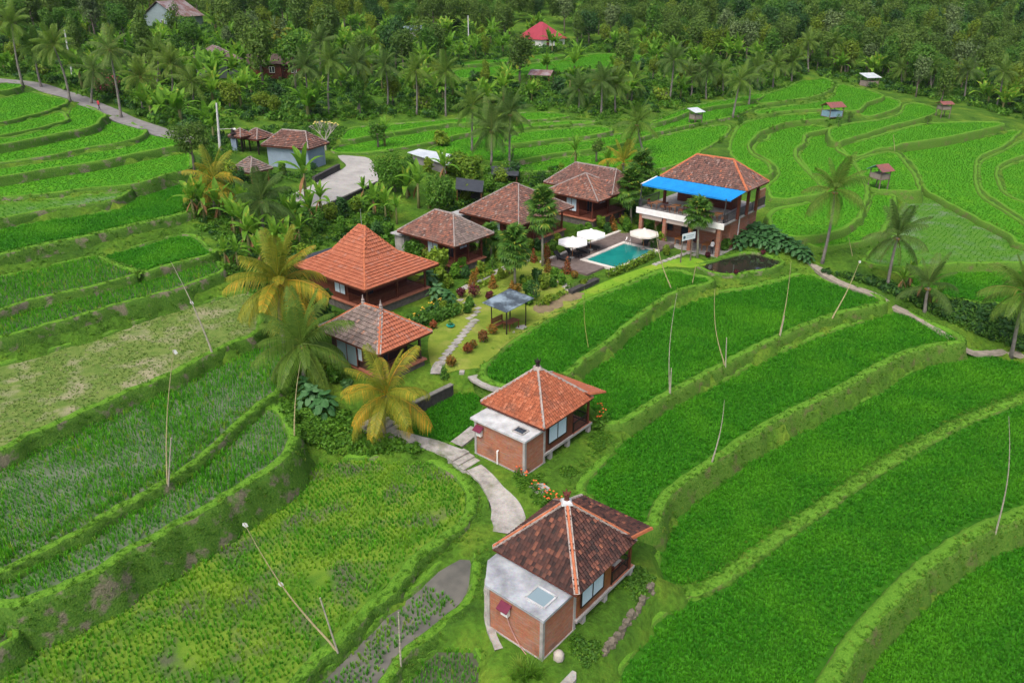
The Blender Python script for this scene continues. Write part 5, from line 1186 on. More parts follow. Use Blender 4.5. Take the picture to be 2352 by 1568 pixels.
def hut(px, zb, yaw, U, V, leg, wall_h, rh, label, roofm, wallm, gable=True, wallmat=True):
    """field hut on stilts; px is where its near leg stands"""
    F = hit(*px); t = thing('field_hut', label, 'hut', F, yaw)
    for u in (0, U):
        for v in (0, V): mb = MB(); mb.box(u - .06, v - .06, -.3, u + .06, v + .06, leg + wall_h); mb.build('stilt', plain('grey_timber', (.17, .14, .11)), t)
    mb = MB(); mb.box(-.1, -.1, leg - .1, U + .1, V + .1, leg); mb.build('floor', plain('grey_timber', (.17, .14, .11)), t)
    mb = MB(); mb.box(0, 0, leg, U, V, leg + wall_h * .55); mb.build('wall', wallm, t)
    z = leg + wall_h; o = .4
    if gable: f = [[(-o, -o, z), (U + o, -o, z), (U + o, V / 2, z + rh), (-o, V / 2, z + rh)], [(U + o, V + o, z), (-o, V + o, z), (-o, V / 2, z + rh), (U + o, V / 2, z + rh)]]
    else: f = [[(-o, -o, z), (U + o, -o, z), (U + o, V + o, z + rh), (-o, V + o, z + rh)]]
    for i, q in enumerate(f): mb = MB(); mb.slab(q, .05); mb.build('roof_sheet', roofm[i % len(roofm)], t)
    return t
M_gw = plain('weathered_board', (.26, .22, .19), .9, .25, 3, .3); M_skyb = plain('faded_blue_sheet', (.20, .33, .42), .7, .2, 2, .1)
hut((2012, 428), 0, R(205), 1.6, 1.9, 1.5, 1.1, .75, 'stilted field hut with red and blue grey sheet roof beside the coconut palm', [M_skyb, M_rustred], M_gw)
hut((2160, 272), 0, R(10), 1.9, 1.6, 1.7, 1.0, .5, 'stilted field hut with dull orange sheet roof on the far terraces', [M_rustred], M_gw)
hut((1596, 282), 0, R(30), 1.6, 1.5, .6, 1.2, .5, 'little field shelter with pale tilted zinc roof', [M_bright], M_gw, False)
hut((1905, 272), 0, R(20), 3.0, 2.4, .2, 1.8, .8, 'field hut with rusty red roof and pale blue boards among shrubs', [M_rustred], M_skyb)
hut((1990, 200), 0, R(15), 3.2, 2.6, .2, 1.9, .8, 'open shelter with brilliant white sheet roof at the edge of the wood', [M_bright, M_sheet], M_gw, False)
# utility poles
M_pole = plain('pale_concrete_pole', (.50, .51, .50), .8, .15, 2, .1)
def upole(b, t_, label, lamp=False):
    P = hit(*b); Q = at_y(t_[0], t_[1], P.y); t = thing('utility_pole', label, 'pole', P)
    mb = MB(); mb.tube([(0, 0, -.5), Q - P], [.19, .12], 10); mb.build('shaft', M_pole, t)
    if lamp:
        d = Q - P; m_ = MB(); m_.bar(d * .45, d * .45 + Vector((2.2, 0, .1)), .05); m_.build('arm', M_pole, t); m_ = MB(); m_.lathe([(.05, 0), (.2, .08), (.12, .25)], 8, d * .45 + Vector((2.2, 0, -.1))); m_.build('lamp', M_white, t)
upole((505, 345), (497, 237), 'pale concrete pole with a lamp arm beside the shrine roofs', True)
upole((166, 175), (148, 68), 'pale concrete pole behind the lane')
upole((684, 100), (680, 38), 'pale concrete pole beside the yellow coconut palm'); upole((1077, 120), (1075, 36), 'pale concrete pole in the banana grove')
# bamboo poles
M_bam = plain('dry_bamboo', (.42, .36, .20), .6, .25, 3, .1); M_bamg = plain('old_grey_bamboo', (.38, .35, .28), .7, .25, 3, .1)
def bamboo(b, t_, label, mat=M_bam, bow=.06, r0=.055, flag=None, stake=None, r1=.012):
    P = hit(*b); Q = at_y(t_[0], t_[1], P.y - .3) - P; L_ = Q.length; s_ = Q.cross(Vector((0, 1, 0))).normalized()
    t = thing('bamboo_pole', label, 'bamboo pole', P)
    n = 14; pts = [Q * (i / n) + s_ * (bow * L_ * math.sin(math.pi * i / n)) + Vector((0, 0, -.15 if i == 0 else 0)) for i in range(n + 1)]
    rd = [r0 + (r1 - r0) * (i / n) ** .8 for i in range(n + 1)]
    mb = MB(); mb.tube(pts, rd, 7); mb.build('culm', mat, t)
    mb = MB()
    for i in range(2, n): mb.tube([pts[i] - (pts[i] - pts[i - 1]).normalized() * .02, pts[i] + (pts[i] - pts[i - 1]).normalized() * .02], rd[i] * 1.25, 7)
    tag(mb.build('node_rings', mat, t), kind='stuff')
    for k in (flag or []):
        p = pts[min(n, int(k * n))]; m_ = MB(); m_.add([p + Vector(q) for q in ((0, 0, 0), (.12, .02, -.05), (.16, .05, -.24), (.02, .04, -.3), (-.09, .02, -.16), (-.06, 0, -.01))], [(0, 1, 2, 3), (0, 3, 4, 5)]); m_.add([p + Vector(q) for q in ((.02, .03, 0), (-.05, .1, -.12), (.04, .08, -.22), (.1, .05, -.06))], [(0, 1, 2, 3)]); m_.build('plastic_flag', plain('white_plastic', (.72, .75, .76), .5, .1, 4, .1), t)
    if stake:
        q = at_y(stake[0], stake[1], P.y - .2) - P; m_ = MB(); m_.tube([(.06, -.05, -.2), q], [.05, .035], 7); m_.build('stake', M_bamg, t)
    return t
bamboo((384, 1108), (399, 803), 'tall bamboo pole with white plastic at its tip on the paddy dike', flag=[1.0], stake=(393, 1005), bow=.02)
bamboo((487, 808), (392, 600), 'grey bamboo pole leaning over the dry stubble field', M_bamg, -.02, .085, flag=[.62])
bamboo((773, 1490), (560, 1200), 'long leaning bamboo pole with white plastic bag over the yellowing paddy', M_bam, .04, .06, flag=[1.0, .62], stake=(735, 1372))
bamboo((921, 1528), (915, 1405), 'short grey bamboo stake in the muddy paddy', M_bamg, .0, .05, r1=.03)
bamboo((676, 1000), (690, 830), 'bamboo pole beside the broad leaved weeds and green coconut palm', bow=.02, r0=.05)
bamboo((1543, 664), (1506, 516), 'bamboo pole curving up from the dike below the pool lawn', bow=.05, r0=.07)
bamboo((1538, 902), (1555, 673), 'thin grey bamboo pole on the dike above the orange roofed bungalow', M_bamg, .03, .045, stake=(1542, 845))
bamboo((1665, 838), (1642, 663), 'pair of pale bamboo poles with a short stake on the middle dike', bow=.05, r0=.055, stake=(1669, 775))
bamboo((1790, 770), (1817, 600), 'straight pale bamboo pole with a side stake near the pond bank', bow=-.02, r0=.055, stake=(1802, 725))
bamboo((1912, 728), (1975, 598), 'slanting pale bamboo pole with pale blue tip near the footpath', bow=-.03, r0=.07, flag=[1.0])
bamboo((1635, 1060), (1664, 918), 'grey bamboo pole on the long dike between the green paddies', M_bamg, -.03, .06)
bamboo((2287, 1222), (2317, 955), 'tall grey bamboo pole on the lowest broad dike', M_bamg, -.04, .06)
bamboo((1352, 800), (1342, 660), 'thin green bamboo pole in the paddy below the shelter', plain('green_bamboo', (.26, .30, .08), .6, .2, 3, .1), .03, .045)
bamboo((1590, 652), (1598, 612), 'short bamboo stake below the sign board', bow=0, r0=.045, r1=.03)
bamboo((1958, 588), (1949, 545), 'short thin bamboo stake behind the ridge footpath', bow=0, r0=.04, r1=.02)
bamboo((2055, 345), (2052, 310), 'thin bamboo stake on the far green terraces', bow=0, r0=.05, r1=.03)

# ---------------------------------------------------------------- people
def person(loc, rz, label, skel, mats, hair=(.01, .008, .006), h=1.65):
    """body grown over a skeleton, one continuous skin; clothes by height on the same surface"""
    t = thing('person', label, 'person', loc, rz); V, E_, Rr = skel
    me = bpy.data.meshes.new('body'); me.from_pydata(V, E_, []); o = link('body', me, t)
    sk = o.modifiers.new('skin', 'SKIN'); sk.use_smooth_shade = True
    for i, r_ in enumerate(Rr): me.skin_vertices[0].data[i].radius = (r_, r_ * (.75 if i in (0, 1, 2) else 1)); me.skin_vertices[0].data[i].use_root = (i == 0)
    o.modifiers.new('sub', 'SUBSURF').levels = 1; o.modifiers['sub'].render_levels = 2
    m, n, b, out = nodes('person_clothes'); tc = node(n, 'TexCoord').outputs['Object']; sx = node(n, 'SeparateXYZ'); lk(n, tc, sx.inputs[0])
    mr = node(n, 'MapRange'); lk(n, sx.outputs[2], mr.inputs[0]); mr.inputs[2].default_value = 1.8; r = ramp(n, mr.outputs[0], mats); r.color_ramp.interpolation = 'CONSTANT'
    lk(n, r.outputs[0], b.inputs['Base Color']); b.inputs['Roughness'].default_value = .8; me.materials.append(m)
    hd = V[4]; mb = MB(); mb.lathe([(.02, .135), (.085, .11), (.112, .04), (.11, -.03), (.10, -.07)], 10, (hd[0], hd[1] + .02, hd[2])); mb.build('hair', plain('dark_hair', hair, .6, .2, 9, .3), o, True)
    mb = MB()
    for x in (-.035, .035): mb.lathe([(.012, -.01), (.012, .01)], 6, (hd[0] + x, hd[1] - .10, hd[2]))
    mb.box(hd[0] - .012, hd[1] - .125, hd[2] - .04, hd[0] + .012, hd[1] - .095, hd[2] - .005); mb.build('face', plain('skin_shadow', (.12, .06, .04), .7, .2, 5, 0), o)
    return t
def skeleton(arm=0.1, stride=.12, hands=True):
    V = [(0, 0, .92), (0, -.01, 1.12), (0, 0, 1.34), (0, 0, 1.44), (0, -.01, 1.57), (0, -.01, 1.64)]; Rr = [.135, .12, .145, .055, .10, .07]; E_ = [(0, 1), (1, 2), (2, 3), (3, 4), (4, 5)]
    for s_ in (-1, 1):
        k = len(V); V += [(.17 * s_, 0, 1.36), (.22 * s_, .02, 1.10), (.22 * s_, -.10 - arm * (s_ > 0), .88), (.215 * s_, -.13 - arm * (s_ > 0), .80)]; Rr += [.06, .045, .033, .035]; E_ += [(2, k), (k, k + 1), (k + 1, k + 2), (k + 2, k + 3)]
        for j, (dx, L_) in enumerate(((-.025, .075), (-.008, .09), (.009, .085), (.025, .07))):
            q = len(V); b_ = V[k + 3]; V.append((b_[0] + dx, b_[1] - .02, b_[2] - L_)); Rr.append(.009); E_.append((k + 3, q))
        q = len(V); b_ = V[k + 2]; V.append((b_[0] - .035 * s_, b_[1] - .04, b_[2] - .06)); Rr.append(.010); E_.append((k + 2, q))
        k = len(V); V += [(.09 * s_, 0, .86), (.10 * s_, -stride * s_ * .5 - .02, .48), (.10 * s_, -stride * s_, .09), (.10 * s_, -stride * s_ - .15, .05)]; Rr += [.095, .065, .045, .045]; E_ += [(0, k), (k, k + 1), (k + 1, k + 2), (k + 2, k + 3)]
    return V, E_, Rr
SK, DK = (.26, .13, .08), (.02, .022, .03)
person(hit(1634, 584), R(200), 'person in white shirt and dark trousers standing by the brick pillar', skeleton(.15, .05), [(0, (.02, .02, .02)), (.06, DK), (.52, (.72, .73, .74)), (.81, SK)])
person(hit(229, 254), R(150), 'person in red top walking along the asphalt lane', skeleton(.05, .2), [(0, (.02, .02, .02)), (.06, DK), (.5, (.45, .03, .05)), (.81, SK)])
# ================================================================ VEGETATION
M_palm = leafy('palm_leaf', (.065, .15, .018), (.18, .29, .04), 'tint', (.33, .33, .07), .97, .45)
M_palmy = leafy('palm_leaf_yellowing', (.09, .17, .016), (.32, .32, .03), 'tint', (.60, .36, .03), .88, .4)
M_palmg = leafy('palm_leaf_bluegreen', (.055, .125, .024), (.15, .24, .05), 'tint', (.25, .27, .07), .97, .45)
M_dead = plain('dry_frond', (.16, .09, .045), .9, .3, 6, .3)
M_trunk = plain('palm_trunk', (.20, .185, .165), .9, .35, 2.5, .6)
M_bark = plain('grey_bark', (.17, .145, .12), .9, .35, 4, .6)
M_ban = leafy('banana_leaf', (.075, .22, .018), (.20, .40, .034), 'tint', (.38, .43, .055), .94, .5)
M_bant = plain('banana_stem', (.16, .17, .06), .8, .35, 3, .3)
M_fan = leafy('fan_palm_leaf', (.030, .105, .012), (.10, .22, .022), 'tint', (.24, .28, .035), .92, .3)
LEAF = {
 'olive': leafy('olive_leaf', (.06, .135, .022), (.155, .265, .042), 'tint', (.22, .32, .05), .97, .5),
 'gold': leafy('golden_young_leaf', (.11, .20, .016), (.24, .34, .032), 'tint', (.34, .36, .035), .97, .5),
 'deep': leafy('deep_green_leaf', (.018, .075, .016), (.055, .15, .03), 'tint', None, .9, .4),
 'mid': leafy('mid_green_leaf', (.045, .15, .018), (.125, .28, .034), 'tint', (.20, .33, .04), .95, .5),
 'lime': leafy('lime_leaf', (.07, .17, .012), (.22, .33, .025), 'tint', (.36, .36, .035), .95, .35),
 'grey': leafy('grey_green_leaf', (.065, .12, .04), (.15, .225, .075), 'tint', None, .9, .25),
 'red': leafy('red_shoot_leaf', (.07, .07, .016), (.28, .06, .02), 'tint', (.10, .15, .025), .9, .25),
 'orange': leafy('orange_shoot_leaf', (.08, .11, .016), (.34, .14, .022), 'tint', (.14, .20, .025), .85, .25),
 'maroon': leafy('maroon_leaf', (.035, .010, .012), (.13, .022, .03), 'tint', None, .9, .2),
 'pinkgreen': leafy('bougainvillea_leaf', (.03, .08, .014), (.085, .16, .024), 'tint', (.50, .03, .16), .9, .25),
 'weed': leafy('weed_leaf', (.05, .16, .014), (.14, .32, .026), 'tint', (.22, .38, .035), .95, .45),
}
def frond(name, L_, e0, e1, mat, seed, nl=30, wide=.24, drop=.5, ybias=0.0, lw_=.05):
    r = random.Random(seed); mb = MB(); n = 10; pts = [Vector((0, 0, 0))]
    for i in range(n):
        e = R(e0 + (e1 - e0) * ((i + .5) / n) ** 1.15); pts.append(pts[-1] + Vector((math.cos(e), 0, math.sin(e))) * (L_ / n))
    mb.tube(pts, [.045 * (1 - .85 * i / n) for i in range(n + 1)], 4, .75 + ybias * .2, False)
    for i in range(nl):
        t = .13 + .86 * i / (nl - 1); k = min(int(t * n), n - 1); f = t * n - k; p = pts[k].lerp(pts[k + 1], f); d = (pts[k + 1] - pts[k]).normalized()
        ln = L_ * wide * (math.sin(math.pi * min(.97, .12 + t * .83)) ** .6) * r.uniform(.85, 1.1); up = d.cross(Vector((0, 1, 0))) * -1
        for s_ in (-1, 1):
            dr = drop * r.uniform(.7, 1.3); side = Vector((0, s_, 0)); q = (side * 1.0 + d * .65 + up * .22).normalized()
            m_ = p + q * ln * .5; e_ = p + q * ln * .92 + Vector((0, 0, -1)) * ln * dr
            w_ = d * lw_ * .6 * L_ / 3.6; tn = min(1, max(0, r.gauss(.38, .17) + ybias * (.25 + t * .5)))
            mb.add([p - w_ * .5, p + w_ * .5, m_ + w_, m_ - w_, e_], [(0, 1, 2, 3), (3, 2, 4)], tn)
    return mb.mesh(name, mat, tint=True)
FR = {}
for k, mt, yb in (('g', M_palm, .08), ('y', M_palmy, .36), ('b', M_palmg, .0)):
    FR[k] = [frond('frond', 3.6, a, b, mt, i * 7 + ord(k), 44, .27, dp, yb * (.35 + .3 * i)) for i, (a, b, dp) in enumerate(((82, 55, .25), (68, 15, .4), (48, -15, .55), (25, -45, .7), (0, -62, .75), (-25, -75, .8)))]
dead_fr = frond('dead_frond', 3.0, -55, -85, M_dead, 99, 18, .16, .8)
def crown_set(nf, seed, upright=0.0):
    r = random.Random(seed); out = []
    for i in range(nf):
        q = (i + .5) / nf; v = min(5, int(q ** (1.0 + upright) * 6)); out.append((v, i * 2.39996 + r.uniform(-.25, .25), r.uniform(.85, 1.1), r.uniform(-.1, .1)))
    return out
def merged_crown(kind, nf, seed, upright=0.0):
    """crown of a palm too far off to show its single fronds"""
    vs_, fs, ts = [], [], []; k0 = 0
    for v, a, s_, tl in crown_set(nf, seed, upright):
        me = FR[kind][v]; M_ = np.array(Matrix.Rotation(a, 3, 'Z')) * s_; co = np.zeros(len(me.vertices) * 3, np.float32); me.vertices.foreach_get('co', co)
        vs_.append(co.reshape(-1, 3) @ M_.T); fs += [tuple(i + k0 for i in p.vertices) for p in me.polygons]; tt_ = np.zeros(len(me.polygons), np.float32); me.attributes['tint'].data.foreach_get('value', tt_); ts.append(tt_); k0 += len(me.vertices)
    me = bpy.data.meshes.new('crown'); me.from_pydata(np.concatenate(vs_).tolist(), [], fs); me.materials.append(FR[kind][0].materials[0])
    a = me.attributes.new('tint', 'FLOAT', 'FACE'); a.data.foreach_set('value', np.concatenate(ts)); return me
CROWNS = {k: [merged_crown(k, nf, i * 11 + 3, u) for i, (nf, u) in enumerate(((20, .0), (24, .25), (17, -.25)))] for k in 'gyb'}
def palm_trunk(t, Q, r0, r1, bow):
    s_ = Vector((1, .3, 0)); n = 10; pts = [Q * (i / n) + s_ * (bow * Q.length * math.sin(math.pi * i / n)) for i in range(n + 1)]; pts[0] = pts[0] - Vector((0, 0, .5))
    mb = MB(); mb.tube(pts, [r0 * 1.5] + [r0 + (r1 - r0) * i / n for i in range(1, n + 1)], 9); mb.build('trunk', M_trunk, t, True)
def palm(b, c, label, kind='g', L_=3.6, near=False, nf=20, seed=0, upright=0.0, group=None, zb=None, coconuts=True, dead=0):
    P = hit(*b) if zb is None else at(b[0], b[1], zb); Q = at_y(c[0], c[1], P.y) - P
    if Q.z < 1.0: Q = Vector((Q.x, Q.y, 1.0))
    t = thing('coconut_palm', label, 'palm tree', P, 0, group); palm_trunk(t, Q, .17 if near else .2, .12, random.Random(seed).uniform(-.04, .04))
    s_ = L_ / 3.6
    if near:
        for v, a, k, tl in crown_set(nf, seed, upright):
            o = link('frond', FR[kind][v], t, Q + Vector((0, 0, .1)), None, s_ * k); o.rotation_euler = (tl, 0, a)
        for i in range(dead): o = link('dead_frond', dead_fr, t, Q, i * 2.1 + .4, s_)
    else: link('crown', CROWNS[kind][seed % 3], t, Q + Vector((0, 0, .05)), seed * 1.3, s_)
    if coconuts and near:
        for i in range(5): a = i * 1.256; mb = MB(); mb.lathe([(.03, .12), (.10, .07), (.12, 0), (.09, -.08), (.02, -.13)], 8, Q + Vector((.22 * math.cos(a), .22 * math.sin(a), -.18))); mb.build('coconut', plain('coconut_husk', (.24, .17, .05), .7, .3, 5, .2), t, True)
    return t
palm((655, 800), (641, 652), 'coconut palm with yellowing fronds overhanging the bright orange roof', 'y', 4.4, True, 27, 1, dead=1)
palm((696, 880), (692, 792), 'green coconut palm leaning in front of the two finial villa', 'g', 4.0, True, 20, 2, dead=1)
palm((881, 1000), (887, 908), 'coconut palm with golden drooping fronds beside the broad concrete steps', 'y', 3.7, True, 21, 3, -.25)
palm((608, 545), (601, 462), 'dark green coconut palm among banana plants', 'b', 3.9, True, 19, 4, -.1, dead=2)
palm((492, 482), (490, 415), 'coconut palm with orange brown drooping fronds beside the terraces', 'y', 3.7, True, 16, 5, -.2)
palm((1888, 604), (1918, 440), 'tall slim coconut palm with a leaning pale trunk beside the footpath', 'g', 4.0, True, 17, 6, .1, dead=1)
palm((2038, 658), (2061, 545), 'coconut palm with dry fibre round its crown on the ridge', 'b', 3.9, True, 15, 7, .5, dead=2)
palm((2124, 716), (2132, 660), 'young short coconut palm on the ridge', 'b', 3.4, True, 12, 8, .5, dead=1)
palm((2324, 812), (2352, 672), 'coconut palm with arching fronds at the lower end of the ridge', 'g', 4.0, True, 18, 9)
palm((1129, 372), (1129, 300), 'bushy coconut palm behind the zinc roofed shed', 'b', 4.4, True, 20, 10, .1); palm((1170, 382), (1172, 262), 'taller coconut palm behind the zinc roofed shed', 'b', 3.8, True, 18, 11); palm((1084, 346), (1085, 246), 'coconut palm with pale green heart beside the far paddy', 'g', 3.6, True, 18, 12)
palm((1478, 352), (1463, 286), 'coconut palm behind the stepped roof villa', 'g', 4.0, True, 16, 13, .1, dead=2); palm((1435, 408), (1432, 375), 'short yellowish coconut palm behind the stepped roof villa', 'y', 3.6, True, 13, 14, .3)
ROW = [((704, 271), (700, 156)), ((757, 271), (757, 142)), ((821, 267), (820, 148)), ((890, 250), (885, 153)), ((957, 264), (955, 164)), ((1024, 267), (1024, 167))]
for i, (b, c) in enumerate(ROW): palm(b, c, 'tall coconut palm in the row behind the paddies', 'bgbbgg'[i], 3.6, True, 20, 20 + i, group='row of coconut palms behind the paddies', dead=2)
FARP = [((992, 150), (989, 109), 'b'), ((638, 125), (638, 77), 'y'), ((1537, 238), (1548, 140), 'b'), ((1622, 228), (1626, 162), 'b'), ((1683, 268), (1700, 187), 'g'), ((1741, 207), (1741, 157), 'g'), ((1588, 221), (1589, 175), 'b'), ((1450, 237), (1454, 189), 'g'), ((1381, 262), (1383, 190), 'b'), ((1414, 257), (1415, 196), 'g'), ((1194, 168), (1197, 128), 'y'),
 ((52, 196), (27, 55), 'g'), ((161, 234), (123, 107), 'g'), ((279, 274), (252, 118), 'b'), ((360, 200), (361, 123), 'g'), ((329, 252), (323, 180), 'g'), ((443, 248), (440, 190), 'g'), ((1775, 201), (1783, 152), 'g'), ((1818, 187), (1821, 143), 'g'), ((1857, 166), (1857, 98), 'g'), ((1917, 158), (1914, 98), 'g'), ((1941, 165), (1941, 130), 'g'),
 ((2286, 254), (2305, 166), 'g'), ((2215, 228), (2223, 163), 'b'), ((2138, 206), (2138, 152), 'g'), ((2071, 200), (2071, 158), 'g'), ((2320, 240), (2328, 180), 'g'), ((600, 150), (598, 118), 'g'), ((1660, 220), (1660, 170), 'g'), ((1330, 250), (1330, 205), 'b'), ((395, 230), (392, 150), 'g'), ((210, 240), (215, 165), 'b'), ((95, 200), (80, 110), 'g'), ((740, 200), (735, 100), 'b'), ((1720, 240), (1722, 180), 'b')]
for i, (b, c, k) in enumerate(FARP): palm(b, c, {'g': 'distant green coconut palm among the groves', 'b': 'distant dark blue green coconut palm among the groves', 'y': 'distant coconut palm with yellowed fronds'}[k], k, 3.7, False, 20, 40 + i, group='distant coconut palms')

# ---------------------------------------------------------------- leaf clouds
def cloud(name, n, blobs, size, mat, seed, out=.65, aspect=.55, droop=.0):
    """crown of many leaf-sized faces spread through a few uneven lobes (x, y, z, rx, ry, rz)"""
    r = np.random.default_rng(seed); vol = np.array([b[3] * b[4] * b[5] for b in blobs]) ** .67; pk = r.choice(len(blobs), n, p=vol / vol.sum()); B = np.array(blobs, float)[pk]
    d = r.normal(size=(n, 3)); d /= np.linalg.norm(d, axis=1)[:, None]; rad = r.uniform(.45, 1.0, n) ** .6
    c = B[:, :3] + d * B[:, 3:6] * rad[:, None] * (1 + .13 * r.normal(size=n))[:, None]
    nr = d * out + r.normal(size=(n, 3)) * (1 - out) + np.array([0, 0, .25]); nr /= np.linalg.norm(nr, axis=1)[:, None]
    a = np.cross(nr, r.normal(size=(n, 3))); a /= np.linalg.norm(a, axis=1)[:, None]; b = np.cross(nr, a); s = size * r.uniform(.6, 1.25, n)[:, None]
    v = np.stack([c - a * s, c - b * s * aspect, c + a * s + np.array([0, 0, -1]) * s * droop, c + b * s * aspect], 1).reshape(-1, 3)
    me = bpy.data.meshes.new(name); me.from_pydata(v.tolist(), [], np.arange(4 * n).reshape(n, 4).tolist()); me.materials.append(mat)
    t = r.normal(.45, .2, n) + .10 * (B[:, 2] - B[:, 2].mean()) / max(1e-3, B[:, 5].max()) * 0
    at_ = me.attributes.new('tint', 'FLOAT', 'FACE'); at_.data.foreach_set('value', np.clip(t, 0, 1).astype(np.float32)); return me
def lobes(k, R_, H_, seed, z0=0.0):
    r = random.Random(seed); o = [(0, 0, z0 + H_ * .5, R_ * .72, R_ * .72, H_ * .46)]
    for i in range(k):
        a = r.uniform(0, 6.28); q = r.uniform(.25, .65) * R_; o.append((q * math.cos(a), q * math.sin(a), z0 + H_ * r.uniform(.2, .85), R_ * r.uniform(.28, .48), R_ * r.uniform(.28, .48), H_ * r.uniform(.16, .28)))
    return o
def limbs(name, h, r0, seed, spread=1.0, n=5, mat=M_bark):
    r = random.Random(seed); mb = MB(); top = Vector((r.uniform(-.2, .2), r.uniform(-.2, .2), h)); mb.tube([(0, 0, -.5), top * .5 + Vector((r.uniform(-.1, .1), 0, 0)), top], [r0 * 1.2, r0 * .85, r0 * .55], 7)
    for i in range(n):
        a = i * 6.28 / n + r.uniform(-.4, .4); b = top * r.uniform(.55, 1.0); e_ = b + Vector((math.cos(a) * spread, math.sin(a) * spread, spread * r.uniform(.6, 1.2))); mb.tube([b, b.lerp(e_, .5) + Vector((0, 0, .1)), e_], [r0 * .4, r0 * .28, r0 * .1], 5)
    return mb.mesh(name, mat, True)
class TreeKind:
    def __init__(s, trunk, crown): s.tr, s.cr = trunk, crown
def tree_kind(seed, mat, n, R_, H_, z0, size, lob=7): return TreeKind(limbs('trunk', z0 + H_ * .35, .18, seed, R_ * .5), cloud('crown', n, lobes(lob, R_, H_, seed, z0), size, mat, seed))
WOOD = []
for i, (mk, n, R_, H_, z0) in enumerate((('olive', 900, 3.0, 6.5, 2.2), ('olive', 800, 2.6, 7.5, 2.0), ('gold', 750, 2.3, 5.5, 1.8), ('mid', 950, 3.3, 6.0, 2.5), ('deep', 900, 3.2, 6.5, 1.8), ('grey', 650, 2.6, 6.0, 2.5), ('mid', 800, 2.4, 7.5, 2.2), ('gold', 700, 2.0, 6.5, 1.5), ('olive', 850, 3.4, 5.5, 2.6))):
    WOOD.append(tree_kind(100 + i, LEAF[mk], int(n * 2.0), R_ * .9, H_, z0, .25, 9))
W_LAB = ['round olive green tree in the wood behind the fields', 'tall olive green tree in the wood behind the fields', 'golden green young tree in the groves', 'mid green spreading tree in the wood', 'dark green dense tree in the wood', 'grey green thin leaved tree in the wood', 'tall mid green tree in the wood', 'tall golden green tree in the groves', 'broad olive tree in the wood behind the fields']
def plant_tree(p, k, s_, label=None, group='trees of the wood and groves', name='broadleaf_tree', cat='tree'):
    t = thing(name, label or W_LAB[k], cat, p, random.uniform(0, 6.28), group, (s_, s_, s_ * random.uniform(.9, 1.15)))
    link('trunk', WOOD[k].tr, t); link('crown', WOOD[k].cr, t); return t
# banana plants
def banana_leaf(seed, L_=2.0, e0=70, e1=-10, w_=.27):
    r = random.Random(seed); n = 7; mb = MB(); p = Vector((0, 0, 0)); rows = []
    for i in range(n + 1):
        t = i / n; e = R(e0 + (e1 - e0) * t ** 1.3); ww = w_ * (math.sin(math.pi * min(.98, .08 + t * .9)) ** .7) * r.uniform(.85, 1.05) if i else .03
        rows.append((p.copy(), ww)); p = p + Vector((math.cos(e), 0, math.sin(e))) * L_ / n
    v = []
    for q, ww in rows: v += [q + Vector((0, -ww, ww * .35)), q, q + Vector((0, ww, ww * .35))]
    f, ts = [], []
    for i in range(n):
        for k in (0, 1): f.append((i * 3 + k, i * 3 + k + 1, i * 3 + k + 4, i * 3 + k + 3)); ts.append(min(1, max(0, r.gauss(.5, .15))))
    mb.add(v, f, ts); return mb
BL = [banana_leaf(i, 2.1, a, b).mesh('leaf', M_ban, tint=True) for i, (a, b) in enumerate(((86, 60), (74, 20), (62, -10), (48, -35), (25, -60)))]
M_drybl = plain('dry_banana_leaf', (.22, .12, .05), .9, .35, 5, .3)
BLd = banana_leaf(9, 1.5, -50, -88, .14).mesh('dry_leaf', M_drybl)
def banana_stem(h): mb = MB(); mb.tube([(0, 0, -.4), (.03, 0, h * .5), (0, 0, h)], [.15, .12, .07], 8); return mb.mesh('stem', M_bant, True)
BS = [banana_stem(h) for h in (1.6, 2.2, 1.1)]
def banana(p, s_, label, seed, group=None, dry=2):
    r = random.Random(seed); k = seed % 3; h = (1.6, 2.2, 1.1)[k]; t = thing('banana_plant', label, 'banana plant', p, r.uniform(0, 6.28), group, s_); link('stem', BS[k], t)
    for i in range(8): o = link('leaf', BL[min(4, i * 5 // 8)], t, (0, 0, h - .08), i * 2.4 + r.uniform(-.3, .3), r.uniform(.85, 1.15))
    for i in range(dry): link('dry_leaf', BLd, t, (0, 0, h - .2), i * 2.0 + .7, 1.0)
    return t
def merged_banana(seed):
    r = random.Random(seed); mb = MB(); h = 1.8
    for j in range(3):
        ox, oy, hh = r.uniform(-.9, .9) * (j > 0), r.uniform(-.9, .9) * (j > 0), h * r.uniform(.6, 1.1)
        for i in range(7):
            m_ = banana_leaf(seed * 10 + i, 2.0 * r.uniform(.8, 1.1), (86, 74, 62, 48, 25, 60, 70)[i], (60, 20, -10, -35, -60, 0, 30)[i]); a = Matrix.Rotation(i * 2.4 + j, 3, 'Z')
            mb.add([a @ Vector(q) + Vector((ox, oy, hh)) for q in m_.v], m_.f, m_.t)
    return mb.mesh('leaves', M_ban, tint=True)
MBN = [merged_banana(i) for i in range(4)]
NEARB = [(447, 500, 1.25), (470, 508, 1.1), (505, 500, 1.3), (540, 540, 1.25), (560, 555, 1.1), (585, 565, 1.2), (520, 612, .9), (548, 618, .8), (635, 575, 1.25), (660, 585, 1.1), (706, 470, 1.7), (660, 520, 1.2), (690, 560, 1.0), (962, 478, 1.4), (985, 480, 1.1), (886, 505, 1.1), (912, 515, .9), (836, 450, .8), (884, 335, 1.3)]
for i, (x, y, s_) in enumerate(NEARB):
    banana(hit(x, y), s_, 'big banana plant with upright leaves beside the concrete yard' if i == 10 else ('banana plant in the clump between terraces and villas' if i < 13 else 'banana plant behind the garden villas'), i, 'banana plants of the terrace clump' if i < 13 and i != 10 else (None if i == 10 else 'banana plants behind the villas'), 3 if i < 3 else 1)

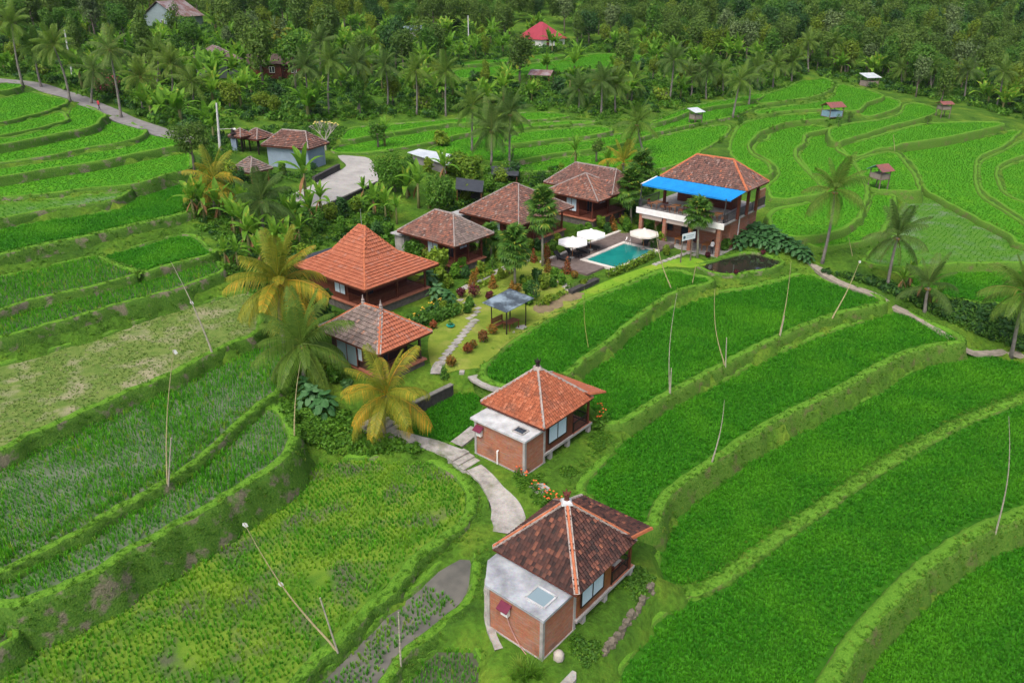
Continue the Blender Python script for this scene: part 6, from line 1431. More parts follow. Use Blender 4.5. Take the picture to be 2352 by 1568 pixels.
# ---------------------------------------------------------------- groves and wood
def proj(p):
    v = Vector(p) - Vector((0, 0, CH)); dp = v.y * _cp - v.z * _sp
    return 1176 + CF * v.x / dp, 784 - CF * (v.y * _sp + v.z * _cp) / dp
BIGF = [(W[::2], z) for key, z, W, wd, h, drop, crop, dist in WORLDF]
def in_field(x, y, mg=1.2):
    for W, z in BIGF:
        if W[:, 0].min() - mg < x < W[:, 0].max() + mg and W[:, 1].min() - mg < y < W[:, 1].max() + mg:
            if inside(W, np.array([x]), np.array([y]))[0]: return True
            if (np.hypot(W[:, 0] - x, W[:, 1] - y)).min() < mg: return True
    return False
KEEP = []
for o in bpy.data.objects:
    if o.parent is None and o.get('category') in ('house', 'pavilion', 'shed', 'hut', 'shrine', 'villa', 'restaurant', 'bungalow', 'shelter', 'pool'): KEEP.append((o.location.x, o.location.y, 5.5 if o['category'] == 'house' else (8 if o['category'] in ('villa', 'restaurant') else 3.0)))
ROADP = [hit(x, y) for x, y in ((0, 187), (60, 193), (100, 203), (130, 212), (165, 225), (200, 237), (235, 252), (270, 266), (300, 278), (330, 290), (365, 301), (395, 312), (430, 325))]
def blocked(x, y, mg=1.2):
    if any(abs(x - a - 1.5) < r and abs(y - b - 2) < r for a, b, r in KEEP): return True
    if any((x - q.x) ** 2 + (y - q.y) ** 2 < 12 for q in ROADP): return True
    return in_field(x, y, mg)
GROVE = np.array([(-40, 110), (-40, 178), (60, 184), (130, 200), (210, 230), (400, 300), (500, 330), (540, 280), (690, 282), (790, 282), (1090, 266), (1180, 254), (1300, 262), (1380, 278), (1500, 260), (1545, 250), (1740, 210), (1870, 172), (1960, 195), (2100, 220), (2240, 248), (2380, 290), (2400, 200), (2100, 178), (1900, 140), (1600, 112), (1480, 105), (1200, 82), (900, 52), (500, 60), (300, 60), (-40, 70)], float)
r_ = random.Random(5)
def sample(poly, n, gap, mg=1.2, lo=0):
    out = []; x0, y0 = poly.min(0); x1, y1 = poly.max(0); tries = 0
    # even over the land, not over the picture
    c = [hit(x, y) for x, y in poly]; wx0, wx1 = min(p.x for p in c), max(p.x for p in c); wy0, wy1 = min(p.y for p in c), max(p.y for p in c)
    while len(out) < n and tries < n * 60:
        tries += 1; x, y = r_.uniform(wx0, wx1), r_.uniform(wy0, min(wy1, 330)); z = gz(x, y); px, py = proj((x, y, z))
        if not inside(poly, np.array([px]), np.array([py]))[0]: continue
        if any((x - q[0]) ** 2 + (y - q[1]) ** 2 < gap * gap for q in out) or blocked(x, y, mg): continue
        out.append((x, y, z))
    return out
gr = [q for q in sample(GROVE, 300, 2.6) if not (1180 < proj(q)[0] < 1285 and 88 < proj(q)[1] < 118)]
bu = tree_kind(150, LEAF['mid'], 500, 1.5, 1.9, .2, .22, 5), tree_kind(151, LEAF['weed'], 500, 1.6, 1.5, .1, .22, 5), tree_kind(152, LEAF['deep'], 500, 1.5, 2.2, .2, .22, 5), tree_kind(153, LEAF['lime'], 400, 1.4, 1.7, .2, .22, 5)
B_LAB = ['mid green bush under the far palms', 'bright green leafy bush under the far palms', 'dark green bush under the far palms', 'lime green bush under the far palms']
for i, p in enumerate(gr):
    k = i % 8
    if k in (0, 2, 4, 6):
        t = thing('banana_plant', 'distant banana clump with bright leaves in the grove', 'banana plant', p, r_.uniform(0, 6.28), 'distant banana clumps', r_.uniform(1.3, 2.1)); link('stem', BS[i % 3], t); link('leaves', MBN[i % 4], t)
    elif k in (1, 5): plant_tree(p, (2, 7, 2, 6)[i // 8 % 4], r_.uniform(.5, .85))
    else:
        b = i // 8 % 4; t = thing('bush', B_LAB[b], 'bush', p, r_.uniform(0, 6.28), 'bushes of the groves', r_.uniform(.8, 1.5)); link('trunk', bu[b].tr, t); link('crown', bu[b].cr, t)
# wood: nearest ones as trees of their own, the rest as one mass
pts = []; tries = 0
while len(pts) < 1250 and tries < 80000:
    tries += 1; y = r_.uniform(150, 345); x = r_.uniform(-.95, .95) * y; z = gz(x, y); px, py = proj((x, y, z + 3))
    if py > 175 + max(0, px - 1900) * .27 or py < -110 or px < -420 or px > 2780: continue
    if inside(GROVE, np.array([px]), np.array([py + 8]))[0] and r_.random() < .9: continue
    g = 3.7 if y < 230 else 4.4
    if 300 < px < 460 and 22 < py < 85 and y < 265: continue
    if 1170 < px < 1295 and 20 < py < 130 and y < 262: continue
    if any((x - q[0]) ** 2 + (y - q[1]) ** 2 < g * g for q in pts) or blocked(x, y, 2.5): continue
    pts.append((x, y, z))
pts.sort(key=lambda q: q[1] + (400 if not -40 < proj(q)[0] < 2390 else 0))
for i, p in enumerate(pts[:290]): plant_tree(p, r_.choice((0, 0, 1, 8, 3, 4, 6, 5, 2, 7, 1, 8)), r_.uniform(.8, 1.35))
if pts[290:]:
    U_w = [proto('tree_crown', WOOD[k].cr) for k in (0, 1, 2, 3, 4, 6, 8)]
    q = pts[290:]; scatter('far_wood', [(x, y, z - .8) for x, y, z in q], rng.uniform(0, 6.28, len(q)), rng.uniform(.9, 1.4, len(q)), U_w, 'far wood on the hillside reading as one mass', 'wood')
# undergrowth
U_bush = [proto('undergrowth_clump', cloud('undergrowth_clump', 46, lobes(3, .7, .8, 200 + i), .17, LEAF[m], 200 + i)) for i, m in enumerate(('weed', 'mid', 'deep', 'weed'))]
def undergrowth(poly, n, s0, s1, label, mg=.3, units=U_bush):
    poly = np.array(poly, float); c = [hit(x, y) for x, y in poly]; wx0, wx1 = min(p.x for p in c), max(p.x for p in c); wy0, wy1 = min(p.y for p in c), min(320, max(p.y for p in c)); P = []; tries = 0
    while len(P) < n and tries < n * 14:
        tries += 1; x, y = r_.uniform(wx0, wx1), r_.uniform(wy0, wy1); z = gz(x, y); px, py = proj((x, y, z))
        if inside(poly, np.array([px]), np.array([py]))[0] and not in_field(x, y, mg) and not any(abs(x - a - 1.5) < r * .6 and abs(y - b - 2) < r * .6 for a, b, r in KEEP): P.append((x, y, z - .1))
    if P: scatter('undergrowth', P, rng.uniform(0, 6.28, len(P)), rng.uniform(s0, s1, len(P)), units, label, 'undergrowth')
undergrowth(GROVE, 6000, .8, 2.3, 'mixed low undergrowth beneath the groves', .8)
undergrowth([(400, 470), (440, 400), (560, 380), (640, 420), (720, 480), (800, 470), (880, 440), (900, 500), (860, 540), (760, 560), (690, 600), (600, 700), (560, 690), (520, 640), (500, 560), (440, 520)], 900, .4, 1.1, 'weeds and undergrowth on the slope between terraces and villas')
undergrowth([(1880, 625), (2000, 655), (2100, 700), (2200, 750), (2352, 810), (2352, 720), (2250, 700), (2120, 680), (2000, 640)], 700, .5, 1.1, 'dark green weeds along the ridge under the coconut palms', .3, U_bush[1:3])
undergrowth([(640, 900), (700, 870), (760, 920), (860, 1000), (1000, 1045), (940, 1050), (760, 1040), (690, 1010), (655, 950)], 520, .35, .9, 'lush green weeds at the foot of the golden palm', .25, [U_bush[0], U_bush[3]])
undergrowth([(905, 945), (960, 915), (1036, 882), (1040, 892), (960, 930), (915, 958)], 90, .2, .5, 'weeds at the foot of the long retaining wall', -.2, [U_bush[0], U_bush[1]])
undergrowth([(1320, 1440), (1460, 1300), (1500, 1330), (1420, 1450), (1350, 1530), (1310, 1500)], 160, .25, .6, 'weeds on the slope below the dark roofed bungalow', .25, [U_bush[0], U_bush[1]])
undergrowth([(1280, 1080), (1385, 980), (1410, 1000), (1350, 1070), (1300, 1100)], 110, .2, .5, 'weeds on the bank beside the orange roofed bungalow', .2, [U_bush[0]])
undergrowth([(1180, 1080), (1250, 1090), (1270, 1160), (1230, 1160), (1180, 1110)], 60, .25, .5, 'garden plants between the two bungalows', .2, [U_bush[0]])
undergrowth([(1010, 470), (1100, 430), (1260, 390), (1440, 400), (1500, 395), (1500, 440), (1440, 450), (1280, 410), (1120, 460), (1040, 490)], 420, .5, 1.2, 'shrubs and weeds behind the garden villas', .4)
undergrowth([(480, 330), (560, 300), (700, 285), (800, 300), (760, 345), (640, 300), (560, 345), (520, 370), (450, 420)], 260, .5, 1.2, 'low weeds around the shrine roofs and house', .5)
undergrowth([(1500, 262), (1740, 212), (1870, 176), (1990, 205), (1960, 262), (1900, 300), (1700, 300), (1560, 300), (1180, 300), (1090, 300), (1100, 270)], 500, .25, .7, 'weedy growth along the far dikes', .05, [U_bush[0], U_bush[3]])
undergrowth([(700, 400), (780, 380), (760, 400), (720, 420), (620, 420), (600, 400)], 60, .4, .9, 'low green planting in front of the blue grey house', .3)

# ---------------------------------------------------------------- garden trees and shrubs
def shrub(px, h, kind, shape, label, size=.10, n=420, name='shrub', stem=True, rad=None, group=None):
    P = hit(*px); Rr = rad or h * (.42 if shape != 'cone' else .32); sd_ = int(px[0] * 7 + px[1]); r = random.Random(sd_)
    if shape == 'cone': bl = [(0, 0, h * (.14 + .16 * i), Rr * (1.0 - .17 * i), Rr * (1.0 - .17 * i), h * .17) for i in range(5)]
    elif shape == 'globe': bl = [(0, 0, h * .56, Rr, Rr, h * .42)] + [(Rr * .4 * math.cos(a), Rr * .4 * math.sin(a), h * .6, Rr * .6, Rr * .6, h * .33) for a in (0, 2, 4)]
    else: bl = lobes(6, Rr, h, sd_)
    t = thing(name, label, 'shrub', P, r.uniform(0, 6), group)
    link('foliage', cloud('foliage', n, bl, size, LEAF[kind], sd_, .6), t)
    if stem: mb = MB(); mb.tube([(0, 0, -.2), (0, 0, h * .5)], [.05, .03], 6); mb.build('stem', M_bark, t)
    return t
for q in [((1110, 786), 1.15, 'red', 'globe', 'round red leaved topiary beside the shelter'), ((1132, 768), 1.0, 'orange', 'globe', 'round orange leaved topiary against the shelter post'), ((1074, 812), 1.0, 'red', 'globe', 'round red leaved topiary by the stepping stones'), ((1087, 800), .8, 'orange', 'globe', 'small orange topiary beside a red one'), ((1036, 842), 1.0, 'orange', 'globe', 'broad flat topped orange green topiary by the garden steps'), ((1020, 868), 1.2, 'mid', 'cone', 'green cone shrub at the top of the retaining wall'),
          ((1087, 658), 1.9, 'orange', 'cone', 'tall orange tipped cone shrub behind the maroon bush'), ((1089, 684), 1.4, 'maroon', 'globe', 'maroon leaved globe bush in front of the cone shrub'), ((1132, 662), 1.6, 'orange', 'cone', 'orange cone shrub on the lawn edge'), ((1124, 690), 1.0, 'maroon', 'loose', 'low maroon bush behind the shelter roof'), ((1059, 684), 1.1, 'maroon', 'globe', 'small dark maroon bush near the stepping stones'), ((1095, 632), .9, 'orange', 'cone', 'small orange cone by the villa base'), ((1131, 618), 1.8, 'mid', 'cone', 'dark green cone shrub beside the brown red villa'),
          ((1170, 630), 1.4, 'red', 'globe', 'rusty red globe bush behind the fan palm'), ((1225, 602), 1.6, 'red', 'cone', 'rusty red cone beside the fan palm trunk'), ((1255, 588), 1.7, 'red', 'cone', 'bright red cone shrub near the veranda'), ((1257, 606), 1.7, 'red', 'cone', 'bright red cone shrub beside the deck edge'), ((1258, 625), 1.5, 'orange', 'cone', 'orange green cone in front of the red cones'), ((1302, 628), 1.9, 'red', 'cone', 'red and green cone at the corner of the pool deck'), ((1320, 640), .9, 'orange', 'globe', 'orange globe bush beside the lava stone wall'), ((1176, 668), 1.2, 'orange', 'cone', 'small orange cone at the foot of the fan palm'), ((1188, 670), .9, 'orange', 'globe', 'small orange globe at the foot of the fan palm'),
          ((1410, 530), 1.6, 'orange', 'cone', 'orange cone shrub behind the white parasol'), ((1405, 516), 1.4, 'red', 'cone', 'dark red cone shrub behind an orange one'), ((1425, 512), 1.5, 'maroon', 'cone', 'dark maroon cone shrub by the restaurant path'), ((1625, 592), .7, 'maroon', 'globe', 'low maroon bush at the restaurant corner'), ((1752, 585), .6, 'maroon', 'globe', 'small maroon plant on the pond bank'), ((1690, 630), .5, 'maroon', 'globe', 'tiny maroon plant in front of the pond'), ((995, 755), .8, 'red', 'globe', 'small red tipped bush beside the long hedge'),
          ((1225, 690), 2.0, 'deep', 'loose', 'dark green flowering bush behind the shelter'), ((1200, 655), 1.2, 'mid', 'loose', 'green bush between garden cones'), ((1485, 560), 1.3, 'lime', 'globe', 'bright yellow green bush at the pool corner'), ((1500, 574), 1.5, 'mid', 'loose', 'leafy green bush beside the yellow green one'), ((1048, 712), .7, 'lime', 'globe', 'small bush with round yellow fruit colour'),
          ((618, 400), 1.5, 'mid', 'cone', 'small red tipped conifer in front of the blue grey wall'), ((652, 402), 1.5, 'olive', 'cone', 'olive cone shrub in front of the blue grey wall'), ((720, 396), 1.4, 'deep', 'globe', 'dark round bush at the blue grey house corner'), ((1085, 425), 1.4, 'gold', 'loose', 'golden tipped shrub behind the steep roofed villa'), ((1105, 455), 2.2, 'mid', 'loose', 'mid green shrub beside the shade net'), ((1290, 405), 1.8, 'gold', 'loose', 'golden croton shrub behind the stepped roofs'), ((1215, 420), 2.6, 'mid', 'loose', 'green leafy tree behind the steep roofed villa'), ((1245, 420), 2.0, 'deep', 'loose', 'dark green shrub behind the stepped roof villa'),
          ((2130, 285), 1.8, 'olive', 'globe', 'round olive bush beside the far stilted hut'), ((1925, 290), 2.2, 'mid', 'loose', 'tangled bush beside the rusty roofed field hut'), ((1950, 280), 2.0, 'olive', 'loose', 'dry tangled bush beside the rusty roofed field hut'), ((1700, 285), 1.5, 'mid', 'loose', 'bush on the dike behind the restaurant'), ((1655, 330), 1.3, 'weed', 'loose', 'weedy bush on the dike corner behind the restaurant'), ((480, 345), 1.5, 'deep', 'loose', 'dark bush beside the lamp post')]:
    shrub(*q)
MORE = ['leafy green garden shrub between the villas', 'lime leaved garden shrub between the villas', 'dark leaved garden shrub between the villas', 'golden leaved garden shrub between the villas']
for i, (x, y, h_) in enumerate(((880, 590, 1.8), (900, 610, 1.5), (868, 560, 2.0), (930, 585, 1.7), (955, 570, 1.4), (1010, 610, 1.3), (1050, 600, 1.5), (1075, 588, 1.8), (1110, 600, 1.3), (1150, 600, 1.2), (1015, 470, 2.2), (1040, 470, 1.8), (1125, 440, 2.0), (1150, 425, 2.2), (1180, 415, 2.0), (1070, 465, 1.8), (1090, 410, 1.6), (1120, 415, 1.5), (1160, 405, 1.8), (1030, 395, 1.7), (1045, 400, 2.0), (985, 400, 1.8), (940, 400, 2.0),
    (870, 470, 1.8), (850, 480, 1.5), (820, 490, 1.7), (790, 500, 1.9), (760, 510, 2.0), (730, 540, 2.0), (790, 540, 1.6), (840, 530, 1.5), (700, 620, 2.2), (680, 640, 2.0), (715, 660, 1.8), (650, 690, 1.6), (1440, 530, 1.3), (1500, 560, 1.2), (1520, 560, 1.2), (1450, 500, 1.8), (1430, 480, 1.8), (1465, 470, 2.0), (1480, 450, 2.0), (1500, 430, 2.0), (1340, 560, .9), (1300, 565, .9), (1530, 585, .9), (1665, 575, 1.2), (745, 860, 1.5), (770, 880, 1.2), (730, 880, 1.6), (800, 905, 1.0), (1150, 640, .9), (1080, 705, .8), (1165, 700, .8), (1215, 700, .9), (1255, 700, .8), (1140, 705, .9), (1340, 660, .6), (1270, 660, .8), (650, 400, 1.2), (580, 400, 1.6), (530, 420, 2.2), (550, 440, 2.0), (470, 440, 2.0), (480, 380, 2.0), (1060, 625, 1.2), (1045, 640, 1.3), (1030, 660, 1.1), (1070, 640, 1.0), (1110, 585, 1.5), (1140, 575, 1.6), (1160, 580, 1.3), (1200, 590, 1.2), (1215, 575, 1.2), (1235, 575, 1.0), (1280, 560, 1.0), (1270, 575, .9), (1330, 545, 1.2), (1350, 535, 1.0), (1380, 525, 1.2), (1395, 535, 1.0), (1435, 520, 1.3), (1470, 520, 1.4), (1490, 530, 1.2), (1510, 545, 1.2), (1210, 660, 1.0), (1235, 650, 1.2), (1250, 665, 1.2), (1215, 680, 1.3), (1275, 640, 1.0), (1290, 655, .9), (1105, 625, .9), (1000, 625, 1.5), (985, 610, 1.7), (950, 600, 1.8), (915, 580, 1.8), (890, 555, 1.9), (1005, 590, 1.5), (870, 620, 1.5), (1020, 720, .9), (1075, 720, .8))):
    shrub((x, y), h_ * 1.3, ('weed', 'lime', 'deep', 'gold', 'mid', 'weed')[i % 6], 'loose', MORE[(0, 1, 2, 3, 0, 0)[i % 6]], .17, 620, group='shrubs between the villas', stem=False)
for i, (x, y, s_) in enumerate(((600, 610, 1.1), (625, 630, 1.2), (575, 590, 1.2), (655, 615, 1.1), (715, 520, 1.3), (740, 500, 1.1), (560, 500, 1.3), (480, 470, 1.1), (860, 500, 1.0), (935, 455, 1.3), (1020, 415, 1.2), (1320, 385, 1.1), (1395, 395, 1.1), (680, 530, 1.2))): banana(hit(x, y), s_, 'leafy banana plant crowding the slope behind the villas', 80 + i, 'banana plants crowding the slope', 2)
for i, (x, y, s_) in enumerate(((470, 180, 1.6), (500, 184, 1.7), (530, 176, 1.6), (560, 170, 1.7), (590, 168, 1.8), (618, 166, 1.7), (650, 168, 1.6), (675, 176, 1.7), (545, 190, 1.6), (605, 186, 1.5), (430, 190, 1.6))):
    t = thing('banana_plant', 'banana clump in front of the village houses', 'banana plant', hit(x, y), i * 1.1, 'banana clumps before the village houses', s_); link('stem', BS[i % 3], t); link('leaves', MBN[i % 4], t)
def hedge(pts, w_, h, kind, label, n=900, size=.15, name='hedge'):
    P = resample(catmull(np.array([tuple(hit(x, y)) for x, y in pts]), 5, False), .35, False); c = P.mean(0); bl = [(p[0] - c[0], p[1] - c[1], p[2] - c[2] + h * .45, w_ * random.uniform(.5, .6), w_ * random.uniform(.5, .6), h * random.uniform(.48, .58)) for p in P]
    t = thing(name, label, 'hedge', (c[0], c[1], c[2])); link('foliage', cloud('foliage', n, bl, size, LEAF[kind], int(pts[0][0]), .6), t); mb = MB()
    for p in P[::4]: mb.tube([(p[0] - c[0], p[1] - c[1], p[2] - c[2] - .1), (p[0] - c[0], p[1] - c[1], p[2] - c[2] + h * .6)], .03, 5)
    tag(mb.build('stems', M_bark, t), kind='stuff')
hedge([(948, 748), (985, 742), (1020, 730), (1050, 722)], 1.3, 1.2, 'mid', 'long clipped green hedge in front of the orange roofed pavilion', 1500)
hedge([(1398, 636), (1430, 624), (1470, 606), (1500, 590)], .8, .9, 'lime', 'yellow green hedge along the pool', 1300)
hedge([(1100, 662), (1125, 650), (1158, 636)], .7, .6, 'lime', 'low bright green hedge beside the garden path', 500); hedge([(1075, 652), (1110, 638), (1130, 628)], .6, .5, 'lime', 'low green hedge below the brown red villa', 400)
hedge([(1268, 590), (1290, 580), (1312, 568)], .6, .5, 'lime', 'small bright hedge beside the pool loungers', 350); hedge([(1428, 540), (1445, 546), (1460, 552)], .7, .5, 'lime', 'low yellow green hedge under the cream parasol', 350)
hedge([(1310, 664), (1340, 650), (1366, 640)], .8, .4, 'olive', 'brownish low hedge on top of the lava stone wall', 400); hedge([(1240, 702), (1270, 690), (1295, 676)], .7, .5, 'lime', 'yellow green border plants below the stone steps', 350)
hedge([(928, 775), (960, 745), (1000, 720), (1020, 705)], 1.3, 1.0, 'deep', 'dark flowering border under the pavilion veranda', 1300)
# named trees near the resort
def big_tree(b, top_h, R_, kind, label, n=2600, size=.17, seed=1, z0f=.25, sp=.5, lob=9):
    P = hit(*b); t = thing('broadleaf_tree', label, 'tree', P); z0 = top_h * z0f; link('trunk', limbs('trunk', z0 + top_h * .3, .16, seed, R_ * sp, 6), t); link('crown', cloud('crown', n, lobes(lob, R_, top_h - z0, seed, z0), size, LEAF[kind], seed), t); return t
big_tree((908, 440), 5.2, 2.9, 'weed', 'big dense bright green tree beside the concrete yard', 3400, .17, 3, .05); big_tree((1010, 492), 5.0, 2.2, 'mid', 'upright green tree behind the brown red villa', 2600, .17, 4, .1)
big_tree((448, 405), 6.4, 2.5, 'olive', 'olive brown round headed tree at the end of the lane', 2600, .16, 5, .42); big_tree((1072, 408), 3.2, 2.9, 'lime', 'large spiky yellow green shrub beside the zinc roofed shed', 2400, .22, 6, .0); big_tree((1015, 335), 2.4, 1.6, 'lime', 'yellow green shrub behind the zinc roofed shed', 1000, .2, 7, .0)
big_tree((532, 262), 5.5, 2.0, 'gold', 'golden green oval tree beside the village houses', 1800, .2, 8, .25); big_tree((607, 262), 3.8, 1.8, 'gold', 'golden round tree in front of the palm row', 1300, .2, 9, .2); big_tree((568, 205), 5.0, 1.7, 'mid', 'green oval tree beside the village houses', 1400, .2, 10, .2); big_tree((868, 338), 3.6, 1.5, 'mid', 'small green tree on the paddy edge', 1300, .15, 11, .25)
big_tree((250, 225), 4.5, 2.6, 'pinkgreen', 'bougainvillea with magenta flowers beside the lane', 1700, .2, 12, .1); big_tree((720, 742), 3.0, 2.0, 'deep', 'dark feathery plant beside the orange roofed pavilion', 2000, .2, 13, .0); big_tree((1370, 372), 3.4, 1.3, 'olive', 'thin olive tree at the paddy edge', 700, .14, 14, .4); big_tree((965, 600), 2.6, 2.0, 'weed', 'leafy green shrub between the pavilion and the brown red villa', 1700, .18, 15, .05); big_tree((1005, 640), 3.4, 1.5, 'lime', 'tall yellow green ginger plant beside the brown red villa', 1300, .24, 16, .1)
# frangipani
P = hit(748, 345); fg = thing('frangipani_tree', 'bare branched frangipani with pale yellow flowers behind the blue grey house', 'tree', P)
mb = MB(); fl_ = []; rr = random.Random(4); M_fr = plain('frangipani_bark', (.32, .30, .26), .8, .25, 3, .3)
def grow(p, d, L_, r0, k):
    e_ = p + d * L_; mb.tube([p, e_], [r0, r0 * .7], 6)
    if k == 0: fl_.append(e_); return
    for i in range(3):
        a = rr.uniform(0, 6.28); grow(e_, (d * .75 + Vector((math.cos(a), math.sin(a), .25)) * .62).normalized(), L_ * .74, r0 * .66, k - 1)
grow(Vector((0, 0, -.3)), Vector((.05, 0, 1)), 1.6, .16, 4); mb.build('trunk', M_fr, fg)
mb = MB()
for p in fl_:
    if rr.random() < .5: mb.lathe([(.02, -.05), (.15, .02), (.02, .1)], 5, p)
tag(mb.build('flowers', plain('pale_yellow_petals', (.62, .52, .16), .7, .15, 5, .1), fg), kind='stuff')
link('crown', cloud('crown', 160, [(0, 0, 3.6, 2.0, 2.0, 1.0)], .12, LEAF['grey'], 5), fg)
# fan palms of the garden
def fan_leaf(seed, mat):
    r = random.Random(seed); mb = MB(); n = 13; st = Vector((.55, 0, .25)); mb.bar((0, 0, 0), st, .03)
    for i in range(n):
        a = R(-115 + 230 * i / (n - 1)); L_ = .62 * r.uniform(.85, 1.1); d = Vector((math.cos(a), math.sin(a), .05)); s_ = Vector((-math.sin(a), math.cos(a), 0)) * .06; m_ = st + d * L_ * .6; e_ = st + d * L_ + Vector((0, 0, -.28 * L_))
        mb.add([st, m_ + s_, e_, m_ - s_], [(0, 1, 2, 3)], min(1, max(0, r.gauss(.45, .2))))
    return mb.mesh('leaf', mat, tint=True)
FL = [fan_leaf(i, M_fan) for i in range(4)]
def fan_palm(b, c, hc, label, seed, nl=56, rr_=.95):
    P = hit(*b); Q = at_y(c[0], c[1], P.y) - P; r = random.Random(seed); t = thing('fan_palm', label, 'palm tree', P)
    mb = MB(); mb.tube([(0, 0, -.3), Q * .5, Q + Vector((0, 0, -hc * .2))], [.15, .11, .09], 9); mb.build('trunk', plain('pale_palm_trunk', (.34, .32, .26), .85, .3, 3, .4), t, True)
    for i in range(nl):
        q = (i + .5) / nl; z = hc * .78 * (.5 - q); a = i * 2.39996; e = 62 - 105 * q; s_ = rr_ * r.uniform(.85, 1.2) * (.95 + .22 * math.sin(math.pi * min(1, q * 1.05)))
        o = link('leaf', FL[i % 4], t, Q + Vector((0, 0, z)), None, s_ * 1.35); o.rotation_euler = (r.uniform(-.3, .3), R(-e + r.uniform(-12, 12)), a)
    return t
fan_palm((1246, 612), (1246, 487), 3.6, 'tall bushy fan palm in front of the steep roofed villa', 1, 74, 1.0); fan_palm((1183, 660), (1182, 572), 2.9, 'bushy fan palm beside the garden path', 2, 66, 1.0); fan_palm((1602, 592), (1605, 492), 2.0, 'fan palm in front of the restaurant balcony', 3, 48, 1.0); fan_palm((1450, 520), (1448, 432), 3.4, 'fan palm between the stepped roof villa and the restaurant', 4, 64, 1.0); fan_palm((1470, 500), (1474, 392), 3.4, 'darker fan palm behind the first one by the restaurant', 5, 64, 1.05); fan_palm((1128, 590), (1127, 545), 1.6, 'small fan palm beside the villa window', 6, 34, .8)
# elephant ears and other broad leaved plants
def ear_leaf(seed, mat, L_=.58):
    r = random.Random(seed); mb = MB(); st = Vector((.35, 0, .75)); mb.bar((0, 0, 0), st, .035); o = []
    for i in range(12):
        a = 2 * math.pi * i / 12; rad = L_ * (.40 + .24 * math.cos(a) ** 3) * (1 - .45 * (abs(a - math.pi) < .3)); o.append(st + Vector((rad * math.cos(a) * 1.15 + .1, rad * math.sin(a) * .9, -.32 * max(0, math.cos(a)) + .05 * math.cos(2 * a))))
    mb.add([st] + o, [(0, i + 1, (i + 1) % 12 + 1) for i in range(12)], [min(1, max(0, r.gauss(.5, .12))) for _ in range(12)]); return mb.mesh('leaf', mat, tint=True)
M_ear = leafy('broad_dark_leaf', (.02, .085, .022), (.055, .16, .045), 'tint', (.16, .27, .12), .93, .25); M_ears = leafy('silvery_broad_leaf', (.035, .12, .035), (.10, .22, .085), 'tint', None, .9, .25)
EL = {'d': [ear_leaf(i, M_ear) for i in range(3)], 's': [ear_leaf(i + 5, M_ears) for i in range(3)]}
def ear_plant(px, s_, label, k='d', group=None, nl=14, seed=0):
    nl = nl + 10
    P = hit(*px); r = random.Random(seed); t = thing('broad_leaved_plant', label, 'plant', P, 0, group, s_); mb = MB(); mb.tube([(0, 0, -.2), (0, 0, .4)], [.1, .06], 6); mb.build('stem', M_bant, t)
    for i in range(nl): o = link('leaf', EL[k][i % 3], t, (0, 0, .1 + .5 * (1 - i / nl)), None, r.uniform(.8, 1.25)); o.rotation_euler = (0, R(-35 + 75 * i / nl), i * 2.4)
for i, (x, y, s_) in enumerate(((1692, 572, 1.0), (1706, 562, 1.1), (1720, 553, 1.2), (1735, 546, 1.3), (1750, 552, 1.3), (1765, 558, 1.3), (1780, 566, 1.2), (1795, 572, 1.2), (1812, 580, 1.1), (1828, 588, 1.1), (1842, 596, 1.0), (1852, 603, .9), (1730, 566, 1.0), (1752, 570, 1.0), (1775, 580, .9))): ear_plant((x, y), s_, 'dark glossy broad leaved plant in the row between restaurant and footpath', 'd', 'broad leaved row by the pond', 14, i)
ear_plant((718, 935), 1.15, 'silvery green broad leaved weed beside the bamboo pole', 's', None, 14, 21); ear_plant((745, 952), 1.1, 'dark broad leaved weed beside the silvery one', 'd', None, 14, 22); ear_plant((705, 908), .9, 'small broad leaved weed by the green palm trunk', 'd', None, 10, 23)
ear_plant((1005, 690), 1.0, 'silvery striped broad leaved plant by the pavilion veranda', 's', None, 14, 24); ear_plant((1030, 700), .9, 'green broad leaved plant beside the silvery striped one', 'd', None, 12, 25); ear_plant((985, 660), 1.1, 'tall silvery broad leaved plant behind the pavilion corner', 's', None, 12, 26)
for i, (x, y) in enumerate(((2085, 655), (2110, 690), (2150, 700), (2068, 668))): banana(hit(x, y), .8, 'half withered banana plant on the ridge under the coconut palms', 60 + i, 'withered bananas on the ridge', 3)
# orange flowers by the bungalows
M_of = plain('orange_petal', (.75, .13, .03), .6, .2, 5, .1)
def flower_plant(px, label, group, h=.7, mat=M_of, nf=4):
    P = hit(*px); r = random.Random(int(px[0] * 3 + px[1])); t = thing('flower_plant', label, 'plant', P, r.uniform(0, 6), group); link('foliage', FLV, t, None, None, h / .7)
    for i in range(nf): mb = MB(); mb.lathe([(.02, -.03), (.07, .01), (.02, .05)], 6, (r.uniform(-.25, .25), r.uniform(-.25, .25), h * r.uniform(.8, 1.15))); mb.build('flower', mat, t)
FLV = cloud('foliage', 90, [(0, 0, .3, .3, .3, .35)], .13, LEAF['weed'], 77, .4, .3)
for x, y in ((1205, 1085), (1212, 1108), (1228, 1128), (1245, 1142), (1262, 1150), (1280, 1158), (1250, 1165), (1196, 1092)): flower_plant((x, y), 'green plant with orange flowers in the bed behind the dark roofed bungalow', 'orange flowers between the bungalows')
for x, y in ((1378, 958), (1384, 972), (1374, 985)): flower_plant((x, y), 'tall plant with orange flowers at the veranda of the orange roofed bungalow', 'orange flowers by the veranda', 1.1)
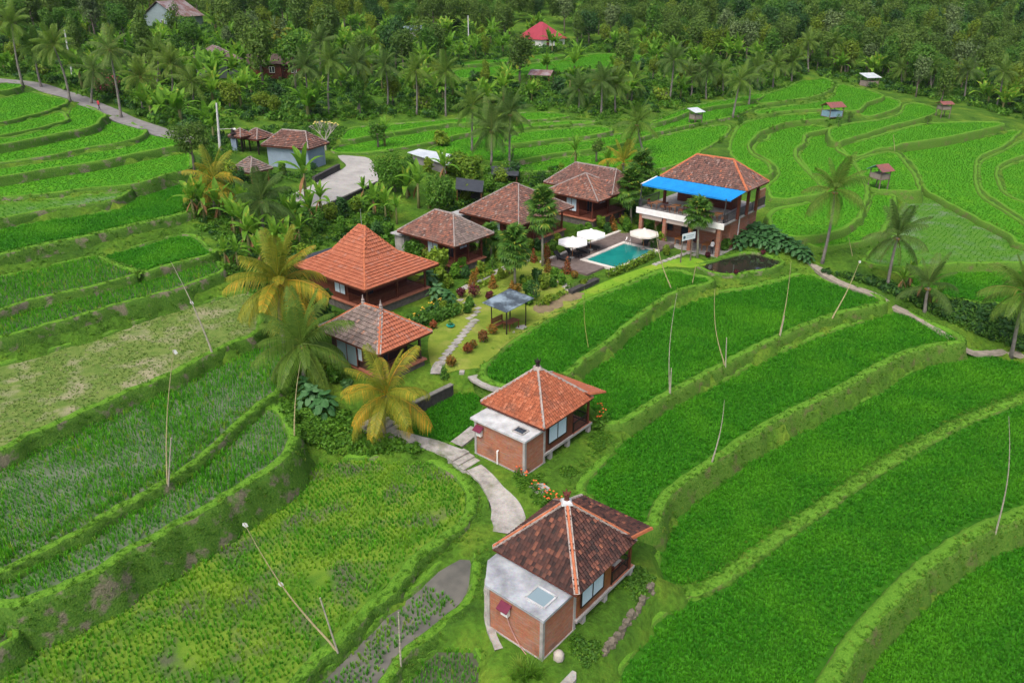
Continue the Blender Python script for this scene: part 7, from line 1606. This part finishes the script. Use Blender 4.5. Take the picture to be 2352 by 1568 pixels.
M_yf = plain('yellow_petal', (.72, .42, .04), .6, .2, 5, .1)
for x, y in ((940, 762), (955, 748), (972, 735), (990, 722), (1008, 712), (930, 775)): flower_plant((x, y), 'plant with yellow orange flowers in the border below the pavilion veranda', 'yellow flowers by the pavilion', 1.1, M_yf, 6)
# long grass clump and odds and ends
scatter('grass_clump', [tuple(hit(x, y)) for x, y in ((1195, 1545), (1215, 1555), (1235, 1560), (1180, 1560), (1225, 1540), (1205, 1565))], rng.uniform(0, 6, 6), [1.0, 1.2, 1.1, .9, .9, 1.1], [tuft('long_grass', M_grass, 60, .95, .8, .03, 71, .2)], 'clump of long arching grass below the brick bath house', 'grass')
pt = hit(1035, 752); pot = thing('plant_pot', 'low turquoise bowl pot with a small plant on the lawn', 'pot', pt); mb = MB(); mb.lathe([(.22, 0), (.36, .22), (.38, .26), (.3, .24)], 14); mb.build('bowl', plain('turquoise_glaze', (.02, .30, .26), .4, .15, 3, .05), pot, True); link('foliage', FLV, pot, (0, 0, .15), None, .9)
bg_ = hit(1283, 1512); sk_ = thing('cement_sack', 'crumpled pale sack slumped beside the brick bath house', 'sack', bg_)
mb = MB(); mb.lathe([(.24, -.05), (.30, .08), (.26, .2), (.28, .34), (.14, .5), (.05, .52)], 7); o = mb.build('sack', plain('pale_sacking', (.40, .37, .32), .9, .2, 3, .4), sk_, True)
# ================================================================ thin damp air
hz = MB(); hz.box(-700, -20, -14, 700, 1050, 215); m = bpy.data.materials.new('haze_air'); m.use_nodes = True; m.node_tree.nodes.clear()
_o = m.node_tree.nodes.new('ShaderNodeOutputMaterial'); _v = m.node_tree.nodes.new('ShaderNodeVolumePrincipled'); _v.inputs['Color'].default_value = (.86, .92, 1, 1); _v.inputs['Density'].default_value = .00006; _v.inputs['Anisotropy'].default_value = .2
m.node_tree.links.new(_v.outputs[0], _o.inputs['Volume'])
tag(hz.build('haze', m), 'thin damp air over the valley', 'haze', kind='stuff')
print('objects', len(bpy.data.objects), 'polys', sum(len(m.polygons) for m in bpy.data.meshes))
